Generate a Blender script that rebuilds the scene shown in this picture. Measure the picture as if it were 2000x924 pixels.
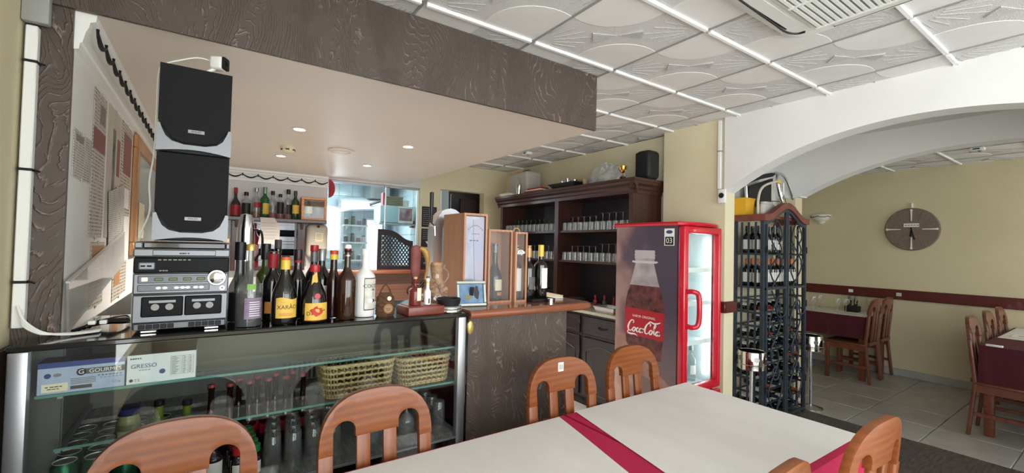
import bpy, bmesh, math, random
from mathutils import Vector, Matrix
random.seed(7)
PI = math.pi
for _o in list(bpy.data.objects): bpy.data.objects.remove(_o)
SC = bpy.context.scene
COL = SC.collection
# ------------------------------------------------------------------ camera
cam_d = bpy.data.cameras.new('camera'); cam = bpy.data.objects.new('camera', cam_d); COL.objects.link(cam)
cam_d.sensor_width = 36.0; cam_d.lens = 857.0 / 2000.0 * 36.0; cam_d.clip_start = 0.05
_yaw, _pit, _rol = [math.radians(a) for a in (34.4, 1.35, 1.32)]
_F = Vector((math.sin(_yaw)*math.cos(_pit), math.cos(_yaw)*math.cos(_pit), math.sin(_pit)))
_R = Vector((math.cos(_yaw), -math.sin(_yaw), 0)); _U = _R.cross(_F)
_R2 = _R*math.cos(_rol) + _U*math.sin(_rol); _U2 = -_R*math.sin(_rol) + _U*math.cos(_rol)
_m = Matrix((_R2, _U2, -_F)).transposed().to_4x4(); _m.translation = (0, 0, 1.5)
cam.matrix_world = _m
SC.camera = cam
# ------------------------------------------------------------------ world, exposure, daylight through the windows
w = bpy.data.worlds.new('sky'); SC.world = w; w.use_nodes = True
w.node_tree.nodes['Background'].inputs[0].default_value = (0.80, 0.90, 1.0, 1)
w.node_tree.nodes['Background'].inputs[1].default_value = 1.0
SC.view_settings.view_transform = 'Standard'; SC.view_settings.look = 'None'
SC.view_settings.exposure = 0.3; SC.view_settings.gamma = 1.0
SC.view_settings.use_curve_mapping = False
def area(name, loc, rot, sx, sy, power, color=(1, 1, 1), spread=180):
    d = bpy.data.lights.new(name, 'AREA'); d.shape = 'RECTANGLE'; d.size = sx; d.size_y = sy
    d.energy = power; d.color = color; d.spread = math.radians(spread)
    o = bpy.data.objects.new(name, d); COL.objects.link(o); o.location = loc; o.rotation_euler = rot
    return o
# shop-front windows of the dining room lie behind the camera, those of the far room behind its near wall
area('daylight_shopfront', (1.4, -2.55, 1.5), (PI/2, 0, 0), 3.4, 1.9, 96, (0.95, 0.98, 1.0))
area('daylight_side_window', (-.53, -1.25, 1.45), (PI/2, 0, -PI/2), 2.2, 1.7, 70, (0.95, 0.98, 1.0))
area('daylight_far_room', (6.05, -2.15, 1.5), (PI/2, 0, 0), 1.8, 1.5, 44, (0.98, 0.98, 0.97))
area('daylight_kitchen', (1.1, 7.0, 2.0), (-PI/2, 0, 0), 1.0, 0.9, 26, (0.9, 0.96, 1.0))

# ------------------------------------------------------------------ mesh helpers
def lin(c):
    return tuple(((v/255.0)/12.92 if v/255.0 <= 0.04045 else ((v/255.0+0.055)/1.055)**2.4) for v in c)
class MB:
    def __init__(s): s.v = []; s.f = []; s.sm = []
    def add(s, vs, fs, smooth=False):
        b = len(s.v); s.v += [tuple(p) for p in vs]; s.f += [tuple(i+b for i in f) for f in fs]; s.sm += [smooth]*len(fs)
        return s
    def box(s, x0, x1, y0, y1, z0, z1):
        return s.add([(x0,y0,z0),(x1,y0,z0),(x1,y1,z0),(x0,y1,z0),(x0,y0,z1),(x1,y0,z1),(x1,y1,z1),(x0,y1,z1)],
              [(0,3,2,1),(4,5,6,7),(0,1,5,4),(1,2,6,5),(2,3,7,6),(3,0,4,7)])
    def rbox(s, x0, x1, y0, y1, z0, z1, r=0.01, seg=2):
        bm = bmesh.new(); bmesh.ops.create_cube(bm, size=1)
        for v in bm.verts:
            v.co = ((x0+x1)/2+v.co.x*(x1-x0), (y0+y1)/2+v.co.y*(y1-y0), (z0+z1)/2+v.co.z*(z1-z0))
        bmesh.ops.bevel(bm, geom=bm.edges[:]+bm.verts[:], offset=r, segments=seg, affect='EDGES', profile=0.5)
        bm.verts.index_update()
        s.add([v.co[:] for v in bm.verts], [[v.index for v in f.verts] for f in bm.faces], True); bm.free(); return s
    def lathe(s, prof, n=20, c=(0,0,0), axis='z', cap=True, smooth=True, arc=None, sx=1, sy=1):
        vs = []; fs = []; full = arc is None
        a0, a1 = (0, 2*PI) if full else arc
        m = n if full else n+1
        for r, h in prof:
            for i in range(m):
                a = a0+(a1-a0)*i/n; x, y = r*math.cos(a)*sx, r*math.sin(a)*sy
                if axis == 'z': p = (c[0]+x, c[1]+y, c[2]+h)
                elif axis == 'y': p = (c[0]+x, c[1]+h, c[2]+y)
                else: p = (c[0]+h, c[1]+x, c[2]+y)
                vs.append(p)
        for j in range(len(prof)-1):
            for i in range(n if not full else m):
                k = (i+1) % m if full else i+1
                fs.append((j*m+i, j*m+k, (j+1)*m+k, (j+1)*m+i))
        if cap and full:
            if prof[0][0] > 1e-6: fs.append(tuple(range(m-1, -1, -1)))
            if prof[-1][0] > 1e-6: fs.append(tuple((len(prof)-1)*m+i for i in range(m)))
        return s.add(vs, fs, smooth)
    def cyl(s, p0, p1, r0, r1=None, n=12, smooth=True):
        return s.tube([p0, p1], [r0, r0 if r1 is None else r1], n, smooth=smooth)
    def tube(s, pts, r, n=8, closed=False, smooth=True):
        pts = [Vector(p) for p in pts]; L = len(pts)
        rr = r if isinstance(r, (list, tuple)) else [r]*L
        vs = []; fs = []; up = None
        for i, p in enumerate(pts):
            if closed: t = pts[(i+1) % L]-pts[i-1]
            else: t = pts[min(i+1, L-1)]-pts[max(i-1, 0)]
            if t.length < 1e-9: t = Vector((0, 0, 1))
            t.normalize()
            if up is None: up = Vector((0,0,1)) if abs(t.z) < .9 else Vector((1,0,0))
            a = t.cross(up)
            if a.length < 1e-6: a = t.cross(Vector((0,1,0)))
            a.normalize(); b = a.cross(t).normalized(); up = b
            for k in range(n):
                q = 2*PI*k/n; vs.append(p+a*(rr[i]*math.cos(q))+b*(rr[i]*math.sin(q)))
        for i in range(L if closed else L-1):
            j = (i+1) % L
            for k in range(n):
                l = (k+1) % n; fs.append((i*n+k, j*n+k, j*n+l, i*n+l))
        if not closed:
            fs.append(tuple(range(n))); fs.append(tuple((L-1)*n+k for k in range(n-1, -1, -1)))
        return s.add(vs, fs, smooth)
    def prism(s, poly, a, b, plane='xz', smooth=False):
        # poly: 2-D outline; extruded from a to b along the third axis
        def P(u, v, t):
            return {'xz': (u, t, v), 'yz': (t, u, v), 'xy': (u, v, t)}[plane]
        n = len(poly)
        s.add([P(u, v, a) for u, v in poly]+[P(u, v, b) for u, v in poly],
              [tuple(range(n)), tuple(range(2*n-1, n-1, -1))]+[(i, i+n, (i+1) % n+n, (i+1) % n) for i in range(n)], smooth)
        return s
    def sphere(s, c, r, n=12, m=8, sz=1):
        return s.lathe([(r*math.sin(PI*i/m) if 0 < i < m else 1e-5, -r*sz*math.cos(PI*i/m)) for i in range(m+1)], n, c, cap=False)
    def rot(s, ang, axis='Z', c=(0,0,0)):
        M = Matrix.Rotation(ang, 3, axis); c = Vector(c); s.v = [tuple(M @ (Vector(p)-c)+c) for p in s.v]; return s
    def move(s, x, y, z): s.v = [(p[0]+x, p[1]+y, p[2]+z) for p in s.v]; return s
    def map(s, fn): s.v = [fn(p) for p in s.v]; return s
    def mesh(s, name, mat, bevel=0):
        me = bpy.data.meshes.new(name); me.from_pydata(s.v, [], s.f)
        bm = bmesh.new(); bm.from_mesh(me); bmesh.ops.recalc_face_normals(bm, faces=bm.faces[:])
        if bevel:
            es = [e for e in bm.edges if len(e.link_faces) == 2 and e.calc_face_angle(0) > .6]
            bmesh.ops.bevel(bm, geom=es, offset=bevel, segments=2, affect='EDGES', profile=.5, clamp_overlap=True); s.sm = [True]
        bm.to_mesh(me); bm.free()
        if any(s.sm):
            me.polygons.foreach_set('use_smooth', s.sm if not bevel else [False]*len(me.polygons))
            try: me.set_sharp_from_angle(angle=math.radians(38))
            except Exception: pass
        me.materials.append(mat); return me
    def obj(s, name, mat, parent=None, **k):
        return link(name, s.mesh(name, mat), parent, **k)
def link(name, me, parent=None, loc=None, rz=None, **k):
    o = bpy.data.objects.new(name, me); COL.objects.link(o)
    if parent is not None: o.parent = parent
    if loc is not None: o.location = loc
    if rz is not None: o.rotation_euler = (0, 0, rz)
    for a, b in k.items(): o[a] = b
    return o
def thing(name, label, cat, loc=(0,0,0), rz=0, group=None, scale=None):
    o = bpy.data.objects.new(name, None); COL.objects.link(o); o.empty_display_size = .05
    o.location = loc; o.rotation_euler = (0, 0, rz); o['label'] = label; o['category'] = cat
    if group: o['group'] = group
    if scale: o.scale = scale
    return o
def tag(o, label, cat, group=None):
    o['label'] = label; o['category'] = cat
    if group: o['group'] = group
    return o
def struct(o, label=None):
    o['kind'] = 'structure'
    if label: o['label'] = label
    return o
KIDS = {}
def dup(root, loc, rz=0, label=None, group=None, scale=None):
    def cp(o, parent):
        c = o.copy(); COL.objects.link(c)
        if parent is not None: c.parent = parent
        for ch in list(o.children): cp(ch, c)
        return c
    r = cp(root, None); r.location = loc; r.rotation_euler = (0, 0, rz)
    if label: r['label'] = label
    if group: r['group'] = group
    if scale: r.scale = scale
    return r
def catmull(p, n=6, closed=False):
    p = [Vector(q) for q in p]; out = []; L = len(p)
    for i in range(L if closed else L-1):
        if closed: a, b, c, d = p[i-1], p[i], p[(i+1) % L], p[(i+2) % L]
        else: a, b, c, d = p[max(i-1,0)], p[i], p[i+1], p[min(i+2,L-1)]
        for k in range(n):
            t = k/n
            out.append(.5*((2*b)+(c-a)*t+(2*a-5*b+4*c-d)*t*t+(3*b-a-3*c+d)*t**3))
    if not closed: out.append(p[-1])
    return out
# ------------------------------------------------------------------ materials
def nodes(m):
    m.use_nodes = True; return m.node_tree.nodes, m.node_tree.links
def mat(name, c, rough=.5, metal=0, spec=.5, coat=0, c2=None, ns=6, bump=0, bs=60, emit=0, stretch=(1,1,1), trans=0, ior=1.45, detail=4):
    m = bpy.data.materials.new(name); N, L = nodes(m); p = N['Principled BSDF']
    p.inputs['Base Color'].default_value = (*lin(c), 1); p.inputs['Roughness'].default_value = rough
    p.inputs['Metallic'].default_value = metal; p.inputs['Specular IOR Level'].default_value = spec
    p.inputs['Coat Weight'].default_value = coat; p.inputs['IOR'].default_value = ior
    p.inputs['Transmission Weight'].default_value = trans
    if emit: p.inputs['Emission Color'].default_value = (*lin(c), 1); p.inputs['Emission Strength'].default_value = emit
    if c2 or bump:
        tc = N.new('ShaderNodeTexCoord'); mp = N.new('ShaderNodeMapping'); mp.inputs['Scale'].default_value = stretch
        L.new(tc.outputs['Object'], mp.inputs[0])
    if c2:
        n = N.new('ShaderNodeTexNoise'); n.inputs['Scale'].default_value = ns; n.inputs['Detail'].default_value = detail
        r = N.new('ShaderNodeValToRGB'); r.color_ramp.elements[0].position = .32; r.color_ramp.elements[1].position = .68
        r.color_ramp.elements[0].color = (*lin(c), 1); r.color_ramp.elements[1].color = (*lin(c2), 1)
        L.new(mp.outputs[0], n.inputs[0]); L.new(n.outputs[0], r.inputs[0]); L.new(r.outputs[0], p.inputs['Base Color'])
    if bump:
        n = N.new('ShaderNodeTexNoise'); n.inputs['Scale'].default_value = bs; n.inputs['Detail'].default_value = 3
        b = N.new('ShaderNodeBump'); b.inputs['Strength'].default_value = bump; b.inputs['Distance'].default_value = .01
        L.new(mp.outputs[0], n.inputs[0]); L.new(n.outputs[0], b.inputs['Height']); L.new(b.outputs[0], p.inputs['Normal'])
    return m
def wood(name, c1, c2, axis='x', scale=14, rough=.35, coat=.3, dist=5, bump=.025):
    m = bpy.data.materials.new(name); N, L = nodes(m); p = N['Principled BSDF']
    tc = N.new('ShaderNodeTexCoord'); mp = N.new('ShaderNodeMapping')
    st = {'x': (.12,1,1), 'y': (1,.12,1), 'z': (1,1,.12)}[axis]; mp.inputs['Scale'].default_value = st
    wv = N.new('ShaderNodeTexWave'); wv.inputs['Scale'].default_value = scale; wv.inputs['Distortion'].default_value = dist
    wv.inputs['Detail'].default_value = 2; wv.inputs['Detail Scale'].default_value = .8; wv.bands_direction = {'x': 'Z', 'y': 'Z', 'z': 'X'}[axis]
    nz = N.new('ShaderNodeTexNoise'); nz.inputs['Scale'].default_value = scale*6; nz.inputs['Detail'].default_value = 6; nz.inputs['Roughness'].default_value = .6; mp2 = N.new('ShaderNodeMapping'); mp2.inputs['Scale'].default_value = tuple(.05 if v < 1 else 1 for v in st)
    mx = N.new('ShaderNodeMath'); mx.operation = 'MULTIPLY_ADD'; mx.inputs[1].default_value = .28
    r = N.new('ShaderNodeValToRGB'); r.color_ramp.elements[0].color = (*lin(c1), 1); r.color_ramp.elements[1].color = (*lin(c2), 1)
    r.color_ramp.elements[0].position = .2; r.color_ramp.elements[1].position = .95
    L.new(tc.outputs['Object'], mp.inputs[0]); L.new(mp.outputs[0], wv.inputs[0]); L.new(tc.outputs['Object'], mp2.inputs[0]); L.new(mp2.outputs[0], nz.inputs[0])
    L.new(wv.outputs[1], mx.inputs[0]); L.new(nz.outputs[0], mx.inputs[2])
    sc = N.new('ShaderNodeMath'); sc.operation = 'MULTIPLY'; sc.inputs[1].default_value = .92
    L.new(mx.outputs[0], sc.inputs[0]); L.new(sc.outputs[0], r.inputs[0]); L.new(r.outputs[0], p.inputs['Base Color'])
    p.inputs['Roughness'].default_value = rough; p.inputs['Coat Weight'].default_value = coat; p.inputs['Coat Roughness'].default_value = .15
    b = N.new('ShaderNodeBump'); b.inputs['Strength'].default_value = bump; b.inputs['Distance'].default_value = .005
    L.new(mx.outputs[0], b.inputs['Height']); L.new(b.outputs[0], p.inputs['Normal'])
    return m
def thin_glass(name, tint=(1,1,1), refl=.9, edge=.25, rough=.02, ior=1.45, film=0.0, filmc=(.8,.85,.85)):
    # a thin pane: clear straight through, mirror-like at grazing angles
    m = bpy.data.materials.new(name); N, L = nodes(m); N.remove(N['Principled BSDF']); out = N['Material Output']
    t = N.new('ShaderNodeBsdfTransparent'); t.inputs[0].default_value = (*tint, 1)
    g = N.new('ShaderNodeBsdfGlossy'); g.inputs['Roughness'].default_value = rough; g.inputs[0].default_value = (refl, refl, refl, 1)
    lw = N.new('ShaderNodeLayerWeight'); lw.inputs[0].default_value = .5
    pw = N.new('ShaderNodeMath'); pw.operation = 'POWER'; pw.inputs[1].default_value = 4.5; L.new(lw.outputs['Facing'], pw.inputs[0])
    f0 = ((ior-1)/(ior+1))**2
    fr = N.new('ShaderNodeMath'); fr.operation = 'MULTIPLY_ADD'; fr.inputs[1].default_value = (1-f0)*.85; fr.inputs[2].default_value = f0; L.new(pw.outputs[0], fr.inputs[0])
    mx = N.new('ShaderNodeMixShader'); L.new(fr.outputs[0], mx.inputs[0]); L.new(t.outputs[0], mx.inputs[1]); L.new(g.outputs[0], mx.inputs[2])
    last = mx
    if film:
        d = N.new('ShaderNodeBsdfDiffuse'); d.inputs[0].default_value = (*filmc, 1)
        m2 = N.new('ShaderNodeMixShader'); m2.inputs[0].default_value = film
        L.new(mx.outputs[0], m2.inputs[1]); L.new(d.outputs[0], m2.inputs[2]); last = m2
    L.new(last.outputs[0], out.inputs[0])
    return m
def emis(name, c, s):
    m = bpy.data.materials.new(name); N, L = nodes(m); N.remove(N['Principled BSDF'])
    e = N.new('ShaderNodeEmission'); e.inputs[0].default_value = (*lin(c), 1); e.inputs[1].default_value = s
    L.new(e.outputs[0], N['Material Output'].inputs[0]); return m
def stucco(name, c1, c2):
    # trowelled plaster: wavy ridges running mostly upright, lighter in colour along their crests
    m = bpy.data.materials.new(name); N, L = nodes(m); p = N['Principled BSDF']
    tc = N.new('ShaderNodeTexCoord'); mp = N.new('ShaderNodeMapping'); mp.inputs['Scale'].default_value = (1.0, 1.0, .45)
    mp.inputs['Rotation'].default_value = (0, .35, 0)
    n1 = N.new('ShaderNodeTexNoise'); n1.inputs['Scale'].default_value = 2.6; n1.inputs['Detail'].default_value = 2; n1.inputs['Distortion'].default_value = .6
    add = N.new('ShaderNodeVectorMath'); add.operation = 'MULTIPLY_ADD'; add.inputs[1].default_value = (.75, .75, .75)
    wv = N.new('ShaderNodeTexWave'); wv.inputs['Scale'].default_value = 24; wv.inputs['Distortion'].default_value = 4; wv.inputs['Detail'].default_value = 4
    wv.inputs['Detail Scale'].default_value = 2.2; wv.wave_profile = 'SIN'; wv.bands_direction = 'X'
    n2 = N.new('ShaderNodeTexNoise'); n2.inputs['Scale'].default_value = 9
    L.new(tc.outputs['Object'], mp.inputs[0]); L.new(mp.outputs[0], n1.inputs[0])
    L.new(n1.outputs[1], add.inputs[0]); L.new(mp.outputs[0], add.inputs[2]); L.new(add.outputs[0], wv.inputs[0]); L.new(tc.outputs['Object'], n2.inputs[0])
    pw = N.new('ShaderNodeMath'); pw.operation = 'POWER'; pw.inputs[1].default_value = 12; L.new(wv.outputs[1], pw.inputs[0])
    msk = N.new('ShaderNodeValToRGB'); msk.color_ramp.elements[0].position = .36; msk.color_ramp.elements[1].position = .58; L.new(n2.outputs[0], msk.inputs[0])
    mul = N.new('ShaderNodeMath'); mul.operation = 'MULTIPLY'; L.new(pw.outputs[0], mul.inputs[0]); L.new(msk.outputs[0], mul.inputs[1])
    r = N.new('ShaderNodeValToRGB'); r.color_ramp.elements[0].color = (*lin(c1), 1); r.color_ramp.elements[1].color = (*lin(c2), 1)
    r.color_ramp.elements[1].position = .9
    L.new(mul.outputs[0], r.inputs[0]); L.new(r.outputs[0], p.inputs['Base Color'])
    b = N.new('ShaderNodeBump'); b.inputs['Strength'].default_value = .8; b.inputs['Distance'].default_value = .008
    L.new(mul.outputs[0], b.inputs['Height']); L.new(b.outputs[0], p.inputs['Normal']); p.inputs['Roughness'].default_value = .42
    return m
def printed(name, paper, ink, lines=90, seed=0):
    # paper with rows of small print
    m = bpy.data.materials.new(name); N, L = nodes(m); p = N['Principled BSDF']; p.inputs['Roughness'].default_value = .6
    tc = N.new('ShaderNodeTexCoord'); sp = N.new('ShaderNodeSeparateXYZ'); L.new(tc.outputs['Object'], sp.inputs[0])
    s1 = N.new('ShaderNodeMath'); s1.operation = 'MULTIPLY'; s1.inputs[1].default_value = lines; L.new(sp.outputs[2], s1.inputs[0])
    fr = N.new('ShaderNodeMath'); fr.operation = 'FRACT'; L.new(s1.outputs[0], fr.inputs[0])
    gt = N.new('ShaderNodeMath'); gt.operation = 'GREATER_THAN'; gt.inputs[1].default_value = .62; L.new(fr.outputs[0], gt.inputs[0])
    mp = N.new('ShaderNodeMapping'); mp.inputs['Scale'].default_value = (60, 60, 12); mp.inputs['Location'].default_value = (seed, seed*2, 0); L.new(tc.outputs['Object'], mp.inputs[0])
    n = N.new('ShaderNodeTexNoise'); n.inputs['Scale'].default_value = 1.6; L.new(mp.outputs[0], n.inputs[0])
    g2 = N.new('ShaderNodeMath'); g2.operation = 'GREATER_THAN'; g2.inputs[1].default_value = .47; L.new(n.outputs[0], g2.inputs[0])
    mu = N.new('ShaderNodeMath'); mu.operation = 'MULTIPLY'; L.new(gt.outputs[0], mu.inputs[0]); L.new(g2.outputs[0], mu.inputs[1])
    mx = N.new('ShaderNodeMix'); mx.data_type = 'RGBA'; mx.inputs[6].default_value = (*lin(paper), 1); mx.inputs[7].default_value = (*lin(ink), 1)
    L.new(mu.outputs[0], mx.inputs[0]); L.new(mx.outputs[2], p.inputs['Base Color']); return m
def bars(parent, m, x0, x1, z, y, h=.002, n=4, seed=1):
    # a row of print too small to read: short dashes
    rr = random.Random(seed); x = x0; step = (x1-x0)/n
    for k in range(n):
        MB().box(x0+k*step, x0+k*step+step*rr.uniform(.55, .9), y-.0004, y, z-h/2, z+h/2).obj('print_dash', m, parent)
def text(body, size, m, parent=None, M=None, name='lettering', wrap=None, extrude=.0, shear=0, spacing=1, align='CENTER', fn=None):
    # flat lettering in the xz plane (reading along +x, up +z); wrap=(radius) bends it round a cylinder's -y side
    cu = bpy.data.curves.new(name, 'FONT'); cu.body = body; cu.size = size; cu.align_x = align; cu.align_y = 'CENTER'
    cu.extrude = extrude; cu.shear = shear; cu.space_character = spacing; cu.resolution_u = 3
    o = bpy.data.objects.new('tmp', cu); COL.objects.link(o)
    me = bpy.data.meshes.new_from_object(o); bpy.data.objects.remove(o); bpy.data.curves.remove(cu)
    for v in me.vertices:
        x, y, z = v.co
        p = Vector((x, -z, y))
        if wrap: a = x/wrap; p = Vector((wrap*math.sin(a), -wrap*math.cos(a), y))
        if M is not None: p = M @ p
        if fn: p = Vector(fn(p))
        v.co = p
    me.materials.clear(); me.materials.append(m); me.name = name
    return link(name, me, parent)
# ------------------------------------------------------------------ shared materials
CREAM = mat('cream_paint', (224, 215, 182), .75, c2=(218, 208, 174), ns=2.5, bump=.12, bs=120)
CREAM2 = mat('warm_cream_paint', (214, 204, 170), .75, c2=(207, 197, 162), ns=2.0, bump=.12, bs=90)
WHITE = mat('white_paint', (233, 232, 228), .7, c2=(228, 227, 224), ns=2, bump=.08, bs=80)
SOFW = mat('soffit_lacquer', (230, 220, 208), .45, c2=(226, 216, 204), ns=1.5)
STUC = stucco('brown_trowelled_plaster', (80, 69, 63), (138, 122, 112))
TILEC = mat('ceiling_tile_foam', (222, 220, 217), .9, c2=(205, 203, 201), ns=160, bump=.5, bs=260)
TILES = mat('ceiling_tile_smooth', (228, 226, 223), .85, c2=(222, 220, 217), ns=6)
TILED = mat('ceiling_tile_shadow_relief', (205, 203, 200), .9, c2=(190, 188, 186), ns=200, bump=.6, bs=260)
RUN = mat('runner_enamel', (240, 240, 238), .5)
BLK = mat('black_gloss', (14, 14, 15), .12, coat=.5)
BLKM = mat('black_matt', (22, 22, 24), .6)
BLACKFAB = mat('black_grille_cloth', (14, 13, 16), .85, c2=(20, 19, 22), ns=300, bump=.2, bs=900)
SILV = mat('silver_plastic', (128, 130, 134), .42, metal=.6)
SILV2 = mat('dark_silver_plastic', (104, 106, 110), .42, metal=.55)
CHROME = mat('chrome', (225, 225, 228), .08, metal=1)
STEEL = mat('brushed_steel', (190, 190, 190), .3, metal=1, c2=(168, 168, 170), ns=30, stretch=(1,1,.05))
ALU = mat('aluminium', (172, 174, 178), .36, metal=.9)
WHP = mat('white_plastic', (236, 236, 232), .35)
GREYP = mat('grey_plastic', (150, 150, 146), .5)
RED = mat('red_enamel', (196, 22, 44), .28, coat=.4)
DKWOOD = wood('dark_cherry_wood', (42, 22, 18), (78, 44, 34), 'y', 10, .35, .3)
DKWOODX = wood('dark_cherry_wood_x', (42, 22, 18), (78, 44, 34), 'z', 10, .35, .3)
BARWOOD = wood('bar_top_wood', (112, 60, 38), (154, 92, 62), 'x', 9, .16, .6)
RAILW = mat('maroon_rail_paint', (88, 34, 30), .35, coat=.2)
CHAIRW = wood('chair_wood', (106, 52, 19), (144, 80, 33), 'x', 12, .4, .15, 3.5)
CHAIRWZ = wood('chair_wood_upright', (106, 52, 19), (144, 80, 33), 'z', 12, .4, .15, 3.5)
BOXW = wood('wine_box_wood', (158, 110, 82), (194, 144, 112), 'z', 12, .5, .1)
GLASS = thin_glass('clear_pane', (.93, .97, .955), .9, ior=1.42)
GLASSEDGE = mat('glass_cut_edge', (92, 140, 128), .2, coat=.3)
WARE = thin_glass('glassware', (.90, .92, .92), 1.0, ior=1.6, film=.05, filmc=(.85, .88, .88))
TUMB = thin_glass('tumbler_glass', (.90, .91, .91), 1.0, ior=1.65, film=.10, filmc=(.92, .94, .94))
LAMPW = emis('lamp_glow', (255, 238, 214), 14)
GROUT = mat('grey_grout', (150, 148, 142), .9)
FTILE = mat('grey_floor_tile', (178, 176, 170), .35, c2=(160, 157, 152), ns=5, coat=.1)
DKFLOOR = mat('dark_granite_strip', (96, 88, 84), .6, c2=(62, 56, 54), ns=22, stretch=(.4, 3, 1), bump=.2, bs=80)
ZC, SOF, YB, XE, XL = 2.564, 2.23, 1.945, 1.93, -0.385
# ------------------------------------------------------------------ floors
fl = struct(MB().box(-.75, 3.46, -2.6, 5.4, -.12, -.008).obj('floor', GROUT), 'tiled floor of the bar and dining room')
tile_me = MB().rbox(-.196, .196, -.196, .196, -.02, 0, .003, 1).mesh('floor_tile', FTILE)
for i in range(9):
    for j in range(17):
        x, y = -.20+.4*i, -1.3+.4*j
        if x < 3.3 and (x > 1.4 or y < 1.9 or y > 2.4) and (x > 1.4 or y > -.5): link('floor_tile', tile_me, fl, (x, y, 0))
struct(MB().box(3.46, 4.76, -2.6, 2.3, -.12, 0).obj('floor_passage', DKFLOOR), 'dark streaked stone floor of the passage between the two arches')
fl2 = struct(MB().box(4.76, 7.3, -2.2, 3.8, -.12, -.008).obj('floor_far_room', GROUT), 'grey tiled floor of the far dining room')
tile2_me = MB().rbox(-.246, .246, -.246, .246, -.02, 0, .003, 1).mesh('floor_tile', FTILE)
for i in range(5):
    for j in range(9):
        x, y = 5.01+.5*i, -.67+.5*j
        if y < 3.6: link('floor_tile', tile2_me, fl2, (x, y, 0))
# ------------------------------------------------------------------ ceilings
cl = struct(MB().box(-.75, 4.95, -2.6, 5.4, ZC+.022, ZC+.1).obj('ceiling', WHITE), 'white suspended ceiling of square relief tiles')
def tile_parts(P):
    h = P/2-.006; a = MB(); b = MB(); d = MB()
    a.box(-h, h, -h, h, .006, .022)
    # two smooth fan petals in opposite corners, tilted out of the tile
    for s in (1, -1):
        n = 10; c = (s*h, s*h); vs = [(c[0], c[1], .006)]
        for i in range(n+1):
            t = PI/2*i/n; R = h*(1.0+.10*math.sin(2*t)); vs.append((c[0]-s*R*math.cos(t), c[1]-s*R*math.sin(t), .0035))
        m = len(vs); vs2 = [(x, y, .007) for x, y, z in vs]
        b.add(vs+vs2, [(0, i, i+1) for i in range(1, n+1)]+[(i, i+1, i+1+m, i+m) for i in range(1, n+1)])
        # fan ribs in the two other corners
        c = (s*h, -s*h)
        for k in range(7):
            t = math.radians(6+13*k); u = Vector((-s*math.cos(t), s*math.sin(t), 0)); q = Vector((-u.y, u.x, 0))*.0022
            p0 = Vector((c[0], c[1], 0))+u*.10; p1 = Vector((c[0], c[1], 0))+u*(.29-.03*abs(k-3))
            vs = [p0-q, p1-q, p1+q, p0+q]
            d.add([(v.x, v.y, .0035) for v in vs]+[(v.x, v.y, .008) for v in vs], [(0,1,2,3),(0,1,5,4),(1,2,6,5),(2,3,7,6),(3,0,4,7)])
        # the little bow in the middle
        vs = [(0, 0, .004), (s*.115, -s*.055, .001), (s*.055, -s*.115, -.004)]
        d.add(vs+[(x, y, .008) for x, y, z in vs], [(0,1,2),(0,1,4,3),(1,2,5,4),(2,0,3,5)])
    return a, b, d
def clip(mb, name, m, bx):
    me = mb.mesh(name, m)
    if bx:
        bm = bmesh.new(); bm.from_mesh(me)
        for co, no in (((bx[0],0,0),(-1,0,0)), ((bx[1],0,0),(1,0,0)), ((0,bx[2],0),(0,-1,0)), ((0,bx[3],0),(0,1,0))):
            bmesh.ops.bisect_plane(bm, geom=bm.verts[:]+bm.edges[:]+bm.faces[:], plane_co=co, plane_no=no, clear_outer=True)
        bm.to_mesh(me); bm.free()
    return me
_cache = {}
def put_tile(parent, cx, cy, z, P, bx):
    key = (P, tuple(round(v, 3) for v in bx) if bx else None)
    if key not in _cache:
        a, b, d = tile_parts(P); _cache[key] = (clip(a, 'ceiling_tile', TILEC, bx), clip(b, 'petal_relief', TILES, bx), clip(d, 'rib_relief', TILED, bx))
    ms = _cache[key]
    if len(ms[0].polygons) == 0: return
    o = link('ceiling_tile', ms[0], parent, (cx, cy, z))
    if len(ms[1].polygons): link('petal_relief', ms[1], o)
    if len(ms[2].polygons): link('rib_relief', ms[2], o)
def tile_field(parent, xs, ys, x0, x1, y0, y1, z, P, skip=None):
    for gx in xs:
        for gy in ys:
            cx, cy = gx+P/2, gy+P/2
            a, b, c, d = max(gx, x0), min(gx+P, x1), max(gy, y0), min(gy+P, y1)
            if b-a < .02 or d-c < .02: continue
            if skip and skip(a, b, c, d): continue
            full = abs((b-a)-P) < 1e-6 and abs((d-c)-P) < 1e-6
            put_tile(parent, cx, cy, z, P, None if full else (a-cx, b-cx, c-cy, d-cy))
PX = .6025
gx = [.739+PX*k for k in range(-2, 6)]; gy = [1.808+PX*k for k in range(-6, 7)]
tile_field(cl, gx, gy, -.47, 3.35, -1.3, YB, ZC, PX)
tile_field(cl, gx, gy, XE, 3.45, YB, 5.2, ZC, PX)
def runner(parent, x0, x1, y, z):
    n = max(1, round((x1-x0)/PX)); 
    MB().rbox(x0+.012, x1-.012, y-.010, y+.010, z-.010, z+.008, .003, 1).obj('ceiling_runner', RUN, parent)
for y in gy:
    for x in gx:
        if -1.3 < y < YB and x > -.47: runner(cl, x, min(x+PX, 3.345), y, ZC)
        elif YB < y < 5.2 and x+PX > XE: runner(cl, max(x, XE), min(x+PX, 3.44), y, ZC)
bar = MB()
for x in gx:
    if x > -.47:
        MB().box(x-.006, x+.006, -1.3, YB if x < XE else 5.19, ZC+.001, ZC+.015).obj('ceiling_joint', GREYP, cl)
cl2 = struct(MB().box(4.95, 7.3, -2.2, 3.8, 2.597, 2.7).obj('ceiling_far_room', WHITE), 'relief tile ceiling of the far room')
gx2 = [4.95+PX*k for k in range(4)]; gy2 = [1.85+PX*k for k in range(-4, 4)]
tile_field(cl2, gx2, gy2, 4.95, 7.15, -.55, 3.7, 2.575, PX)
for y in gy2[1:]:
    for x in gx2: runner(cl2, x, min(x+PX, 7.14), y, 2.575)
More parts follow.
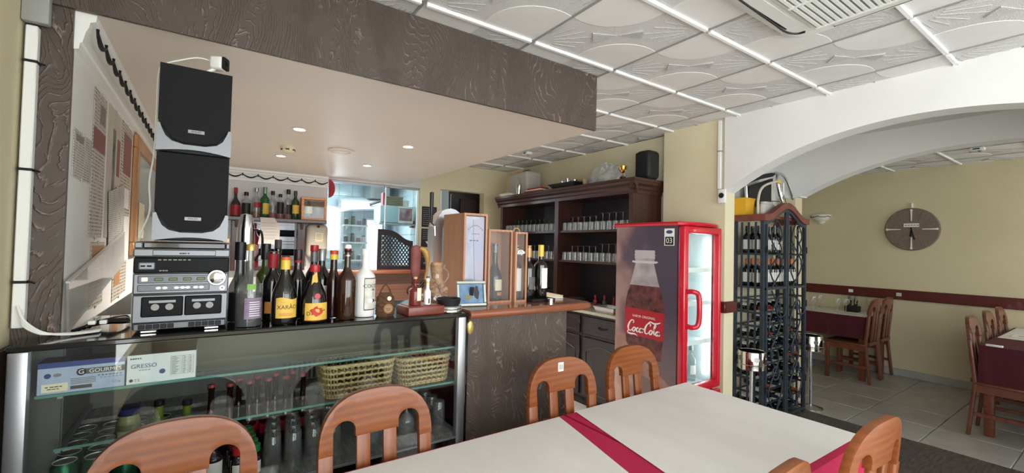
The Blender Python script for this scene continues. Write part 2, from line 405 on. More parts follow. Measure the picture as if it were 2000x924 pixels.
for x in gx2[1:]: MB().box(x-.006, x+.006, -.55, 3.7, 2.576, 2.59).obj('ceiling_joint', GREYP, cl2)
# ------------------------------------------------------------------ walls
struct(MB().box(XL-.25, XL, YB+.02, 5.4, 0, ZC).obj('wall_left', WHITE), 'white wall behind the bar hung with papers')
struct(MB().box(-.75, XL, YB, YB+.02, 0, ZC).obj('wall_left_pier', STUC), 'brown trowelled plaster pier at the left end of the bar')
wnm = MB()
for a, b_, c, d in ((-2.6, -2.35, 0, ZC+.02), (-.15, YB, 0, ZC+.02), (-2.35, -.15, 0, .6), (-2.35, -.15, 2.3, ZC+.02)): wnm.box(-.75, -.492, a, b_, c, d)
wn = struct(wnm.obj('wall_near_left', CREAM2), 'cream wall at the far left edge')
MB().box(-.492, -.478, -.12, YB, 0, 1.17).obj('wainscot_panel', mat('dark_brown_wainscot', (58, 40, 32), .55), wn)
# dropped bulkhead over the bar
bk = struct(MB().box(-.40, XE, YB, 5.2, SOF, ZC+.02).obj('trim_bulkhead', SOFW), 'dropped cream soffit over the bar')
MB().box(-.74, XE, YB-.014, YB+.0, SOF-.004, ZC+.002).obj('plaster_fascia', STUC, bk)
# back wall with kitchen hatch, kitchen opening and doorway
def wall_y(name, m, y0, y1, x0, x1, z0, z1, holes, label):
    xs = sorted(set([x0, x1]+[h[0] for h in holes]+[h[1] for h in holes])); mb = MB()
    for a, b in zip(xs, xs[1:]):
        hs = sorted([h for h in holes if h[0] <= a+1e-6 and h[1] >= b-1e-6], key=lambda h: h[2]); z = z0
        for h in hs:
            if h[2] > z: mb.box(a, b, y0, y1, z, h[2])
            z = h[3]
        if z < z1: mb.box(a, b, y0, y1, z, z1)
    return struct(mb.obj(name, m), label)
WALLW = mat('pale_grey_wall_paint', (222, 220, 222), .6, c2=(214, 212, 215), ns=2)
wall_y('wall_back', WALLW, 5.2, 5.32, XL-.2, 1.05, 0, ZC, [(.24, .75, 1.22, 1.70)], 'white wall behind the bar with a kitchen hatch')
wall_y('wall_back_opening', WALLW, 5.2, 5.32, 1.05, 2.15, 0, ZC, [(1.05, 2.15, .92, 2.21)], 'sill and head of the kitchen opening')
wall_y('wall_back_cream', CREAM, 5.2, 5.32, 2.15, 3.6, 0, ZC, [(2.43, 3.08, 0, 2.225)], 'cream wall with an open doorway beyond the bar')
struct(MB().box(3.45, 3.6, 2.0, 5.4, 0, ZC).obj('wall_right', CREAM), 'cream wall behind the dark wood dresser')
pil = struct(MB().box(3.362, 3.5, 1.92, 2.5, 0, ZC+.01).obj('wall_right_pillar', CREAM), 'cream pillar between the dresser and the arch')
def arch(name, m, x0, x1, yc, half, zs, rise, ztop, y0, y1, label, zfloor=None, n=40):
    R = (half*half+rise*rise)/(2*rise); mb = MB(); vs = []
    for i in range(n+1):
        y = yc-half+2*half*i/n; z = zs+rise-(R-math.sqrt(max(0, R*R-(y-yc)**2)))
        vs.append((y, z))
    for (ya, za), (yb, zb) in zip(vs, vs[1:]):
        mb.add([(x0,ya,za),(x0,yb,zb),(x0,yb,ztop),(x0,ya,ztop),(x1,ya,za),(x1,yb,zb),(x1,yb,ztop),(x1,ya,ztop)],
               [(0,1,2,3),(4,7,6,5),(0,4,5,1),(2,6,7,3)])
    return mb, vs
mb, _ = arch('a', WHITE, 3.345, 3.5, .77, 1.15, 1.975, .35, ZC+.01, 0, 0, '')
mb.box(3.345, 3.5, -2.6, -.38, 0, ZC+.01)
struct(mb.obj('wall_right_arch', WHITE), 'white wall pierced by the near arch')
mb, _ = arch('b', WHITE, 4.80, 4.95, .75, 1.22, 2.07, .31, 2.59, 0, 0, '')
mb.box(4.80, 4.95, -2.2, -.47, 0, 2.59); mb.box(4.80, 4.95, 1.97, 3.8, 2.06, 2.59)
struct(mb.obj('wall_second_arch', WHITE), 'white wall with the second arch beyond the passage')
struct(MB().box(4.80, 4.95, 2.015, 3.8, 0, 2.06).obj('wall_second_pier', CREAM2), 'cream pier of the second arch behind the wine rack')
ps = struct(MB().box(3.5, 4.80, 2.18, 2.3, 0, ZC+.02).obj('wall_passage_end', WHITE), 'white end wall of the passage')
MB().box(3.5, 4.80, 2.168, 2.18, 0, 1.98).obj('dado_paint', CREAM, ps)
struct(MB().box(7.15, 7.3, -2.2, 3.8, 0, 2.6).obj('wall_far', CREAM2), 'cream wall with the oval clock in the far room')
struct(MB().box(4.95, 7.3, 3.7, 3.85, 0, 2.6).obj('wall_far_left', CREAM2), 'cream side wall of the far room')
# rear walls with the shop windows the daylight comes through
wall_y('wall_rear', CREAM, -2.72, -2.6, -.75, 3.5, 0, ZC, [(-.35, 3.1, .5, 2.45)], 'rear wall with the shop window')
wall_y('wall_far_rear', CREAM2, -2.32, -2.2, 4.8, 7.3, 0, 2.6, [(5.1, 7.0, .7, 2.3)], 'rear wall of the far room with a window')
for n_, (a, b, y, z0, z1) in enumerate(((-.35, 3.1, -2.66, .5, 2.45), (5.1, 7.0, -2.26, .7, 2.3)), 1):
    f = MB(); f.box(a, b, y-.03, y+.03, z0, z0+.05); f.box(a, b, y-.03, y+.03, z1-.05, z1)
    for k in range(4):
        x = a+(b-a-.05)*k/3; f.box(x, x+.05, y-.03, y+.03, z0+.05, z1-.05)
    wo = struct(f.obj('window_%d' % n_, ALU), 'aluminium framed shop window')
    for k in range(3):
        x = a+(b-a-.05)*k/3+.05; MB().box(x, a+(b-a-.05)*(k+1)/3, y-.003, y+.003, z0+.05, z1-.05).obj('pane', GLASS, wo)
f = MB(); f.box(-.66, -.60, -2.35, -.15, .6, .65); f.box(-.66, -.60, -2.35, -.15, 2.25, 2.3)
for y in (-2.35, -1.3, -.2): f.box(-.66, -.60, y, y+.05, .65, 2.25)
wo = struct(f.obj('window_5', ALU), 'aluminium framed side window')
for y in (-2.30, -1.25): MB().box(-.635, -.629, y, y+1.0, .65, 2.25).obj('pane', GLASS, wo)
# passage outer wall toward the near side
struct(MB().box(3.5, 4.8, -2.6, -2.5, 0, ZC).obj('wall_passage_near', CREAM), 'near end wall of the passage')
# ------------------------------------------------------------------ rails, baseboards, crown mouldings
r = struct(MB().rbox(7.125, 7.15, -2.1, 3.69, .95, 1.075, .006, 1).obj('trim_far_rail', RAILW), 'dark maroon chair rail across the far wall')
for y in (2.30, 1.80):
    MB().box(7.121, 7.126, y-.025, y+.025, .995, 1.035).obj('number_sticker', WHP, r)
for k in range(4):   # printed marks on the stickers
    MB().box(7.1195, 7.122, 1.780+k*.012, 1.786+k*.012, 1.0, 1.03).obj('print', GREYP, r)
struct(MB().rbox(7.13, 7.15, -2.1, 3.69, 0, .09, .004, 1).obj('baseboard_far', FTILE), 'tile skirting along the far wall')
rl = MB().rbox(3.342, 3.362, 1.90, 2.48, 1.015, 1.105, .005, 1); rl.rbox(3.345, 3.52, 1.90, 1.92, 1.015, 1.105, .005, 1)
struct(rl.obj('trim_pillar_rail', RAILW), 'dark maroon chair rail on the pillar')
prof = [(0, 2.105), (.012, 2.108), (.014, 2.128), (.020, 2.132), (.026, 2.165), (.034, 2.185), (.036, 2.20), (.050, 2.206), (.052, SOF-.001), (0, SOF-.001)]
mb = MB().prism([(XL+u, z) for u, z in prof], YB+.012, 5.2, 'xz'); struct(mb.obj('trim_crown_left', WHP), 'white crown moulding on the left wall')
mb = MB().prism([(5.2-u, z) for u, z in prof], XL+.052, 1.05, 'yz'); struct(mb.obj('trim_crown_back', WHP), 'white crown moulding on the back wall')
# ------------------------------------------------------------------ bottles and glassware
DARKG = mat('dark_bottle_glass', (14, 13, 13), .06, coat=.6, spec=.6)
GREENG = mat('green_bottle_glass', (22, 62, 30), .07, coat=.6)
OLIVEG = mat('olive_bottle_glass', (60, 74, 26), .08, coat=.5)
BROWNG = mat('brown_bottle_glass', (48, 26, 12), .07, coat=.6)
AMBER = mat('amber_spirit', (140, 62, 20), .1, coat=.5)
CLEARB = thin_glass('clear_bottle_glass', (.82, .86, .84), 1.0, ior=1.6, film=.06, filmc=(.8, .84, .82))
SMOKEB = thin_glass('smoky_bottle_glass', (.34, .35, .36), 1.0, ior=1.6, film=.05, filmc=(.3, .3, .32))
GOLDC = mat('gold_cap', (206, 176, 104), .3, metal=.7)
REDC = mat('red_cap', (176, 26, 34), .35, coat=.2)
BLKC = mat('black_cap', (20, 20, 22), .35)
YELC = mat('yellow_capsule', (224, 190, 60), .35, coat=.2)
LYEL = mat('yellow_label', (226, 188, 84), .5, c2=(214, 170, 66), ns=20)
LCREAM = mat('cream_label', (232, 222, 190), .5)
LWHITE = mat('white_label', (236, 234, 228), .5)
LPURP = mat('purple_label', (112, 92, 122), .5, c2=(150, 134, 156), ns=30, stretch=(.1, .1, 4))
LGRN = mat('green_label', (120, 170, 70), .5)
LORG = mat('orange_label', (204, 132, 60), .5)
LBLK = mat('black_label', (26, 25, 26), .45)
LRED = mat('red_label', (150, 28, 38), .45)
INKD = mat('dark_ink', (40, 34, 30), .5)
INKR = mat('red_ink', (190, 44, 34), .5)
INKW = mat('white_ink', (238, 236, 232), .5)
INKG = mat('grey_ink', (130, 128, 126), .5)
INKB = mat('blue_ink', (52, 66, 128), .5)
def bprof(H, R, rn, zs, zn, lip=.0016, base=.004):
    p = [(.001, base), (R*.75, .001), (R*.95, 0.002), (R, .008), (R, zs)]
    for k in range(1, 7):
        t = k/7; p.append((rn+(R-rn)*(.5+.5*math.cos(PI*t)), zs+(zn-zs)*t))
    p += [(rn, zn), (rn*.94, H-.016), (rn+lip, H-.013), (rn+lip, H-.002), (rn*.9, H)]
    return p
def bottle(label, x, y, z, H, R, rn, zs, zn, m, cap=None, labels=(), group=None, cat='bottle', prof=None, fill=None, n=22, name='bottle', rz=0, ring=None):
    t = thing(name, label, cat, (x, y, z), rz, group)
    MB().lathe(prof or bprof(H, R, rn, zs, zn), n).obj('glass_body', m, t)
    if fill: MB().lathe([(.001, .004), (R*.93, .004), (R*.93, min(fill[0], zs)), (.001, min(fill[0], zs))], n).obj('liquid', fill[1], t)
    if cap:
        z0, z1, r, cm = cap
        MB().lathe([(r*.98, z0), (r, z0+.002), (r, z1-.002), (r*.9, z1)], 16).obj('cap', cm, t)
    if ring:
        z0, z1, r, cm = ring; MB().lathe([(r, z0), (r, z1)], 16, cap=False).obj('neck_band', cm, t)
    for lb in labels:
        z0, z1, r, half, lm = lb[:5]; a0 = -PI/2+(lb[5] if len(lb) > 5 else .1)
        r += .0008
        MB().lathe([(r, z0), (r, z1)], 14, arc=(a0-half, a0+half), cap=False).obj('label', lm, t)
    return t
Zt = 1.19
# ------------------------------------------------------------------ refrigerated display case
dc = thing('display_case', 'long black display case with glass front and aluminium posts under the hi-fi and bottles', 'display case', (0, 0, 0))
tp = MB(); tp.rbox(-.462, 1.0, 1.792, 1.94, 1.172, Zt, .004, 1); tp.box(-.372, 1.0, 1.938, 2.36, 1.173, Zt-.001)
tp.obj('top_panel', BLK, dc)
MB().rbox(-.372, .995, 1.84, 2.36, .0, .60, .004, 1).obj('base_cabinet', BLKM, dc)
MB().box(-.46, .995, 1.80, 1.90, .585, .622).obj('bottom_rail', BLK, dc)
MB().box(-.41, .95, 1.798, 1.806, .624, .632).obj('rail_trim', ALU, dc)
DKM2 = mat('grey_case_lining', (92, 94, 90), .5, metal=.2)
LINER = mat('case_floor_liner', (150, 150, 148), .45, metal=.3, c2=(110, 110, 108), ns=90, stretch=(1, .12, 1))
MB().box(-.372, .97, 1.83, 2.33, .622, .642).obj('floor_liner', LINER, dc)
for a, b in ((-.458, -.415), (.945, .985)):
    MB().rbox(a, b, 1.795, 1.83, .60, 1.172, .005, 2).obj('frame_post', ALU, dc)
MB().rbox(.985, 1.0, 1.80, 2.36, .0, 1.172, .003, 1).obj('side_panel', BLK, dc)
MB().lathe([(.013, 0), (.016, .003), (.016, .01), (.012, .014)], 16, (1.006, 1.79, 1.12), 'y', sy=2.0).obj('lock_plate', GOLDC, dc)
MB().box(-.456, -.45, 1.83, 1.94, .60, 1.172).obj('side_pane', GLASS, dc)
MB().box(-.415, .945, 1.806, 1.811, .63, 1.172).obj('front_pane', thin_glass('case_front_glass', (.95, .97, .96), 1, ior=1.5), dc)
MB().box(-.45, -.372, 1.937, 1.943, .60, 1.172).obj('end_panel', DKM2, dc)
MB().box(-.372, -.368, 1.944, 2.33, .60, 1.172).obj('inner_side_panel', DKM2, dc)
DKMETAL = mat('dark_case_metal', (104, 104, 100), .5, metal=.3)
bp = MB().box(-.372, .985, 2.33, 2.36, .60, 1.172).obj('back_panel', DKMETAL, dc)
for k in range(16):
    MB().box(.30+k*.022, .31+k*.022, 2.322, 2.331, .84, .92).obj('vent_slot', BLKM, bp)
MB().box(-.372, .985, 2.20, 2.328, .82, .835).obj('rear_ledge', LINER, dc)
for z, y1, nm in ((1.03, 2.08, 'upper_shelf'), (.868, 2.09, 'lower_shelf')):
    sh = MB().box(-.366 if z < 1 else -.41, .97, 1.846, 1.985 if z < 1 else 1.935, z-.006, z).obj(nm, GLASS, dc)
    MB().box(-.366 if z > 1 else .385, .97, 1.936 if z > 1 else 1.986, y1, z-.006, z).obj('shelf_rear', GLASS, sh)
    MB().box(-.366 if z < 1 else -.41, .97, 1.843, 1.846, z-.007, z+.001).obj('shelf_edge', GLASSEDGE, sh)
for x in (-.36, .965):
    for z in (1.018, .856): MB().box(x-.006, x+.006, 1.86, 2.30, z-.006, z+.004).obj('shelf_bracket', ALU, dc)
# ------------------------------------------------------------------ wooden bar counter with plaster front
bc = thing('bar_counter', 'wooden topped bar counter with brown trowelled plaster front', 'bar counter', (0, 0, 0))
op = [(1.003, 1.80)]+[(1.79-.05+.05*math.sin(a), 1.85-.05*math.cos(a)) for a in [PI/2*k/6 for k in range(7)]]+[(1.79, 2.46), (1.003, 2.46)]
tb = MB().prism(op, 1.157, 1.198, 'xy'); tb.obj('counter_top', BARWOOD, bc)
MB().tube([(1.003, 1.803, 1.178)]+[(x, y+.002, 1.178) for x, y in op[1:8]]+[(1.788, 2.46, 1.178)], .0202, 10).obj('rounded_nosing', BARWOOD, bc)
MB().box(1.006, 1.657, 1.86, 1.885, 0, 1.157).obj('plaster_front', STUC, bc)
MB().box(1.632, 1.657, 1.885, 2.40, 0, 1.157).obj('plaster_end', STUC, bc)
MB().box(1.006, 1.632, 1.885, 2.38, 0, .10).obj('plinth', BLKM, bc)
MB().box(1.006, 1.632, 2.36, 2.40, .10, 1.157).obj('service_side_panel', DKWOODX, bc)
# ------------------------------------------------------------------ hi-fi: system, two speakers, camera
hf = thing('mini_hifi', 'silver mini hi-fi with twin cassette doors on the display case', 'hi-fi', (-.075, 1.862, Zt))
W = .13
MB().rbox(-W, W, .012, .26, .008, .30, .006, 2).obj('body', SILV2, hf)
for sx in (-1, 1):
    MB().rbox(sx*.085-.022, sx*.085+.022, -.004, .03, 0, .010, .003, 1).obj('foot', CHROME, hf)
MB().rbox(-W, W, 0, .014, .032, .125, .004, 1).obj('cassette_deck', SILV, hf)
DW = mat('smoked_window', (14, 14, 16), .2, spec=.08)
for a, b in ((-.107, .003), (.007, .112)):
    d = MB().rbox(a, b, -.004, .001, .052, .118, .003, 1).obj('cassette_door', DW, hf)
    for q in (.33, .67):
        MB().lathe([(.011, 0), (.011, .002)], 14, (a+(b-a)*q, -.0055, .084), 'y').obj('reel', GREYP, d)
    MB().box(a+.02, b-.02, -.0052, -.0045, .098, .106).obj('tape_label', SILV, d)
kb = MB().rbox(-W+.006, W-.006, -.002, .012, .010, .031, .002, 1).obj('key_strip', SILV2, hf)
for k in range(12):
    if k in (5, 6): continue
    MB().rbox(-.112+k*.0188, -.112+k*.0188+.017, -.006, .0, .013, .028, .0015, 1).obj('deck_key', BLKM, kb)
MB().rbox(-W, W, -.002, .014, .127, .195, .004, 1).obj('control_panel', SILV, hf)
MB().rbox(-.118, .075, -.0035, -.001, .163, .188, .002, 1).obj('selector_panel', SILV2, hf)
MB().rbox(-.118, .075, -.0035, -.001, .136, .158, .002, 1).obj('key_panel', SILV2, hf)
GRNB = mat('olive_button', (88, 104, 62), .35)
for k in range(4):
    MB().rbox(-.076+k*.038, -.052+k*.038, -.006, -.003, .17, .181, .002, 1).obj('source_button', GRNB, hf)
MB().rbox(-.109, -.092, -.006, -.003, .169, .183, .002, 1).obj('power_button', WHP, hf)
for k, x in enumerate((-.064, -.047, -.016, .0, .014, .036, .052)):
    MB().lathe([(.0075, 0), (.006, .004)], 12, (x, -.0065, .147), 'y', sy=.6).obj('transport_button', WHP, hf)
MB().lathe([(.029, .002), (.029, 0), (.026, -.004), (.022, -.004), (.021, -.008), (.012, -.012), (.001, -.012)], 26, (.095, -.002, .178), 'y').obj('volume_knob', CHROME, hf)
MB().lathe([(.008, 0), (.008, -.003), (.001, -.003)], 14, (.112, -.002, .142), 'y').obj('headphone_socket', CHROME, hf)
MB().lathe([(.003, 0), (.003, -.001), (.0005, -.001)], 10, (.112, -.0052, .142), 'y').obj('socket_hole', BLKM, hf)
dp = MB().rbox(-W, W, -.001, .014, .197, .248, .003, 1).obj('display_panel', DW, hf)
MB().rbox(-.117, -.075, -.003, 0, .208, .232, .003, 1).obj('eject_pad', SILV, dp)
for x in (-.106, -.09): MB().box(x-.006, x+.006, -.004, -.003, .217, .222).obj('eject_key', DW, dp)
bars(dp, INKG, -.068, .025, .240, -.0012, .004, 7, 3)
bars(dp, INKG, -.064, -.04, .204, -.0012, .004, 3, 5)
MB().rbox(-W-.002, W+.002, -.004, .26, .25, .277, .004, 1).obj('tray_deck', SILV, hf)
MB().rbox(-.083, .09, -.0065, -.003, .254, .273, .002, 1).obj('disc_tray', SILV, hf)
bars(hf, INKD, -.012, .018, .262, -.0068, .004, 4, 2)
MB().rbox(-.108, .118, .002, .25, .278, .298, .003, 1).obj('top_cover', BLK, hf)
for a, b in ((-W, -.109), (.119, W)): MB().rbox(a, b, .0, .26, .278, .298, .003, 1).obj('top_corner', SILV, hf)
def speaker(label, x, y, z):
    t = thing('speaker', label, 'speaker', (x, y, z), 0, 'hi-fi speakers'); w = .1025; h = .298
    MB().rbox(-w, w, .008, .215, .0, h, .004, 1).obj('cabinet', BLKM, t)
    g = [(-w, h), (-w, .105), (-.062, .045), (-.035, .036), (.035, .036), (.062, .045), (w, .105), (w, h)]
    MB().prism(g, -.006, .010, 'xz').obj('grille', BLACKFAB, t)
    o = [(-w-.003, .0)]+[(-w-.003+(2*w+.006)*k/10, .012*math.sin(PI*k/10)) for k in range(1, 10)]+[(w+.003, .0), (w+.003, .092), (w-.006, .094)]
    inn = [(w-.012, .075), (w-.022, .052), (w-.04, .036), (.03, .028), (-.03, .028), (-w+.04, .036), (-w+.022, .052), (-w+.012, .075)]
    MB().prism(o+inn+[(-w+.006, .094), (-w-.003, .092)], -.014, .02, 'xz').obj('cradle', SILV, t)
    MB().rbox(-.034, .034, -.0085, -.006, .026, .036, .001, 1).obj('port_slot', DW, t)
    pl = MB().rbox(-.021, .027, -.0095, -.006, .070, .083, .001, 1).obj('name_plate', SILV, t)
    text('PHILIPS', .0085, INKD, pl, Matrix.Translation((.003, -.0102, .0765)))
    return t
speaker('black speaker standing directly on the silver hi-fi', -.058, 1.885, Zt+.3045)
speaker('black speaker on top of the other speaker, carrying the white camera', -.058, 1.885, Zt+.3045+.302)
zc_ = Zt+.3045+.604-.003
cm = thing('security_camera', 'small white security camera on the top speaker', 'camera', (.0, 1.95, zc_))
MB().lathe([(.001, 0), (.03, 0), (.03, .004), (.02, .007), (.001, .007)], 20).obj('base_disc', WHP, cm)
MB().tube(catmull([(-.018, .0, .006), (-.03, 0, .012), (-.028, 0, .02), (-.012, 0, .034), (.004, 0, .045)]), .006, 8).obj('stand_arm', WHP, cm)
cb = MB().rbox(-.022, .024, -.022, .022, .032, .080, .010, 3).rot(-.5, 'Z').obj('camera_body', WHP, cm)
MB().rbox(.023, .029, -.020, .020, .034, .078, .006, 2).rot(-.5, 'Z').obj('face_plate', BLKM, cm)
MB().lathe([(.009, 0), (.009, .003), (.004, .004), (.001, .004)], 14, (.028, 0, .058), 'x').rot(-.5, 'Z').obj('lens', DW, cm)
cab = MB().tube(catmull([(-.018, 1.955, zc_+.062), (-.06, 1.96, zc_+.066), (-.11, 1.96, zc_+.045), (-.158, 1.95, zc_+.012), (-.17, 1.95, zc_-.03), (-.171, 1.95, zc_-.15), (-.173, 1.95, zc_-.3), (-.182, 1.95, zc_-.40), (-.178, 1.95, zc_-.5), (-.2, 1.96, zc_-.58), (-.214, 1.97, zc_-.66), (-.216, 1.98, Zt+.15), (-.218, 1.99, Zt+.004)], 8), .0028, 6)
tag(cab.obj('camera_cable', WHP), 'thin white cable hanging from the security camera down beside the speakers', 'cable')
# ------------------------------------------------------------------ bottles on the display case
b = bottle('clear squat bottle with gold cap and purple label beside the hi-fi',   .121, 1.868, Zt, .297, .042, .0125, .13, .21, CLEARB, (.274, .298, .0155, GOLDC),
       [(.03, .105, .042, .75, LPURP, .35), (.135, .155, .0405, .35, LGRN, .1)], fill=(.12, SMOKEB))
for k in range(7): MB().lathe([(.0436, .04+k*.008), (.0436, .0425+k*.008)], 10, arc=(-1.6, -.75), cap=False).obj('print_line', INKW, b)
bottle('dark decanter bottle with black pourer behind the gold capped bottle', .095, 1.995, Zt, .27, .036, .016, .12, .19, SMOKEB, (.235, .305, .019, BLKC), fill=(.11, DARKG))
bottle('green bottle with tall black cap in the back row', .187, 2.06, Zt, .265, .033, .014, .17, .21, OLIVEG, (.235, .30, .018, BLKC), [(.06, .14, .033, .8, LWHITE)])
bottle('dark bottle with long red capsule in the back row', .205, 1.968, Zt, .27, .034, .0135, .15, .20, DARKG, (.205, .262, .018, LRED), [(.03, .075, .034, .7, LORG, -.2)], ring=(.155, .163, .027, GOLDC))
bottle('dark bottle with tall cork stopper behind the red capsuled bottle', .238, 2.125, Zt, .28, .03, .014, .17, .21, DARKG, (.28, .318, .014, mat('dark_stopper', (72, 62, 60), .5)))
XP = [(.001, .006), (.035, .001), (.041, .002), (.0435, .01), (.0435, .10), (.0415, .12), (.034, .142), (.024, .165), (.0165, .19), (.0145, .22), (.0145, .252), (.013, .256)]
b = bottle('dark bottle with big yellow XARÃO label and yellow neck band', .236, 1.862, Zt, .256, .0435, .0145, .1, .19, DARKG, (.24, .252, .0168, mat('orange_cap', (214, 92, 48), .4)), prof=XP, ring=(.205, .24, .0165, YELC))
lb = MB(); vs = []; n = 18
for i in range(n+1):
    a = -PI/2+.12-.92+1.84*i/n; zz = .099+.004*math.sin(i/n*2*PI)
    vs += [(.0443*math.cos(a), .0443*math.sin(a), .026), (.0443*math.cos(a), .0443*math.sin(a), zz)]
lb.add(vs, [(2*i, 2*i+2, 2*i+3, 2*i+1) for i in range(n)]).obj('label', LYEL, b)
_t = Matrix.Translation((0, 0, 0))
def wrapped(body, size, r, z, m, parent, ang=0, sp=1):
    return text(body, size, m, parent, Matrix.Translation((0, 0, z)) @ Matrix.Rotation(ang, 4, 'Z'), wrap=r, spacing=sp)
wrapped('XARÃO', .021, .0450, .066, INKD, b, .12)
wrapped('- -- --- -', .006, .0450, .085, INKD, b, -.1)
for z in (.036, .041): MB().lathe([(.0450, z), (.0450, z+.0012)], 12, arc=(-2.1, -1.0), cap=False).obj('print_line', INKR, b)
bottle('slim dark bottle with silver ringed neck between the two yellow labelled bottles', .297, 1.985, Zt, .27, .033, .0145, .15, .205, DARKG, (.235, .28, .0165, mat('dark_capsule', (44, 34, 38), .3, metal=.4)), ring=(.225, .24, .0158, LRED))
DP = [(.001, .006), (.036, .001), (.046, .002), (.0495, .009), (.0485, .075), (.0445, .105), (.032, .135), (.019, .165), (.0148, .19), (.0148, .212), (.013, .215)]
b = bottle('squat dark liqueur bottle with red cap, red seal and yellow label', .338, 1.853, Zt, .215, .0495, .0148, .08, .17, DARKG, (.195, .222, .0185, REDC), prof=DP)
MB().lathe([(.0503, .012), (.0493, .078)], 18, arc=(-PI/2+.12-.95, -PI/2+.12+.95), cap=False).obj('label', LYEL, b)
MB().lathe([(.0508, .0125), (.0508, .0145)], 18, arc=(-PI/2+.12-.95, -PI/2+.12+.95), cap=False).obj('label_border', LORG, b)
wrapped('D', .02, .0514, .038, INKD, b, -.52); wrapped('ie', .012, .0514, .050, INKD, b, .62)
def blob(r0, n, amp, seed):
    rr = random.Random(seed); return [(r0*(1+rr.uniform(-amp, amp))*math.cos(2*PI*k/n), r0*(1+rr.uniform(-amp, amp))*math.sin(2*PI*k/n)) for k in range(n)]
cr = MB().prism(blob(.016, 26, .35, 4), -.0004, .0004, 'xz')
cr.map(lambda p: ((p[0]*1.5+.006), p[1], p[2]+.046)).map(lambda p: (.0510*math.sin(p[0]/.051), -.0510*math.cos(p[0]/.051)+p[1], p[2])).obj('crest_print', INKR, b)
sl = MB().lathe([(.001, -.002), (.0105, -.002), (.0125, .001), (.0125, .003)], 16, (0, 0, 0), 'y')
sl.map(lambda p: (p[0]+.004, p[1]-.0448, p[2]+.104)).obj('wax_seal', REDC, b)
nl = MB()
nl.add([(.0255*math.cos(a), .0255*math.sin(a)*1.0, z) for a, z in ((-2.2, .142), (-1.2, .157), (-1.2, .196), (-2.2, .18))], [(0,1,2,3)])
nl.map(lambda p: (p[0]*(1-(p[2]-.142)*8), p[1]*(1-(p[2]-.142)*8)-.003, p[2])).obj('neck_label', LYEL, b)
bottle('clear necked dark bottle with red screw cap in the back row', .376, 2.085, Zt, .29, .034, .0145, .16, .215, DARKG, (.27, .298, .0172, REDC), ring=(.225, .268, .0158, SILV))
bottle('dark bottle with tall silver screw cap behind the red sealed bottle', .392, 2.002, Zt, .272, .043, .0135, .15, .215, DARKG, (.232, .283, .0155, ALU), [(.085, .13, .0435, .5, LWHITE, .35)])
bottle('slim dark red bottle with yellow and red neck band', .425, 1.932, Zt, .272, .026, .0135, .14, .21, mat('dark_red_glass', (40, 16, 18), .08, coat=.5), (.262, .278, .0165, mat('red_orange_cap', (196, 66, 44), .4)), ring=(.24, .262, .0162, YELC))
b = bottle('dark brown swing-top bottle next to the white coconut bottle', .464, 1.868, Zt, .288, .0385, .0125, .155, .215, BROWNG)
MB().lathe([(.013, .287), (.015, .292), (.013, .302), (.004, .306)], 14).obj('porcelain_stopper', WHP, b)
MB().lathe([(.0145, .284), (.0145, .288)], 14).obj('rubber_seal', REDC, b)
for s in (-1, 1):
    MB().tube(catmull([(s*.014, 0, .262), (s*.019, -.006, .272), (s*.018, -.01, .29), (s*.009, -.004, .304), (0, 0, .303)]), .0011, 6).obj('wire_bail', STEEL, b)
MB().lathe([(.0138, .256), (.0138, .262)], 14, cap=False).obj('neck_band', STEEL, b)
WGL = mat('white_bottle_coating', (236, 234, 232), .3, coat=.4)
b = bottle('white coconut liqueur bottle with palm tree label', .548, 1.905, Zt, .285, .042, .0145, .165, .215, WGL, (.262, .287, .0172, WHP))
LB2 = mat('pale_picture_label', (222, 220, 210), .5, c2=(186, 186, 170), ns=25)
MB().lathe([(.0443, .03), (.0443, .165)], 12, arc=(-PI/2+.35-.68, -PI/2+.35+.68), cap=False).obj('label_border', INKD, b)
MB().lathe([(.0447, .034), (.0447, .161)], 12, arc=(-PI/2+.35-.63, -PI/2+.35+.63), cap=False).obj('label', LB2, b)
wrapped('COCO', .021, .0452, .131, INKD, b, .3)
MB().lathe([(.0452, .085), (.0452, .115)], 2, arc=(-1.02, -.98), cap=False).obj('palm_trunk', INKD, b)
for k in range(5):
    a = PI*k/4; MB().tube([(.0452*math.sin(.57), -.0452*math.cos(.57)-.0004, .115), (.0452*math.sin(.57+.2*math.cos(a)), -.0452*math.cos(.57+.2*math.cos(a))-.0006, .115+.008*math.sin(a)-.002)], .0009, 4).obj('palm_frond', INKD, b)
for q, s in ((.25, 1), (.5, .8)):
    MB().lathe([(.001, -.0004), (.009*s, -.0004), (.011*s, .0002)], 14, (0, 0, 0), 'y').map(lambda p: (p[0]+.0452*math.sin(q), p[1]-.0454*math.cos(q), p[2]*.8+.07)).obj('coconut_print', INKW if s == 1 else INKD, b)
# wicker ornament with a medallion
WICK = mat('brown_wicker', (104, 72, 44), .8, c2=(66, 44, 26), ns=90, bump=.6, bs=200)
t = thing('wicker_ornament', 'small brown wicker covered flask with pale medallion on the case', 'ornament', (.628, 1.875, Zt))
MB().lathe([(.001, 0), (.036, 0), (.040, .01), (.041, .05), (.036, .08), (.022, .10), (.001, .102)], 18, sy=.7).obj('woven_body', WICK, t)
for k in range(7):
    MB().lathe([(.0405-.0003*k*k*.3, .008+k*.011), (.0432-.0003*k*k*.4, .0125+k*.011), (.0405-.0003*k*k*.3, .017+k*.011)], 18, sy=.72, cap=False).obj('woven_band', WICK, t)
MB().tube(catmull([(-.03, 0, .08), (-.016, 0, .115), (0, 0, .135), (.016, 0, .115), (.03, 0, .08)]), .0035, 6).obj('handle', WICK, t)
MB().lathe([(.001, 0), (.009, 0), (.009, .006), (.001, .007)], 16, (.006, -.036, .078), 'y').obj('cork_end', LCREAM, t)
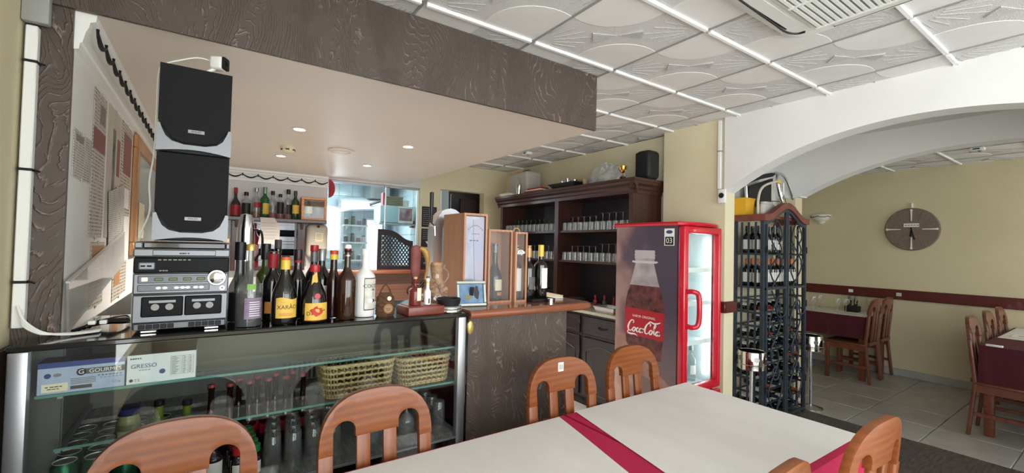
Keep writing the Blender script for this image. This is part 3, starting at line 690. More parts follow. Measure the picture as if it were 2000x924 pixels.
MB().lathe([(.016, 0), (.018, -.004), (.021, 0)], 20, (.004, -.031, .034), 'y', cap=False).obj('medallion_ring', mat('cane', (176, 132, 84), .6), t)
MB().lathe([(.001, -.001), (.016, -.001)], 20, (.004, -.031, .034), 'y', cap=False).obj('medallion', mat('medallion', (150, 116, 76), .5), t)
bars(t, INKD, -.006, .014, .034, -.0325, .003, 3, 4); bars(t, INKD, -.004, .012, .028, -.0325, .002, 3, 5)
# red wood stand with the little bottles
REDWD = wood('red_brown_board', (92, 36, 26), (128, 58, 42), 'x', 12, .4, .2)
t = thing('wood_stand', 'low red-brown wooden stand carrying small souvenir bottles', 'stand', (.79, 1.872, Zt), .06)
MB().rbox(-.085, .09, -.06, .075, 0, .038, .004, 2).obj('plank', REDWD, t)
MB().rbox(-.07, .075, -.045, .06, .038, .041, .001, 1).obj('plank_top_inlay', REDWD, t)
zs_ = Zt+.041
b = bottle('flat red-brown souvenir bottle with white label on the wooden stand', .755, 1.855, zs_, .118, .027, .008, .06, .09, mat('red_brown_glass', (112, 40, 32), .25, coat=.3), (.106, .126, .0085, mat('cork_cap', (200, 170, 130), .7)), [(.022, .078, .0275, .5, LCREAM, .45)])
b = bottle('tiny white bottle with black drips on the wooden stand', .81, 1.845, zs_, .12, .0155, .0075, .058, .075, WGL, (.098, .106, .0085, YELC))
MB().lathe([(.0075, .106), (.0062, .128), (.001, .128)], 12).obj('dark_tip', BROWNG, b)
MB().lathe([(.0161, .008), (.0161, .03)], 6, arc=(-1.7, -1.3), cap=False).obj('black_drip', BLKC, b)
t = thing('leather_flask', 'pinkish leather flask with curved yellow horn behind the souvenir bottles', 'ornament', (.782, 1.925, zs_), 0, None, (1.15, 1.15, 1.18))
LEATH = mat('pink_leather', (136, 74, 68), .6, c2=(104, 50, 46), ns=20)
MB().lathe([(.001, 0), (.014, 0), (.02, .01), (.017, .06), (.012, .095), (.02, .12), (.022, .2), (.018, .222), (.001, .226)], 16, sy=.6).obj('flask', LEATH, t)
MB().tube(catmull([(.014, -.004, .215), (.034, -.006, .205), (.046, -.008, .175), (.045, -.008, .13), (.038, -.008, .09)]), [.006+.006*math.sin(PI*min(1, k/16)) for k in range(25)], 10).obj('horn', mat('yellow_horn', (178, 140, 66), .4, c2=(132, 92, 40), ns=20), t)
for q in (0, 1, 2):
    MB().tube(catmull([(-.02, -.012, .10-.015*q), (0, -.03, .075-.015*q), (.03, -.02, .09-.01*q)]), .003, 6).obj('leather_strap', BROWNG, t)
MB().tube([( -.02+.018*math.cos(k*PI/6), -.015, .05+.018*math.sin(k*PI/6)) for k in range(12)], .003, 6, closed=True).obj('ring', WICK, t)
# cork filled carafe
CARK = mat('cork', (196, 150, 108), .85, c2=(160, 112, 74), ns=60)
t = thing('cork_carafe', 'glass carafe half filled with wine corks', 'carafe', (.922, 2.0, Zt), 0, None, (1.05, 1.05, 1.06))
CP = [(.001, .003), (.05, .003), (.062, .02), (.064, .045), (.054, .085), (.034, .125), (.027, .15), (.034, .185), (.042, .2)]
MB().lathe(CP, 26, cap=False).obj('glass', WARE, t)
MB().tube(catmull([(.036, 0, .185), (.058, 0, .17), (.06, 0, .14), (.04, 0, .115)]), .004, 8).obj('handle', WARE, t)
ck = MB().lathe([(.001, -.019), (.0105, -.019), (.0115, -.017), (.0115, .017), (.0105, .019), (.001, .019)], 10).mesh('cork', CARK)
rr = random.Random(3)
for k in range(34):
    z = .02+.0034*k; R = max(.012, (.046 if z < .06 else .046-.42*(z-.06)))*math.sqrt(rr.random()) if z < .135 else .004
    a = rr.uniform(0, 2*PI); o = link('cork', ck, t, (R*math.cos(a), R*math.sin(a), z)); o.rotation_euler = (rr.uniform(.7, 1.9), rr.uniform(-.5, .5), rr.uniform(0, 3))
o = link('cork_plug', MB().lathe([(.001, .14), (.024, .14), (.03, .20), (.024, .212), (.001, .212)], 16).mesh('cork_plug', CARK), t)
# black pot on chrome lid
t = thing('ashtray_pot', 'low black pot standing on chrome tin at the end of the case', 'ashtray', (.925, 1.862, Zt), 0, None, (1.2, 1.2, 1.3))
MB().lathe([(.001, 0), (.05, 0), (.052, .003), (.052, .009), (.05, .012), (.052, .015), (.05, .022), (.046, .025), (.001, .025)], 28).obj('chrome_tin', CHROME, t)
MB().lathe([(.038, .025), (.043, .03), (.047, .046), (.044, .05), (.038, .047), (.034, .034), (.001, .033)], 28).obj('black_bowl', BLKM, t)
# framed picture
t = thing('picture_frame', 'small framed beach photo leaning at the end of the bar', 'picture frame', (1.085, 1.925, 1.198), -.18, None, (1.25, 1.2, 1.3))
f = MB()
for a, b_, c, d in ((-.062, .062, 0, .012), (-.062, .062, .086, .098), (-.062, -.05, .012, .086), (.05, .062, .012, .086)): f.rbox(a, b_, -.006, .006, c, d, .002, 1)
f.rot(-.22, 'X').obj('frame', mat('pewter_frame', (150, 154, 146), .35, metal=.6), t)
MB().box(-.05, .05, .0, .004, .012, .086).rot(-.22, 'X').obj('photo_print', mat('beach_print', (64, 108, 150), .4, c2=(120, 150, 172), ns=24), t)
MB().prism(blob(.014, 14, .2, 2), -.001, .0, 'xz').map(lambda p: (p[0]*.7+.022, p[1], p[2]*2+.052)).rot(-.22, 'X').obj('figure_print', INKD, t)
MB().prism(blob(.01, 12, .3, 5), -.001, .0, 'xz').map(lambda p: (p[0]*1.6-.016, p[1], p[2]+.035)).rot(-.22, 'X').obj('rock_print', mat('olive_print', (120, 120, 80), .5), t)
MB().box(-.008, .008, .02, .024, .0, .07).rot(.3, 'X').obj('easel_leg', BLKM, t)
# beer tap tower
t = thing('beer_tap', 'tall chrome beer tap tower with black handles behind the carafe', 'beer tap', (1.075, 2.37, 1.198), 0, None, (1.08, 1, 1.04))
pth = [(0, -.0, 0), (0, 0, .30)]+[(.072-.072*math.cos(a), 0, .36+.115*math.sin(a)) for a in [PI*k/12 for k in range(13)]]+[(.144, 0, .26)]
def ribbon(path, wy, th):
    m = MB(); n = len(path); vs = []
    for i, p in enumerate(path):
        a = Vector(path[max(i-1, 0)]); b_ = Vector(path[min(i+1, n-1)]); d = (b_-a).normalized(); q = Vector((-d.z, 0, d.x))
        for sy, sq in ((-1, -1), (1, -1), (1, 1), (-1, 1)): vs.append(Vector(p)+Vector((0, sy*wy, 0))+q*(sq*th))
    fs = [(4*i+k, 4*i+(k+1) % 4, 4*i+4+(k+1) % 4, 4*i+4+k) for i in range(n-1) for k in range(4)]+[(0,1,2,3), (4*n-4, 4*n-3, 4*n-2, 4*n-1)]
    return m.add(vs, fs)
ribbon(pth, .045, .022).obj('tower_body', CHROME, t)
ribbon([(p[0], -.046, p[2]) for p in pth], .003, .0235).obj('tower_face', ALU, t)
MB().lathe([(.001, 0), (.07, 0), (.07, .012), (.06, .018), (.001, .018)], 24).obj('tower_base', CHROME, t)
MB().lathe([(.001, -.002), (.03, -.002), (.036, .004), (.04, 0)], 22, (.085, -.05, .33), 'y').obj('brand_disc', REDWD, t)
for x, s in ((-.035, 1), (.075, 1)):
    MB().lathe([(.007, .40), (.010, .47), (.011, .58), (.001, .585)], 12, (x, -.03, 0)).obj('tap_handle', BLKC, t)
    MB().tube([(x, -.03, .41), (x, -.05, .40), (x, -.085, .39), (x, -.09, .34)], .008, 8).obj('tap_spout', CHROME, t)
# wooden wine boxes with acrylic fronts
ACR = thin_glass('acrylic_front', (.9, .9, .9), 1.0, ior=1.5)
SHEET = mat('gift_print', (226, 226, 232), .3, c2=(140, 156, 196), ns=7, stretch=(1, 1, .4))
def wine_box(label, x0, x1, y0, y1, h, rz=0, sheet=False, handle=False):
    t = thing('wine_box', label, 'wine box', ((x0+x1)/2, y0, 1.198), rz, 'wooden wine boxes'); w = (x1-x0)/2; d = y1-y0; q = .007
    MB().box(-w, -w+q, .004, d, 0, h).obj('side_board', BOXW, t); MB().box(w-q, w, .004, d, 0, h).obj('side_board', BOXW, t)
    MB().box(-w+q, w-q, d-q, d, 0, h).obj('back_board', BOXW, t); MB().box(-w+q, w-q, .004, d-q, 0, q).obj('bottom_board', BOXW, t)
    MB().box(-w+q, w-q, .004, d-q, h-q, h).obj('top_board', BOXW, t)
    MB().box(-w+q, w-q, .008, .010, q, h-q).obj('acrylic_front', ACR, t)
    for a, b_ in ((-w, -w+.011), (w-.011, w)): MB().box(a, b_, 0, .004, 0, h).obj('front_strip', BOXW, t)
    for a, b_ in ((0, .011), (h-.011, h)): MB().box(-w+.011, w-.011, 0, .004, a, b_).obj('front_strip', BOXW, t)
    if handle: MB().tube(catmull([(-w*.5, d*.5, h), (-w*.4, d*.5, h+.016), (0, d*.5, h+.022), (w*.4, d*.5, h+.016), (w*.5, d*.5, h)]), .004, 8).obj('rope_handle', BOXW, t)
    return t
t = wine_box('tallest wooden wine box with printed sheet behind its clear front', 1.068, 1.208, 1.995, 2.235, .472)
MB().box(-.058, .058, .014, .016, .012, .456).obj('printed_sheet', SHEET, t)
MB().prism([(-.012, .44), (.056, .45), (.056, .02), (.004, .02)], .0125, .0138, 'xz').obj('blue_print', mat('lavender_print', (176, 186, 222), .35, c2=(214, 196, 206), ns=5), t)
MB().tube([(-.012, .0122, .44), (-.004, .0122, .3), (.004, .0122, .12)], .0011, 5).obj('dark_print_line', INKG, t)
for k in range(9): MB().box(-.042+.0105*k, -.035+.0105*k, .0118, .0123, .385+.022*math.sin(PI*k/8), .391+.022*math.sin(PI*k/8)).obj('arched_print', INKG, t)
bars(t, INKG, -.02, .03, .365, .0122, .004, 4, 8); bars(t, INKB, -.03, .03, .33, .0122, .005, 3, 9)
t2 = wine_box('wooden wine box with burgundy bottle, between the tallest and the narrow box', 1.212, 1.366, 1.985, 2.10, .393)
t3 = wine_box('narrow wooden wine box with rope handle and white labelled bottle', 1.371, 1.452, 1.965, 2.07, .385, 0, False, True)
MB().prism(blob(.022, 18, .22, 12), .0066, .0074, 'xz').map(lambda p: (p[0]*1.25, p[1], p[2]*.62+.272)).obj('white_patch', INKW, t3); MB().tube([(.008*math.cos(PI*k/8), .006, .268+.014*math.sin(PI*k/8)) for k in range(9)], .0015, 5).obj('arch_print', INKD, t3)
bars(t3, INKD, -.02, .02, .262, .006, .003, 4, 6)
BLUG = mat('blue_black_glass', (34, 38, 46), .08, coat=.6)
bottle('dark burgundy bottle with cream label inside the wooden wine box', 1.29, 2.045, 1.206, .31, .04, .0145, .12, .21, BLUG, (.26, .312, .0162, mat('grey_capsule', (120, 122, 130), .3, metal=.5)), [(.055, .115, .04, .9, LCREAM, .45), (.028, .046, .04, .55, LORG, .4)])
bottle('bottle with tall white label inside the narrow wine box', 1.412, 2.018, 1.206, .30, .032, .0145, .18, .215, BLUG, (.25, .302, .016, LCREAM), [(.05, .175, .032, .9, LWHITE, .45)])
t = thing('drip_tray', 'flat black tray under the two wine bottles', 'tray', (1.54, 2.0, 1.198))
MB().rbox(-.078, .088, -.075, .06, 0, .010, .003, 1).obj('tray_base', BLKM, t)
for a, b_, c, d in ((-.078, .088, -.075, -.069), (-.078, .088, .054, .06), (-.078, -.072, -.069, .054), (.082, .088, -.069, .054)): MB().box(a, b_, c, d, .010, .015).obj('tray_rim', BLKM, t)
b = bottle('dark wine bottle with grey label and tan capsule on the black tray', 1.492, 2.005, 1.2082, .30, .0375, .0145, .17, .215, DARKG, (.235, .302, .0162, mat('tan_capsule', (190, 146, 92), .35, metal=.3)), [(.055, .125, .0375, .95, mat('grey_label', (92, 88, 86), .5), .45)])
MB().lathe([(.001, -.0005), (.0125, -.0005), (.0125, 0)], 18, (0, 0, 0), 'y').map(lambda p: (p[0], p[1]-.0385, p[2]+.06)).rot(.85, 'Z').obj('award_sticker', LWHITE, b)
wrapped('- -', .016, .0391, .108, INKW, b, .5); wrapped('--', .014, .0391, .095, INKW, b, .45)
b = bottle('dark wine bottle with white label and yellow capsule on the black tray', 1.572, 1.995, 1.2082, .305, .038, .0145, .19, .225, DARKG, (.24, .307, .0165, YELC), [(.06, .175, .038, .95, LWHITE, .45)])
wrapped('-----', .012, .0392, .135, INKG, b, .5); wrapped('---', .009, .0392, .122, INKG, b, .5)
t = thing('bottle_stopper', 'small chrome stopper lying near the edge of the bar', 'stopper', (1.567, 1.895, 1.198))
MB().lathe([(.001, 0), (.017, 0), (.017, .012), (.019, .014), (.019, .02), (.015, .023), (.001, .023)], 20).obj('stopper_cap', CHROME, t)
MB().lathe([(.0192, .0145), (.0198, .017), (.0192, .0195)], 20, cap=False).obj('stopper_ring', STEEL, t)
t = thing('menu_folder', 'pale menu folder lying at the right end of the bar', 'menu', (1.69, 2.12, 1.198), -.1)
MB().rbox(-.09, .085, -.10, .13, 0, .006, .002, 1).obj('back_cover', LWHITE, t)
MB().rbox(-.088, .083, -.098, .128, .0065, .012, .002, 1).obj('pages', LCREAM, t)
MB().rbox(-.09, .085, -.10, .13, .0125, .017, .002, 1).obj('front_cover', LCREAM, t)
# ------------------------------------------------------------------ left wall: trunking, papers, framed board
t = thing('cable_trunking', 'white cable trunking with black ties running up the left pier', 'trunking', (0, 0, 0))
for k, (a, b_) in enumerate(((1.222, 1.36), (1.362, 1.70), (1.702, 2.03), (2.032, 2.14))):
    MB().rbox(-.484, -.456, 1.917, 1.944, a, b_, .003, 1).obj('trunking_length', WHP, t)
for z in (1.36, 1.70, 2.03):
    MB().rbox(-.4865, -.4535, 1.9145, 1.9442, z-.004, z+.004, .001, 1).obj('cable_tie', BLKC, t)
    MB().cyl((-.454, 1.93, z), (-.44, 1.925, z-.004), .003).obj('tie_tail', BLKC, t)
MB().rbox(-.491, -.43, 1.90, 1.931, 2.145, 2.30, .006, 2).obj('junction_cover', GREYP, t)
t = thing('white_cables', 'white cables looping from the trunking across the case top', 'cable', (0, 0, 0))
for k in range(3):
    MB().tube(catmull([(-.47+.006*k, 1.912, 1.29-.012*k), (-.452, 1.895, 1.25-.008*k), (-.42, 1.885, 1.218-.004*k), (-.39, 1.89, 1.203), (-.345, 1.90+.01*k, 1.197), (-.29, 1.93+.012*k, 1.197)]), .0036, 8).obj('cable', WHP, t)
t = thing('black_cables', 'tangle of black cables behind the hi-fi', 'cable', (0, 0, 0))
for k in range(4):
    MB().tube(catmull([(-.36+.01*k, 1.97+.02*k, 1.196), (-.33, 2.0+.02*k, 1.204), (-.28, 1.98+.03*k, 1.215), (-.245, 2.04+.02*k, 1.205+.004*k), (-.235, 2.08, 1.20)]), .0055, 8).obj('cable', BLKC, t)
for k in range(2): MB().rbox(-.325+.028*k, -.305+.028*k, 1.965, 1.985, 1.212, 1.226, .004, 2).obj('plug', WHP, t)
P1 = printed('printed_sheet', (196, 193, 186), (124, 122, 120), 110, 1); P2 = printed('printed_poster', (200, 194, 182), (126, 122, 120), 70, 4); P3 = printed('printed_notice', (196, 188, 172), (104, 98, 92), 60, 9)
def sheet(label, y0, y1, z0, z1, m, tilt=0, off=.001, extra=(), group=None):
    t = thing('wall_paper_sheet', label, 'paper', (XL+off, (y0+y1)/2, (z0+z1)/2)); hy, hz = (y1-y0)/2, (z1-z0)/2
    MB().box(0, .0015, -hy, hy, -hz, hz).rot(tilt, 'X').obj('sheet', m, t)
    for (a, b_, c, d, em) in extra: MB().box(.0015, .0022, -hy+a*2*hy, -hy+b_*2*hy, -hz+c*2*hz, -hz+d*2*hz).rot(tilt, 'X').obj('print_block', em, t)
    for z in (-hz, hz): MB().rbox(.001, .0032, -.012, .012, z-.008, z+.006, .001, 1).rot(tilt, 'X').obj('tape', mat('tape', (206, 204, 196), .25), t)
    return t
REDP = mat('red_print', (138, 84, 80), .6); GRNP = mat('dark_green_print', (52, 70, 56), .6, c2=(130, 134, 122), ns=12); ORGP = mat('orange_print', (176, 128, 84), .6); GRYP = mat('grey_print', (130, 124, 118), .6)
sheet('small printed notice nearest the brown pier', 2.0, 2.255, 1.70, 1.86, P1, 0, .001, [(.1, .5, .78, .92, GRYP)])
sheet('long printed poster with a red block on the left wall', 2.27, 2.505, 1.50, 2.075, P2, 0, .001, [(.02, .98, .60, .74, REDP), (.45, .9, .80, .93, GRYP)])
sheet('pale poster with a dark green plume on the left wall', 2.56, 2.87, 1.50, 2.085, mat('pale_poster', (196, 190, 178), .5, c2=(182, 174, 160), ns=5), 0, .001, [(.35, .55, .1, .85, GRNP), (.7, .95, .5, .8, REDP)])
sheet('sheet with reddish picture beside the framed board', 2.90, 3.22, 1.62, 2.09, P3, 0, .001, [(.2, .95, .45, .9, REDP), (.3, .9, .08, .3, LWHITE)])
sheet('tilted printed sheet lower on the left wall', 2.62, 3.02, 1.38, 1.74, P1, .18, .006, [(.2, .35, .1, .3, LBLK)])
sheet('yellowed flyer just above the case on the left wall', 2.32, 2.58, 1.22, 1.48, P3, 0, .001, [(.1, .9, .6, .95, ORGP)])
sheet('brownish flyer below the tilted sheet', 2.80, 3.2, 1.20, 1.37, P3, .05, .001, [(.1, .5, .4, .9, ORGP)])
t = thing('framed_board', 'wood framed greenish glass board on the left wall', 'framed board', (XL, 0, 0))
OAK = wood('honey_oak', (150, 98, 54), (196, 142, 88), 'z', 10, .4, .2)
for a, b_, c, d in ((3.27, 4.65, 2.02, 2.095), (3.27, 4.65, 1.40, 1.475), (3.27, 3.36, 1.475, 2.02), (4.56, 4.65, 1.475, 2.02)): MB().rbox(.001, .026, a, b_, c, d, .005, 1).obj('frame_rail', OAK, t)
MB().box(.001, .012, 3.36, 4.56, 1.475, 2.02).obj('board_face', mat('greenish_glass_board', (150, 160, 150), .2, c2=(120, 128, 116), ns=3), t)
MB().rbox(.013, .016, 3.5, 3.75, 1.5, 1.72, .001, 1).obj('pinned_note', LCREAM, t)
t = thing('acrylic_sheet', 'clear acrylic strip leaning across the left wall behind the hi-fi', 'acrylic sheet', (0, 0, 0))
sl = MB().box(-.372, -.366, 0, 1.05, 0, .16).rot(.165, 'X').move(0, 1.96, 1.195); sl.obj('clear_strip', thin_glass('acrylic_strip', (.8, .8, .78), 1, ior=1.5, film=.22, filmc=(.62, .62, .58)), t)
MB().box(-.374, -.364, 0, 1.05, .16, .166).rot(.165, 'X').move(0, 1.96, 1.195).obj('cut_edge', mat('acrylic_edge', (190, 190, 182), .3), t)
t = thing('service_counter', 'dark service counter along the left wall behind the display case', 'counter', (0, 0, 0))
MB().rbox(XL+.003, -.03, 2.38, 4.7, 1.14, 1.18, .004, 1).obj('counter_top', BLKM, t); MB().box(XL+.003, -.05, 2.40, 4.68, 0, 1.14).obj('counter_body', DKWOODX, t)
for y in (3.1, 3.9): MB().rbox(-.05, -.035, y-.3, y+.3, .2, 1.05, .004, 1).obj('cupboard_door', DKWOODX, t)
# garlands on the crown mouldings
GAR = mat('black_tinsel', (24, 26, 28), .6, bump=1, bs=400)
def garland(label, pts, n, drop):
    t = thing('garland', label, 'garland', (0, 0, 0)); a, b_ = Vector(pts[0]), Vector(pts[1])
    for k in range(n):
        p, q = a.lerp(b_, k/n), a.lerp(b_, (k+1)/n); m = []
        for i in range(9):
            s = i/8; m.append(p.lerp(q, s)-Vector((0, 0, drop*math.sin(PI*s))))
        MB().tube(m, [.004+.004*math.sin(PI*i/8) for i in range(9)], 6).obj('swag', GAR, t)
        MB().tube([p+Vector((0, 0, .012)), p-Vector((0, 0, .018))], [.005, .003], 6).obj('swag_pin', GAR, t)
    return t
garland('black garland draped in swags along the left crown moulding', ((XL+.052, 1.975, 2.178), (XL+.052, 5.12, 2.178)), 22, .026)
garland('black garland draped in swags along the back wall moulding', ((-.30, 5.140, 2.168), (1.045, 5.140, 2.168)), 10, .03)
# ------------------------------------------------------------------ back wall: shelf with spirits, hatch, dispenser
t = thing('bottle_shelf', 'dark wood shelf with hatch frame on the back wall', 'shelf', (0, 0, 0))
MB().rbox(-.30, 1.02, 5.02, 5.199, 1.70, 1.735, .004, 1).obj('shelf_board', DKWOODX, t)
for a, b_ in ((.16, .24), (.75, .83)): MB().rbox(a, b_, 5.13, 5.199, 1.20, 1.70, .004, 1).obj('frame_stile', DKWOODX, t)
MB().rbox(.24, .75, 5.13, 5.30, 1.20, 1.24, .004, 1).obj('hatch_sill', DKWOODX, t)
for x in (.20, .79): MB().prism([(5.19, 1.58), (5.05, 1.70), (5.19, 1.70)], x-.012, x+.012, 'yz').obj('bracket', DKWOODX, t)
CLB = thin_glass('clear_spirit_glass', (.82, .84, .84), 1, ior=1.6, film=.10, filmc=(.8, .82, .82))
zz = 1.735; yb = 5.115; G = 'spirits on the back wall shelf'
bottle('red wrapped liqueur bottle, leftmost on the back wall shelf', .185, yb, zz, .285, .044, .014, .12, .2, DARKG, (.235, .287, .0165, LRED), [(.01, .115, .044, 1.3, LRED, .05)], G)
bottle('square whiskey bottle with black label and black cap, second on the back shelf', .275, yb, zz, .25, .042, .016, .165, .195, CLB, (.215, .252, .02, BLKC), [(.03, .14, .042, 1.0, LBLK, .05)], G, fill=(.05, AMBER))
bottle('clear whisky bottle with red slanted label and silver cap', .362, yb, zz, .30, .042, .015, .17, .225, CLB, (.262, .302, .019, ALU), [(.10, .155, .042, .8, LRED, .3)], G, fill=(.06, AMBER))
bottle('green whiskey bottle with yellow label and green capsule on the back shelf', .438, yb, zz, .315, .04, .015, .19, .24, mat('bright_green_glass', (16, 88, 38), .08, coat=.5), (.25, .317, .0175, mat('silver_green_capsule', (118, 150, 118), .3, metal=.4)), [(.04, .15, .04, .8, LYEL, .3)], G)
bottle('clear whisky bottle with silver slanted label and black cap', .508, yb, zz, .28, .038, .015, .17, .215, CLB, (.24, .282, .018, BLKC), [(.09, .13, .038, .9, SILV, .1)], G, fill=(.06, LRED))
bottle('small square whiskey bottle with tall black label among the spirits', .578, yb, zz, .255, .036, .015, .17, .20, CLB, (.225, .257, .018, BLKC), [(.05, .17, .036, 1.0, LBLK, .05)], G, fill=(.045, LRED))
bottle('clear bottle with black label and long black cap among the spirits', .652, yb, zz, .31, .036, .015, .185, .235, CLB, (.262, .312, .019, BLKC), [(.05, .15, .036, .8, LBLK, .3)], G, fill=(.045, LRED))
bottle('dark green whiskey bottle with cream label, rightmost on the back shelf', .73-.012, yb-.01, zz, .30, .038, .015, .18, .23, GREENG, (.25, .302, .0175, mat('dark_grey_capsule', (60, 62, 60), .3)), [(.06, .15, .038, .95, LYEL, .1)], G)
t = thing('gift_box', 'orange wood gift box with bottle and glass behind its window on the shelf', 'gift box', (.895, 5.05, zz))
ORW = wood('orange_wood', (196, 116, 52), (232, 160, 92), 'x', 10, .4, .2)
for a, b_, c, d in ((-.125, .125, 0, .022), (-.125, .125, .218, .24), (-.125, -.10, .022, .218), (.10, .125, .022, .218)): MB().rbox(a, b_, 0, .11, c, d, .003, 1).obj('box_side', ORW, t)
MB().box(-.10, .10, .10, .11, .022, .218).obj('box_back', mat('brown_lining', (120, 66, 34), .5), t)
MB().lathe([(.001, 0), (.03, .0), (.034, .02), (.034, .10), (.012, .14), (.012, .185), (.001, .185)], 16, (-.045, .055, .023)).obj('gift_bottle', BROWNG, t)
MB().lathe([(.03, .04), (.0348, .05), (.0348, .12), (.03, .125)], 16, (-.045, .0538, .023), cap=False).obj('gift_label', LCREAM, t)
MB().lathe([(.001, 0), (.028, .0), (.004, .01), (.004, .04), (.03, .07), (.036, .10), (.03, .13)], 16, (.045, .055, .023), cap=False).obj('gift_glass', TUMB, t)
MB().box(-.10, .10, .006, .008, .022, .218).obj('box_window', GLASS, t)
t = thing('hanging_paper', 'creased receipt paper hanging off the edge of the back shelf', 'paper', (.475, 5.008, 1.735))
n = 9; vs = []
for i in range(n+1):
    f = i/n; z = -.265*f; x0, x1 = -.085+.012*math.sin(f*4), .045+.05*min(1, f*3)
    for x in (x0, (x0+x1)/2, x1): vs.append((x, -.004+.006*math.sin(f*9+x*20)-.004, z))
m_ = MB().add(vs, [(3*i+k, 3*i+k+1, 3*i+k+4, 3*i+k+3) for i in range(n) for k in range(2)], True); m_.obj('paper', mat('thermal_paper', (208, 202, 196), .6), t)
MB().box(-.085, .03, -.004, .03, 0, .0015).obj('paper_fold', mat('thermal_paper_b', (208, 202, 196), .6), t)
for k in range(6): MB().box(-.07, .06, -.0195, -.0185, -.05-.03*k, -.048-.03*k).obj('print_line', INKG, t)
t = thing('soap_dispenser', 'beige wall dispenser with black button by the hatch', 'dispenser', (.945, 5.198, 1.335))
MB().rbox(-.105, .105, -.13, 0, 0, .36, .045, 4).obj('housing', mat('beige_plastic', (196, 188, 172), .4), t)
MB().lathe([(.014, 0), (.014, -.008), (.006, -.012), (.001, -.012)], 16, (.0, -.128, .335), 'y').obj('button', BLKC, t)
MB().rbox(-.03, .05, -.1325, -.13, .17, .27, .001, 1).obj('notice_label', LCREAM, t)
MB().rbox(-.05, .05, -.115, -.03, -.03, .004, .008, 2).obj('outlet', mat('beige_plastic_b', (170, 162, 148), .4), t)
for z in (.25, .235, .22, .2): MB().box(-.02, .035, -.1335, -.1325, z, z+.004).obj('print_line', INKG, t)
bottle('tall red bottle standing in the kitchen hatch', .365, 5.25, 1.24, .43, .045, .02, .29, .36, mat('red_plastic', (140, 30, 44), .35), (.40, .445, .018, LRED), [(.10, .22, .045, 1.0, mat('pinkish_label', (190, 150, 158), .5))], None, n=18)
# red paper ball on the corner of the back wall
t = thing('red_fan', 'half round red paper decoration at the edge of the back wall', 'decoration', (1.06, 5.17, 2.10))
MB().prism([(.062*math.sin(PI*k/16), .1*math.cos(PI*k/16)) for k in range(17)], -.012, .012, 'xz').obj('paper_disc', mat('red_paper', (178, 34, 44), .6), t)
for k in range(6): MB().cyl((0, -.013, 0), (.055*math.cos(PI*k/6-PI/2+.25), -.014, .085*math.sin(PI*k/6-PI/2+.25)), .0015, n=5).obj('paper_rib', LRED, t)
# thermos and small jar beside the speakers
t = thing('coffee_flask', 'tall polished steel flask behind the speakers', 'flask', (.125, 2.27, Zt))
MB().lathe([(.001, 0), (.034, 0), (.036, .004), (.036, .22), (.0365, .222), (.036, .225), (.034, .36), (.028, .40), (.022, .425), (.001, .43)], 24).obj('flask_body', CHROME, t)
MB().tube(catmull([(.034, 0, .36), (.06, 0, .35), (.064, 0, .28), (.036, 0, .22)]), .005, 8).obj('handle', BLKC, t)
MB().lathe([(.0372, .28), (.0378, .284), (.0372, .288)], 24, cap=False).obj('ring', STEEL, t)
t = thing('matchbox', 'small orange box on the corner of the hi-fi', 'box', (.045, 1.905, Zt+.2985))
MB().rbox(-.012, .010, -.012, .012, 0, .020, .001, 1).obj('sleeve', LORG, t); MB().rbox(-.010, .008, -.0135, .0, .003, .017, .001, 1).obj('drawer', LCREAM, t)
# ------------------------------------------------------------------ kitchen seen through the opening
KT = mat('pale_blue_wall_tile', (196, 216, 222), .2, coat=.2); KG = mat('tile_joint', (168, 186, 192), .6)
wk = struct(MB().box(-.4, 2.6, 7.3, 7.4, 0, 2.5).obj('wall_kitchen_back', KG), 'pale blue tiled back wall of the kitchen')
wk2 = struct(MB().box(2.5, 2.6, 5.32, 7.3, 0, 2.5).obj('wall_kitchen_right', KG), 'pale blue tiled side wall of the kitchen')
struct(MB().box(-.5, -.4, 5.32, 7.4, 0, 2.5).obj('wall_kitchen_left', KG), 'tiled left wall of the kitchen')
struct(MB().box(-.5, 2.6, 5.32, 7.4, 2.45, 2.52).obj('ceiling_kitchen', WHITE), 'white kitchen ceiling')
struct(MB().box(-.5, 2.6, 5.3, 7.4, -.1, 0).obj('floor_kitchen', FTILE), 'kitchen floor')
tm1 = MB().rbox(-.098, .098, -.004, 0, -.098, .098, .002, 1).mesh('wall_tile', KT); tm2 = MB().rbox(-.004, 0, -.098, .098, -.098, .098, .002, 1).mesh('wall_tile', KT)
for i in range(7):
    for j in range(8): link('wall_tile', tm1, wk, (1.15+.2*i, 7.3, .95+.2*j))
for i in range(9):
    for j in range(8): link('wall_tile', tm2, wk2, (2.5, 5.45+.2*i, .95+.2*j))
# glass screen and its frame in the kitchen opening
t = thing('glass_screen', 'framed glass screen closing the top of the kitchen opening', 'glass screen', (0, 0, 0))
MB().box(1.05, 2.15, 5.245, 5.265, 2.185, 2.208).obj('head_rail', ALU, t)
for x in (1.055, 1.73, 2.135): MB().box(x-.007, x+.007, 5.247, 5.263, .925, 2.185).obj('mullion', mat('pale_mullion', (206, 218, 222), .3), t)
for a, b_ in ((1.062, 1.723), (1.737, 2.128)): MB().box(a, b_, 5.252, 5.258, 1.27, 2.185).obj('pane', thin_glass('screen_glass', (.90, .97, .99), 1, ior=1.4), t)
MB().rbox(1.70, 1.78, 5.235, 5.27, 2.185, 2.225, .004, 1).obj('clamp', STEEL, t)
t = thing('pass_ledge', 'wooden pass ledge in front of the kitchen opening', 'ledge', (0, 0, 0))
MB().rbox(1.06, 2.20, 4.86, 5.199, 1.165, 1.205, .006, 2).obj('ledge_board', BARWOOD, t); MB().box(1.10, 2.15, 4.95, 5.19, 0, 1.165).obj('ledge_body', wood('ledge_brown', (96, 62, 48), (126, 86, 68), 'x', 9, .5, .1), t)
t = thing('carved_screen', 'dark carved wooden lattice panel leaning in the kitchen opening', 'lattice panel', (1.825, 5.14, 1.205))
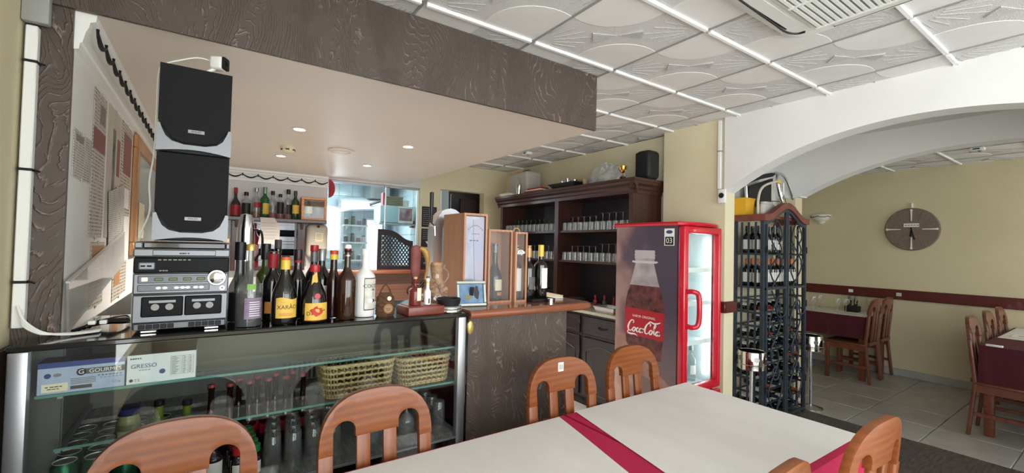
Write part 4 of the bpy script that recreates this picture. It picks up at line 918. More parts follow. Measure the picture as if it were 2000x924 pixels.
LAT = mat('dark_carved_wood', (46, 32, 34), .5)
top = lambda x: .47-.02*(x+.22)-.13/(1+math.exp(-(x-.06)*22))
w_ = .215
MB().box(-w_, -w_+.045, -.01, .01, 0, top(-w_)).obj('left_stile', LAT, t); MB().box(w_-.045, w_, -.01, .01, 0, top(w_-.02)).obj('right_stile', LAT, t)
MB().box(-w_+.045, w_-.045, -.01, .01, 0, .035).obj('bottom_rail', LAT, t)
xs = [-w_+2*w_*k/20 for k in range(21)]; tr = MB()
for xa, xb in zip(xs, xs[1:]):
    za, zb = top(xa), top(xb)
    tr.add([(xa, -.012, za-.07), (xb, -.012, zb-.07), (xb, -.012, zb), (xa, -.012, za), (xa, .012, za-.07), (xb, .012, zb-.07), (xb, .012, zb), (xa, .012, za)], [(0,1,2,3),(4,7,6,5),(0,4,5,1),(3,2,6,7)])
tr.obj('curved_top_rail', LAT, t)
for k in range(-9, 14):
    for s in (1, -1):
        pts = []
        for i in range(24):
            z = .02+.44*i/23; x = -.17+.042*k+s*(z-.17)*.75
            if -.172 < x < .172 and z < top(x)-.05: pts.append((x, 0, z))
        if len(pts) > 1: MB().tube([pts[0], pts[-1]], .0075, 5).obj('lattice_bar', LAT, t)
t = thing('extractor_hood', 'white extractor hood hanging in the kitchen', 'hood', (0, 0, 0))
MB().add([(1.62, 6.5, 1.98), (2.4, 6.5, 2.06), (2.4, 7.2, 2.06), (1.62, 7.2, 1.98), (1.62, 6.5, 2.01), (2.4, 6.5, 2.12), (2.4, 7.2, 2.30), (1.62, 7.2, 2.2)], [(0,3,2,1),(4,5,6,7),(0,1,5,4),(1,2,6,5),(2,3,7,6),(3,0,4,7)]).obj('canopy', mat('white_steel', (226, 230, 230), .25, coat=.2), t)
MB().box(2.0, 2.3, 6.8, 7.15, 2.2, 2.45).obj('duct', STEEL, t)
MB().tube(catmull([(1.9, 6.5, 2.07), (2.05, 6.49, 2.13), (2.2, 6.49, 2.16), (2.36, 6.5, 2.15)]), .02, 8).obj('hose', BLKC, t)
t = thing('warming_cabinet', 'pale blue cabinet with glass door on a kitchen wall shelf', 'cabinet', (2.12, 6.2, 1.80))
PB = mat('pale_blue_enamel', (182, 214, 224), .3)
MB().rbox(-.22, .30, -.17, .17, -.03, -.005, .004, 1).obj('wall_shelf', STEEL, t)
MB().rbox(-.20, .06, -.15, .15, 0, .24, .012, 2).obj('round_corner', PB, t); MB().box(.05, .28, -.14, .15, 0, .24).obj('carcass', WHP, t)
MB().rbox(.07, .26, -.158, -.141, .04, .21, .004, 1).obj('door_glass', mat('food_behind_glass', (190, 176, 180), .15, c2=(148, 84, 92), ns=9), t)
for a, b_, c, d in ((.055, .275, .0, .035), (.055, .275, .215, .24), (.055, .07, .035, .215), (.26, .275, .035, .215)): MB().box(a, b_, -.162, -.141, c, d).obj('door_frame', WHP, t)
t = thing('tray_stack', 'stack of olive trays on top of the warming cabinet', 'trays', (2.13, 6.2, 2.04))
for k in range(6): MB().rbox(-.11, .13, -.1, .1, k*.024, k*.024+.018, .004, 1).rot(.03*math.sin(k*3), 'Z').obj('tray', mat('olive_tray', (130, 124, 84), .6), t)
tag(MB().lathe([(.05, 0), (.065, .09), (.069, .092), (.062, .0925), (.045, .008), (.001, .008)], 18, (2.31, 6.16, 2.04)).obj('white_tub', WHP), 'white plastic tub beside the stack of trays', 'tub')
tag(MB().rbox(1.97, 2.0, 6.1, 6.2, 2.04, 2.22, .004, 1).obj('red_folder', LRED), 'red folder standing on the warming cabinet', 'folder')
t = thing('alarm_box', 'red alarm call box on the kitchen wall', 'alarm box', (2.496, 6.28, 1.80))
MB().rbox(-.05, 0, -.045, .045, -.05, .05, .006, 2).obj('box', REDC, t); MB().rbox(-.053, -.049, -.02, .02, -.02, .02, .002, 1).obj('glass_square', LRED, t); MB().cyl((-.02, 0, .05), (-.02, 0, .62), .008).obj('pipe', WHP, t)
for k, (z, lab) in enumerate(((1.79, 'upper'), (1.52, 'middle'), (1.24, 'lowest'))):
    t = thing('kitchen_shelf', '%s white shelf on the kitchen back wall' % lab, 'shelf', (0, 0, 0), 0, 'kitchen back wall shelves')
    MB().rbox(1.70, 2.06, 7.08, 7.29, z-.025, z, .004, 1).obj('shelf_board', WHP, t)
    for x in (1.76, 2.0): MB().prism([(7.289, z-.12), (7.289, z-.025), (7.12, z-.025)], x-.008, x+.008, 'yz').obj('bracket', WHP, t)
JC = [mat('jar_%d' % i, c, .3) for i, c in enumerate(((70, 74, 72), (130, 60, 52), (180, 176, 160), (60, 84, 66), (96, 82, 96), (200, 190, 190)))]
jar_me = [MB().lathe([(.001, 0), (.03, 0), (.032, .004), (.032, .07), (.026, .085), (.026, .09)], 12).mesh('jar_body', c) for c in JC]
lid_me = MB().lathe([(.028, .088), (.028, .105), (.001, .106)], 12).mesh('lid', BLKC); lid2 = MB().lathe([(.028, .088), (.028, .105), (.001, .106)], 12).mesh('lid', WHP)
rr = random.Random(11); cn = ('dark grey', 'reddish', 'cream', 'dark green', 'violet grey', 'white')
for z, lab in ((1.79, 'upper'), (1.52, 'middle'), (1.24, 'lowest')):
    x = 1.74; i = 0
    while x < 2.03:
        k = rr.randrange(6); t = thing('spice_jar', '%s kitchen jar on the %s kitchen shelf' % (cn[k], lab), 'jar', (x, 7.16, z), 0, '%s jars on the %s kitchen shelf' % (cn[k], lab), (1, 1, (1.0, 1.3, .8)[i % 3]))
        link('jar_body', jar_me[k], t); link('lid', lid_me if i % 2 else lid2, t); x += .078+.03*rr.random(); i += 1
for nm, lab, a, b_, z0, z1 in (('window_3', 'bright kitchen window on the left', 1.47, 1.66, 1.40, 2.05), ('window_4', 'bright kitchen window behind the lattice', 2.10, 2.34, 1.05, 1.88)):
    wo = struct(MB().box(a-.03, b_+.03, 7.27, 7.296, z0-.03, z1+.03).obj(nm, WHP), lab)
    MB().box(a, b_, 7.262, 7.268, z0, z1).obj('bright_pane', emis('daylit_pane', (236, 244, 255), 2.2), wo)
t = thing('tube_lamp', 'lit fluorescent tube lamp on the kitchen ceiling', 'lamp', (1.75, 6.35, 2.40))
MB().rbox(-.22, .22, -.06, .06, .02, .05, .006, 1).obj('lamp_tray', WHP, t)
for y in (-.03, .03): MB().cyl((-.21, y, .008), (.21, y, .008), .013).obj('tube', emis('tube_glow', (240, 248, 255), 9), t)
area('kitchen_tube_light', (1.75, 6.35, 2.37), (0, 0, 0), .5, .25, 9, (.9, .97, 1.0))
t = thing('worktop_pile', 'steel kitchen worktop with wrapped dishes', 'worktop', (0, 0, 0))
MB().rbox(1.06, 2.45, 6.5, 7.28, .86, .90, .004, 1).obj('worktop', STEEL, t); MB().box(1.10, 2.42, 6.55, 7.26, 0, .86).obj('cupboard', STEEL, t)
DISH = mat('greenish_wrapped_dishes', (176, 200, 192), .25, c2=(110, 140, 132), ns=14)
rr = random.Random(5)
for k in range(9):
    tag(MB().lathe([(.001, 0), (.05, 0), (.09, .05), (.094, .054), (.085, .052), (.001, .03)], 14, (1.2+.14*k, 6.72+.12*(k % 2), .9+.001)).obj('dish', DISH), 'greenish dish on the kitchen worktop', 'dish', 'dishes on the kitchen worktop')
t = thing('oven', 'stainless oven with dark handles seen through the hatch', 'oven', (.62, 6.0, 0))
MB().rbox(-.35, .45, 0, .6, 0, 1.75, .01, 1).obj('oven_body', STEEL, t)
for z in (1.27, 1.50): 
    d = MB().rbox(-.31, .41, -.015, 0, z, z+.2, .006, 1).obj('oven_door', STEEL, t); MB().rbox(-.22, .32, -.03, -.016, z+.06, z+.14, .02, 2).obj('oven_window', DW, d)
# ------------------------------------------------------------------ doorway and chalkboards
struct(MB().box(2.6, 3.7, 6.3, 6.4, 0, 2.5).obj('wall_store_back', mat('store_wall', (150, 146, 144), .8)), 'grey wall of the room beyond the doorway')
struct(MB().box(3.6, 3.7, 5.3, 6.3, 0, 2.5).obj('wall_store_right', mat('store_wall_b', (150, 146, 144), .8)), 'side wall of the room beyond the doorway')
struct(MB().box(2.6, 3.7, 5.3, 6.4, 2.48, 2.55).obj('ceiling_store', WHITE), 'ceiling of the room beyond the doorway')
struct(MB().box(2.6, 3.7, 5.3, 6.4, -.1, 0).obj('floor_store', FTILE), 'floor of the room beyond the doorway')
dr = struct(MB().rbox(2.90, 3.42, 5.55, 5.59, .01, 2.17, .004, 1).obj('door_1', mat('dark_door', (62, 48, 46), .5)), 'dark door leaf standing open beyond the doorway')
for z in (.25, 1.2): MB().rbox(2.98, 3.34, 5.54, 5.552, z, z+.75, .006, 1).obj('door_panel', mat('dark_door_panel', (54, 40, 40), .5), dr)
MB().cyl((2.95, 5.55, 1.05), (2.95, 5.50, 1.05), .012).obj('door_handle', CHROME, dr)
CHK = mat('chalkboard', (42, 40, 42), .7, c2=(52, 50, 52), ns=12)
for k, (z0, z1, lab) in enumerate(((1.725, 1.985, 'top chalkboard with handwritten lines on the cream wall'), (1.47, 1.705, 'middle chalkboard with a white bowl drawing on the cream wall'), (1.20, 1.45, 'bottom chalkboard with chalk drawings on the cream wall'))):
    t = thing('chalkboard', lab, 'chalkboard', (2.275, 5.195, z0), 0, 'chalkboards on the cream wall'); h = z1-z0
    MB().rbox(-.10, .10, -.006, .004, 0, h, .003, 1).obj('board', CHK, t)
    rr = random.Random(k+1)
    for i in range((9, 5, 4)[k]):
        z = h-.03-i*.025; x = -.085
        while x < .07:
            q = rr.uniform(.012, .035)
            MB().box(x, min(.085, x+q), -.008, -.006, z, z+.007).obj('chalk_word', INKG, t); x += q+.008
    if k == 1: MB().prism([(-.045+.09*i/12, .075-.045*math.sin(PI*i/12)) for i in range(13)], -.009, -.006, 'xz').obj('chalk_bowl', INKW, t)
    if k == 2:
        for x in (-.05, .0, .05): MB().lathe([(.018, -.008), (.018, -.006), (.012, -.006)], 14, (x, 0, .07), 'y', sy=.7).obj('chalk_cup', INKG, t)
# ------------------------------------------------------------------ dark wood dresser with glasses
t = thing('dresser_hutch', 'tall dark wood dresser top full of glasses on the right wall', 'dresser', (0, 0, 0)); hu = t
X0, X1, Y0, Y1 = 3.06, 3.448, 2.585, 4.74
MB().box(X0, X1, Y0, Y0+.05, .918, 2.05).obj('side_panel', DKWOODX, t); MB().box(X0, X1, Y1-.05, Y1, .918, 2.05).obj('side_panel', DKWOODX, t)
MB().box(X0, X1, Y0+.05, Y1-.05, 2.01, 2.05).obj('top_board', DKWOOD, t); MB().box(X1-.02, X1, Y0+.05, Y1-.05, .918, 2.01).obj('back_panel', mat('dark_back_panel', (40, 34, 40), .5), t)
MB().box(X0, X0+.06, 3.60, 3.66, .918, 2.01).obj('centre_post', DKWOODX, t); MB().box(X0+.06, X1-.02, 3.62, 3.64, .918, 2.01).obj('centre_partition', DKWOODX, t)
cpf = [(0, 2.0), (-.008, 2.0), (-.010, 2.03), (-.022, 2.045), (-.026, 2.065), (-.05, 2.085), (-.056, 2.105), (-.062, 2.108), (-.062, 2.132), (0, 2.132)]
MB().prism([(X0+u, z) for u, z in cpf], Y0-.05, Y1+.05, 'xz').obj('cornice_front', DKWOOD, t)
MB().prism([(Y0+u, z) for u, z in cpf], X0-.06, X1, 'yz').obj('cornice_side', DKWOODX, t); MB().box(X0, X1, Y0, Y1, 2.05, 2.13).obj('cornice_core', DKWOOD, t)
for z in (1.685, 1.375): 
    for a, b_ in ((Y0+.05, 3.62), (3.64, Y1-.05)): MB().box(X0+.02, X1-.02, a, b_, z-.022, z).obj('shelf', DKWOOD, t)
WT = mat('pale_stone_worktop', (206, 202, 184), .35, c2=(186, 182, 164), ns=40)
wtp = MB().rbox(2.918, 3.449, 2.51, 4.79, .888, .916, .004, 1).obj('dresser_worktop', WT); tag(wtp, 'pale worktop running along the dark base cupboards', 'worktop')
BLKW = mat('black_stained_wood', (30, 27, 32), .32, c2=(40, 35, 40), ns=30, stretch=(1, 1, .1), coat=.2)
EDGE = mat('grey_black_edge', (66, 60, 64), .35)  # mouldings a lighter grey than the black cupboards
def base_unit(label, y0, y1):
    t = thing('base_cupboard', label, 'cupboard', (0, 0, 0), 0, 'dark base cupboards'); yc = (y0+y1)/2
    MB().box(2.965, 3.44, y0, y1, .09, .887).obj('carcass', BLKW, t); MB().box(3.0, 3.44, y0, y1, 0, .09).obj('plinth', BLKM, t)
    d = MB().rbox(2.944, 2.966, y0+.02, y1-.02, .69, .86, .006, 1).obj('drawer', BLKW, t)
    for a, b_, c, dd in ((y0+.05, y1-.05, .715, .722), (y0+.05, y1-.05, .828, .835)): MB().box(2.940, 2.945, a, b_, c, dd).obj('drawer_moulding', EDGE, d)
    MB().tube(catmull([(2.944, yc-.045, .78), (2.925, yc-.035, .772), (2.922, yc, .768), (2.925, yc+.035, .772), (2.944, yc+.045, .78)]), .006, 8).obj('drawer_pull', mat('dark_bronze', (70, 60, 52), .35, metal=.8), d)
    d = MB().rbox(2.944, 2.966, y0+.02, y1-.02, .11, .665, .006, 1).obj('door', BLKW, t)
    pts = [(2.941, y0+.07, .16), (2.941, y0+.07, .53)]+[(2.941, y0+.07+(y1-y0-.14)*k/10, .53+.07*math.sin(PI*k/10)) for k in range(1, 10)]+[(2.941, y1-.07, .53), (2.941, y1-.07, .16)]
    MB().tube(pts, .005, 6, closed=True).obj('door_moulding', EDGE, d)
    MB().sphere((2.932, y0+.05, .42), .013).obj('door_knob', mat('bronze_knob', (90, 78, 66), .35, metal=.8), d)
base_unit('dark base cupboard next to the red drinks fridge', 2.53, 3.095); base_unit('dark base cupboard in the middle under the dresser', 3.10, 3.90); base_unit('dark base cupboard at the doorway end under the dresser', 3.905, 4.76)
# glasses
tum = MB().lathe([(.024, 0), (.028, .001), (.033, .085), (.0315, .085), (.0265, .012), (.001, .012)], 14, cap=False).map(lambda p: (p[0], p[1], .085-p[2])).mesh('tumbler', TUMB)
wg = [(.034, .0), (.033, .002), (.006, .008), (.0042, .02), (.0042, .075), (.012, .085), (.03, .105), (.037, .13), (.035, .165), (.033, .175)]
wine_up = MB().lathe(wg, 16, cap=False).mesh('wine_glass', TUMB)
wine_dn = MB().lathe([(r, .175-h) for r, h in wg], 16, cap=False).mesh('wine_glass', TUMB)
fl_ = [(.03, 0), (.029, .002), (.005, .008), (.004, .05), (.012, .065), (.026, .085), (.03, .12), (.026, .15)]
flute_g = MB().lathe([(r, .15-h) for r, h in fl_], 14, cap=False).mesh('goblet', thin_glass('green_goblet_glass', (.45, .75, .5), 1, ior=1.6, film=.12, filmc=(.2, .5, .3)))
flute_c = MB().lathe([(r, .15-h) for r, h in fl_], 14, cap=False).mesh('goblet', TUMB)
def put(me, cat, label, group, x, y, z): 
    o = link(me.name, me, None, (x, y, z)); tag(o, label, cat, group); return o
for z, sn in ((1.6855, 'upper'), (1.3755, 'lower')):
    for bay, a, b_ in (('left', 3.70, 4.66), ('right', 2.68, 3.555)):
        n = int((b_-a)/.075)
        for i in range(n+1):
            y = a+(b_-a)*i/n
            put(tum, 'tumbler', 'tumbler upside down in the front row, %s shelf, %s bay' % (sn, bay), 'front tumblers %s %s' % (sn, bay), X0+.065, y, z)
        n = int((b_-a)/.085)
        for i in range(n+1):
            y = a+(b_-a)*i/n
            if bay == 'left' and sn == 'upper':
                if y > 3.95: put(flute_g, 'goblet', 'green stemmed goblet upside down behind the tumblers, upper left bay', 'green goblets upper left', X0+.17, y, z)
                else: put(tum, 'tumbler', 'tumbler in the back row, upper shelf, left bay', 'back tumblers upper left', X0+.17, y, z)
            elif bay == 'left': put(flute_c, 'goblet', 'clear short goblet behind the tumblers, lower left bay', 'goblets lower left', X0+.17, y, z)
            elif y < 3.12: put(wine_dn, 'wine glass', 'tall wine glass upside down in the %s right bay' % sn, 'wine glasses %s right' % sn, X0+.175, y, z)
            else: put(flute_c, 'goblet', 'clear goblet upside down in the %s right bay' % sn, 'goblets %s right' % sn, X0+.17, y, z)
# things on the worktop
PLATE = mat('stoneware_plate', (110, 104, 104), .35); zW = .9165
pl_me = MB().lathe([(.001, .004), (.06, .0), (.075, .003), (.112, .014), (.115, .016), (.075, .008), (.001, .007)], 22).mesh('plate', PLATE)
for i, (y, n) in enumerate(((3.50, 5), (3.78, 12), (4.06, 14), (4.34, 9))):
    lab = 'grey plate in the %s plate stack on the worktop' % ('first', 'second', 'third', 'fourth')[i]
    for k in range(n): put(pl_me, 'plate', lab, 'plate stack %d' % (i+1), 3.22, y, zW+k*.0086)
t = thing('foil_tray', 'silver foil tray on the worktop beside the fridge', 'tray', (3.02, 2.80, zW))
MB().add([(-.07, -.10, .0), (.07, -.10, 0), (.07, .10, 0), (-.07, .10, 0), (-.09, -.125, .055), (.09, -.125, .055), (.09, .125, .055), (-.09, .125, .055)], [(0,1,2,3),(0,1,5,4),(1,2,6,5),(2,3,7,6),(3,0,4,7)]).obj('foil_dish', mat('foil', (206, 206, 204), .3, metal=.7, bump=.3, bs=60), t)
MB().tube([(-.09, -.125, .055), (.09, -.125, .055), (.09, .125, .055), (-.09, .125, .055)], .005, 6, closed=True).obj('rolled_rim', ALU, t)
SA = [mat('sauce_%d' % i, c, .3, coat=.2) for i, c in enumerate(((140, 34, 40), (52, 50, 56), (86, 74, 60), (120, 48, 54)))]
for k in range(9):
    i = k % 4
    bottle('small %s sauce bottle on the worktop by the foil tray' % ('red', 'dark', 'brown', 'maroon')[i], 3.19+.07*(k % 2), 2.66+.062*k, zW, .11, .022, .009, .065, .09, SA[i], (.095, .122, .012, (REDC, BLKC, REDC, LRED)[i]), (), '%s sauce bottles on the worktop' % ('red', 'dark', 'brown', 'maroon')[i], n=12)
t = thing('napkin_pack', 'pale folded napkin pack on the worktop', 'napkins', (3.05, 3.30, zW))
MB().rbox(-.05, .05, -.07, .07, 0, .035, .01, 2).obj('pack', LCREAM, t); MB().rbox(-.051, .051, -.02, .02, .004, .036, .004, 1).obj('band', LWHITE, t)
# things on top of the dresser
zT = 2.133
t = thing('plastic_jerrycan', 'grey white plastic canister on the doorway end of the dresser', 'canister', (3.28, 4.53, zT))
MB().rbox(-.12, .12, -.20, .20, 0, .31, .03, 3).obj('canister_body', mat('grey_white_plastic', (190, 186, 178), .4), t)
MB().tube(catmull([(0, -.10, .30), (0, -.09, .34), (0, .03, .34), (0, .05, .30)]), .010, 8).obj('handle', mat('canister_grip', (120, 116, 110), .4), t); MB().lathe([(.03, .30), (.03, .335), (.001, .336)], 16, (0, .12, 0)).obj('cap', GREYP, t)
t = thing('cocktail_shaker', 'steel cocktail shaker on the dresser in front of the canister', 'cocktail shaker', (3.07, 4.36, zT))
MB().lathe([(.001, 0), (.027, 0), (.036, .09), (.037, .12)], 18).obj('cup', CHROME, t); MB().lathe([(.037, .12), (.036, .13), (.02, .16), (.018, .17)], 18).obj('shoulder', CHROME, t); MB().lathe([(.021, .168), (.021, .2), (.012, .212), (.001, .213)], 16).obj('cap', CHROME, t)
t = thing('paper_pile', 'pile of papers at the doorway end of the dresser top', 'papers', (3.06, 4.56, zT))
for k in range(4): MB().box(-.06, .07, -.14+.02*k, .10+.01*k, .008*k, .008*k+.007).obj('sheaf', (LCREAM, LWHITE)[k % 2], t)
t = thing('menu_stack', 'stack of red menus on the dresser top', 'menus', (3.07, 4.02, zT))
for k in range(3): MB().rbox(-.06, .06, -.16, .15-.03*k, .016*k, .016*k+.014, .003, 1).obj('menu', LRED if k != 1 else LCREAM, t)
t = thing('cardboard_box', 'flat cardboard box on the dresser behind the cups', 'box', (3.30, 3.62, zT))
MB().box(-.10, .10, -.16, .16, 0, .10).obj('carton', mat('cardboard', (178, 148, 108), .8), t)
for s in (-1, 1): MB().box(-.10, .10, s*.08-.079, s*.08+.079, .10, .103).obj('flap', mat('cardboard_flap', (186, 156, 116), .8), t)
t = thing('black_tray', 'black serving tray with metal cups on the dresser', 'tray', (3.10, 3.50, zT))
MB().add([(-.07, -.16, 0), (.07, -.16, 0), (.07, .16, 0), (-.07, .16, 0), (-.10, -.21, .045), (.10, -.21, .045), (.10, .21, .045), (-.10, .21, .045)], [(0,1,2,3),(0,1,5,4),(1,2,6,5),(2,3,7,6),(3,0,4,7)]).obj('tray', BLKM, t)
MB().tube([(-.10, -.21, .045), (.10, -.21, .045), (.10, .21, .045), (-.10, .21, .045)], .005, 6, closed=True).obj('rim', BLKM, t)
cup = MB().lathe([(.001, .001), (.026, 0), (.03, .075), (.028, .075), (.024, .004), (.001, .004)], 14).mesh('metal_cup', CHROME)
for k, (x, y, s) in enumerate(((-.02, -.12, 1), (.03, -.06, 1.1), (-.03, -.02, 1.3), (.03, .03, 1.25), (-.02, .08, 1.05), (.03, .12, 1))):
    o = put(cup, 'cup', 'metal cup standing on the black tray on the dresser', 'metal cups on the dresser', 3.10+x, 3.50+y, zT+.0015); o.scale = (1, 1, s)
PBAG = thin_glass('clear_plastic_bag', (.86, .87, .86), 1, rough=.15, ior=1.5, film=.32, filmc=(.75, .76, .76))
rr = random.Random(2); m_ = MB(); n, mm = 22, 9; vs = []
for j in range(mm+1):
    ph = PI/2*j/mm
    for i in range(n):
        a = 2*PI*i/n; q = 1+rr.uniform(-.14, .14)
        vs.append((.11*math.cos(a)*math.cos(ph)*q, .24*math.sin(a)*math.cos(ph)*q, .005+.19*math.sin(ph)*q))
m_.add(vs, [(j*n+i, j*n+(i+1) % n, (j+1)*n+(i+1) % n, (j+1)*n+i) for j in range(mm) for i in range(n)]+[tuple(range(n))])
t = thing('plastic_bag', 'crumpled clear plastic bag on top of the dresser', 'plastic bag', (3.17, 3.01, zT)); m_.obj('film', PBAG, t)
MB().rbox(-.06, .06, -.08, .06, .012, .09, .02, 2).obj('bag_contents', mat('bag_contents', (196, 194, 184), .6), t)
t = thing('basket_of_bread', 'small pale woven basket between the cups and the plastic bag', 'basket', (3.16, 3.31-.03, zT)); 
MB().lathe([(.001, 0), (.045, 0), (.06, .075), (.062, .08), (.056, .078), (.04, .01), (.001, .01)], 16, sy=.55).obj('weave', mat('pale_weave', (186, 170, 136), .8, c2=(150, 132, 98), ns=60), t); MB().tube([(.061*math.cos(2*PI*k/16), .034*math.sin(2*PI*k/16), .08) for k in range(16)], .005, 6, closed=True).obj('rim', mat('pale_rim', (170, 150, 112), .8), t)
t = thing('trophy', 'small gold trophy cup on the dresser', 'trophy', (3.05, 2.705, zT)); TR = mat('gold', (206, 160, 70), .25, metal=1)
MB().lathe([(.001, 0), (.026, 0), (.026, .022), (.018, .026), (.001, .026)], 16).obj('base', BLKC, t); MB().lathe([(.012, .026), (.006, .04), (.006, .055), (.018, .065), (.03, .095), (.032, .12), (.029, .12), (.015, .075), (.001, .07)], 16).obj('cup', TR, t)
for s in (-1, 1): MB().tube(catmull([(0, s*.03, .115), (0, s*.046, .112), (0, s*.045, .09), (0, s*.022, .074)]), .0035, 6).obj('handle', TR, t)
t = thing('black_loudspeaker', 'rounded black loudspeaker at the fridge end of the dresser', 'speaker', (3.22, 2.585, zT))
MB().rbox(-.07, .10, -.085, .075, 0, .26, .04, 4).obj('cabinet', BLKM, t); MB().rbox(-.076, -.055, -.07, .06, .02, .24, .009, 2).obj('grille', BLACKFAB, t)
# ------------------------------------------------------------------ red drinks fridge
fr = thing('drinks_fridge', 'red glass door drinks fridge with a cola bottle print on its side', 'fridge', (0, 0, 0))
FX0, FX1, FY0, FY1, FH = 2.75, 3.215, 1.87, 2.49, 1.71
WL = mat('fridge_liner', (232, 240, 240), .3)
def side_print():
    m = bpy.data.materials.new('side_photo_print'); N, L = nodes(m); p = N['Principled BSDF']; p.inputs['Roughness'].default_value = .3
    tc = N.new('ShaderNodeTexCoord'); sp = N.new('ShaderNodeSeparateXYZ'); L.new(tc.outputs['Object'], sp.inputs[0])
    def mth(op, a, b): 
        q = N.new('ShaderNodeMath'); q.operation = op
        for i, v in enumerate((a, b)):
            if v is None: continue
            if isinstance(v, (int, float)): q.inputs[i].default_value = v
            else: L.new(v, q.inputs[i])
        return q.outputs[0]
    nz = N.new('ShaderNodeTexNoise'); nz.inputs['Scale'].default_value = 4; L.new(tc.outputs['Object'], nz.inputs[0])
    f = mth('ADD', mth('MULTIPLY', mth('SUBTRACT', sp.outputs[1], 2.16), 3.2), mth('MULTIPLY', mth('SUBTRACT', nz.outputs[0], .5), 2.2))
    r = N.new('ShaderNodeValToRGB'); L.new(f, r.inputs[0]); e = r.color_ramp.elements
    e[0].position = 0; e[0].color = (*lin((70, 60, 74)), 1); e[1].position = 1; e[1].color = (*lin((186, 150, 134)), 1)
    x = e.new(.35); x.color = (*lin((88, 74, 86)), 1); x = e.new(.62); x.color = (*lin((140, 104, 102)), 1)
    g = N.new('ShaderNodeValToRGB'); L.new(mth('MULTIPLY', sp.outputs[2], .58), g.inputs[0]); ge = g.color_ramp.elements
    ge[0].position = .3; ge[0].color = (*lin((168, 138, 128)), 1); ge[1].position = .62; ge[1].color = (*lin((88, 78, 96)), 1)
    mx = N.new('ShaderNodeMix'); mx.data_type = 'RGBA'; mx.inputs[0].default_value = .32; L.new(r.outputs[0], mx.inputs[6]); L.new(g.outputs[0], mx.inputs[7])
    L.new(mx.outputs[2], p.inputs['Base Color']); return m
MB().box(FX0, FX0+.03, FY0+.05, FY1, .10, FH-.03).obj('side_panel', side_print(), fr)
MB().box(FX1-.03, FX1, FY0+.05, FY1, .10, FH-.03).obj('side_panel', RED, fr); MB().box(FX0+.03, FX1-.03, FY1-.04, FY1, .10, FH-.03).obj('back_liner', WL, fr)
MB().box(FX0+.03, FX0+.035, FY0+.05, FY1-.04, .36, FH-.03).obj('side_liner', WL, fr); MB().box(FX1-.035, FX1-.03, FY0+.05, FY1-.04, .36, FH-.03).obj('side_liner', WL, fr)
MB().box(FX0+.03, FX1-.03, FY0+.05, FY1-.04, FH-.06, FH-.03).obj('top_liner', WL, fr)
MB().box(FX0+.03, FX1-.03, FY0+.05, FY1-.04, .10, .50).obj('compressor_box', WL, fr)
tpp = [(FX0-.012, FY1+.004), (FX1+.012, FY1+.004), (FX1+.012, FY0+.03)]+[(FX1+.012-(FX1-FX0+.024)*k/10, FY0+.03-.05*math.sin(PI*k/10)) for k in range(1, 10)]+[(FX0-.012, FY0+.03)]
MB().prism(tpp, FH-.03, FH, 'xy').obj('top_cap', RED, fr); MB().tube([(x, y, FH-.015) for x, y in tpp], .015, 8, closed=True).obj('top_edge', RED, fr)
MB().rbox(FX0, FX1, FY0+.03, FY1, .02, .10, .01, 2).obj('foot_base', BLKM, fr)
for x in (FX0+.05, FX1-.05): MB().cyl((x, FY0+.08, 0), (x, FY0+.08, .02), .02).obj('castor', BLKC, fr); MB().cyl((x, FY1-.06, 0), (x, FY1-.06, .02), .02).obj('castor', BLKC, fr)
MB().rbox(FX0+.002, FX1-.002, FY0+.01, FY0+.05, .12, .44, .012, 2).obj('kick_panel', RED, fr); MB().rbox(FX0+.08, FX1-.0, FY0-.02, FY0+.01, .40, .47, .015, 3).obj('bumper', RED, fr)
# door: four rounded red rails, a pane and a handle
dfr = MB(); 
for a, b_, c, d in ((FX0-.002, FX0+.052, .48, FH-.032), (FX1-.03, FX1+.004, .48, FH-.032)): dfr.rbox(a, b_, FY0-.012, FY0+.045, c, d, .014, 3)
for c, d in ((.48, .535), (FH-.085, FH-.032)): dfr.rbox(FX0+.03, FX1-.02, FY0-.012, FY0+.045, c, d, .012, 2)
dd = dfr.obj('door_frame', RED, fr); MB().box(FX0+.05, FX1-.028, FY0+.01, FY0+.016, .53, FH-.08).obj('door_pane', thin_glass('fridge_glass', (.93, .98, .98), 1, ior=1.4), dd)
MB().tube(catmull([(FX0+.03, FY0-.01, 1.21), (FX0+.04, FY0-.055, 1.215), (FX0+.07, FY0-.075, 1.19), (FX0+.075, FY0-.08, 1.09), (FX0+.07, FY0-.075, .99), (FX0+.04, FY0-.055, .965), (FX0+.03, FY0-.01, .97)]), .018, 10).obj('handle', RED, dd)
MB().cyl((FX1-.06, FY0+.085, .56), (FX1-.06, FY0+.085, FH-.12), .016, n=12).obj('light_tube', emis('fridge_tube_glow', (232, 246, 255), 4.5), fr)
area('fridge_tube_light', (FX1-.075, FY0+.11, 1.1), (PI/2, 0, PI*.75), .05, .95, 1.3, (.9, .97, 1.0))
SHW = mat('white_wire_shelf', (226, 232, 232), .35)
for z in (.83, 1.12, 1.37):
    s_ = MB().box(FX0+.036, FX1-.036, FY0+.07, FY1-.045, z-.006, z).obj('shelf', SHW, fr); MB().box(FX0+.036, FX1-.036, FY0+.064, FY0+.07, z-.03, z+.004).obj('shelf_lip', WHP, s_)
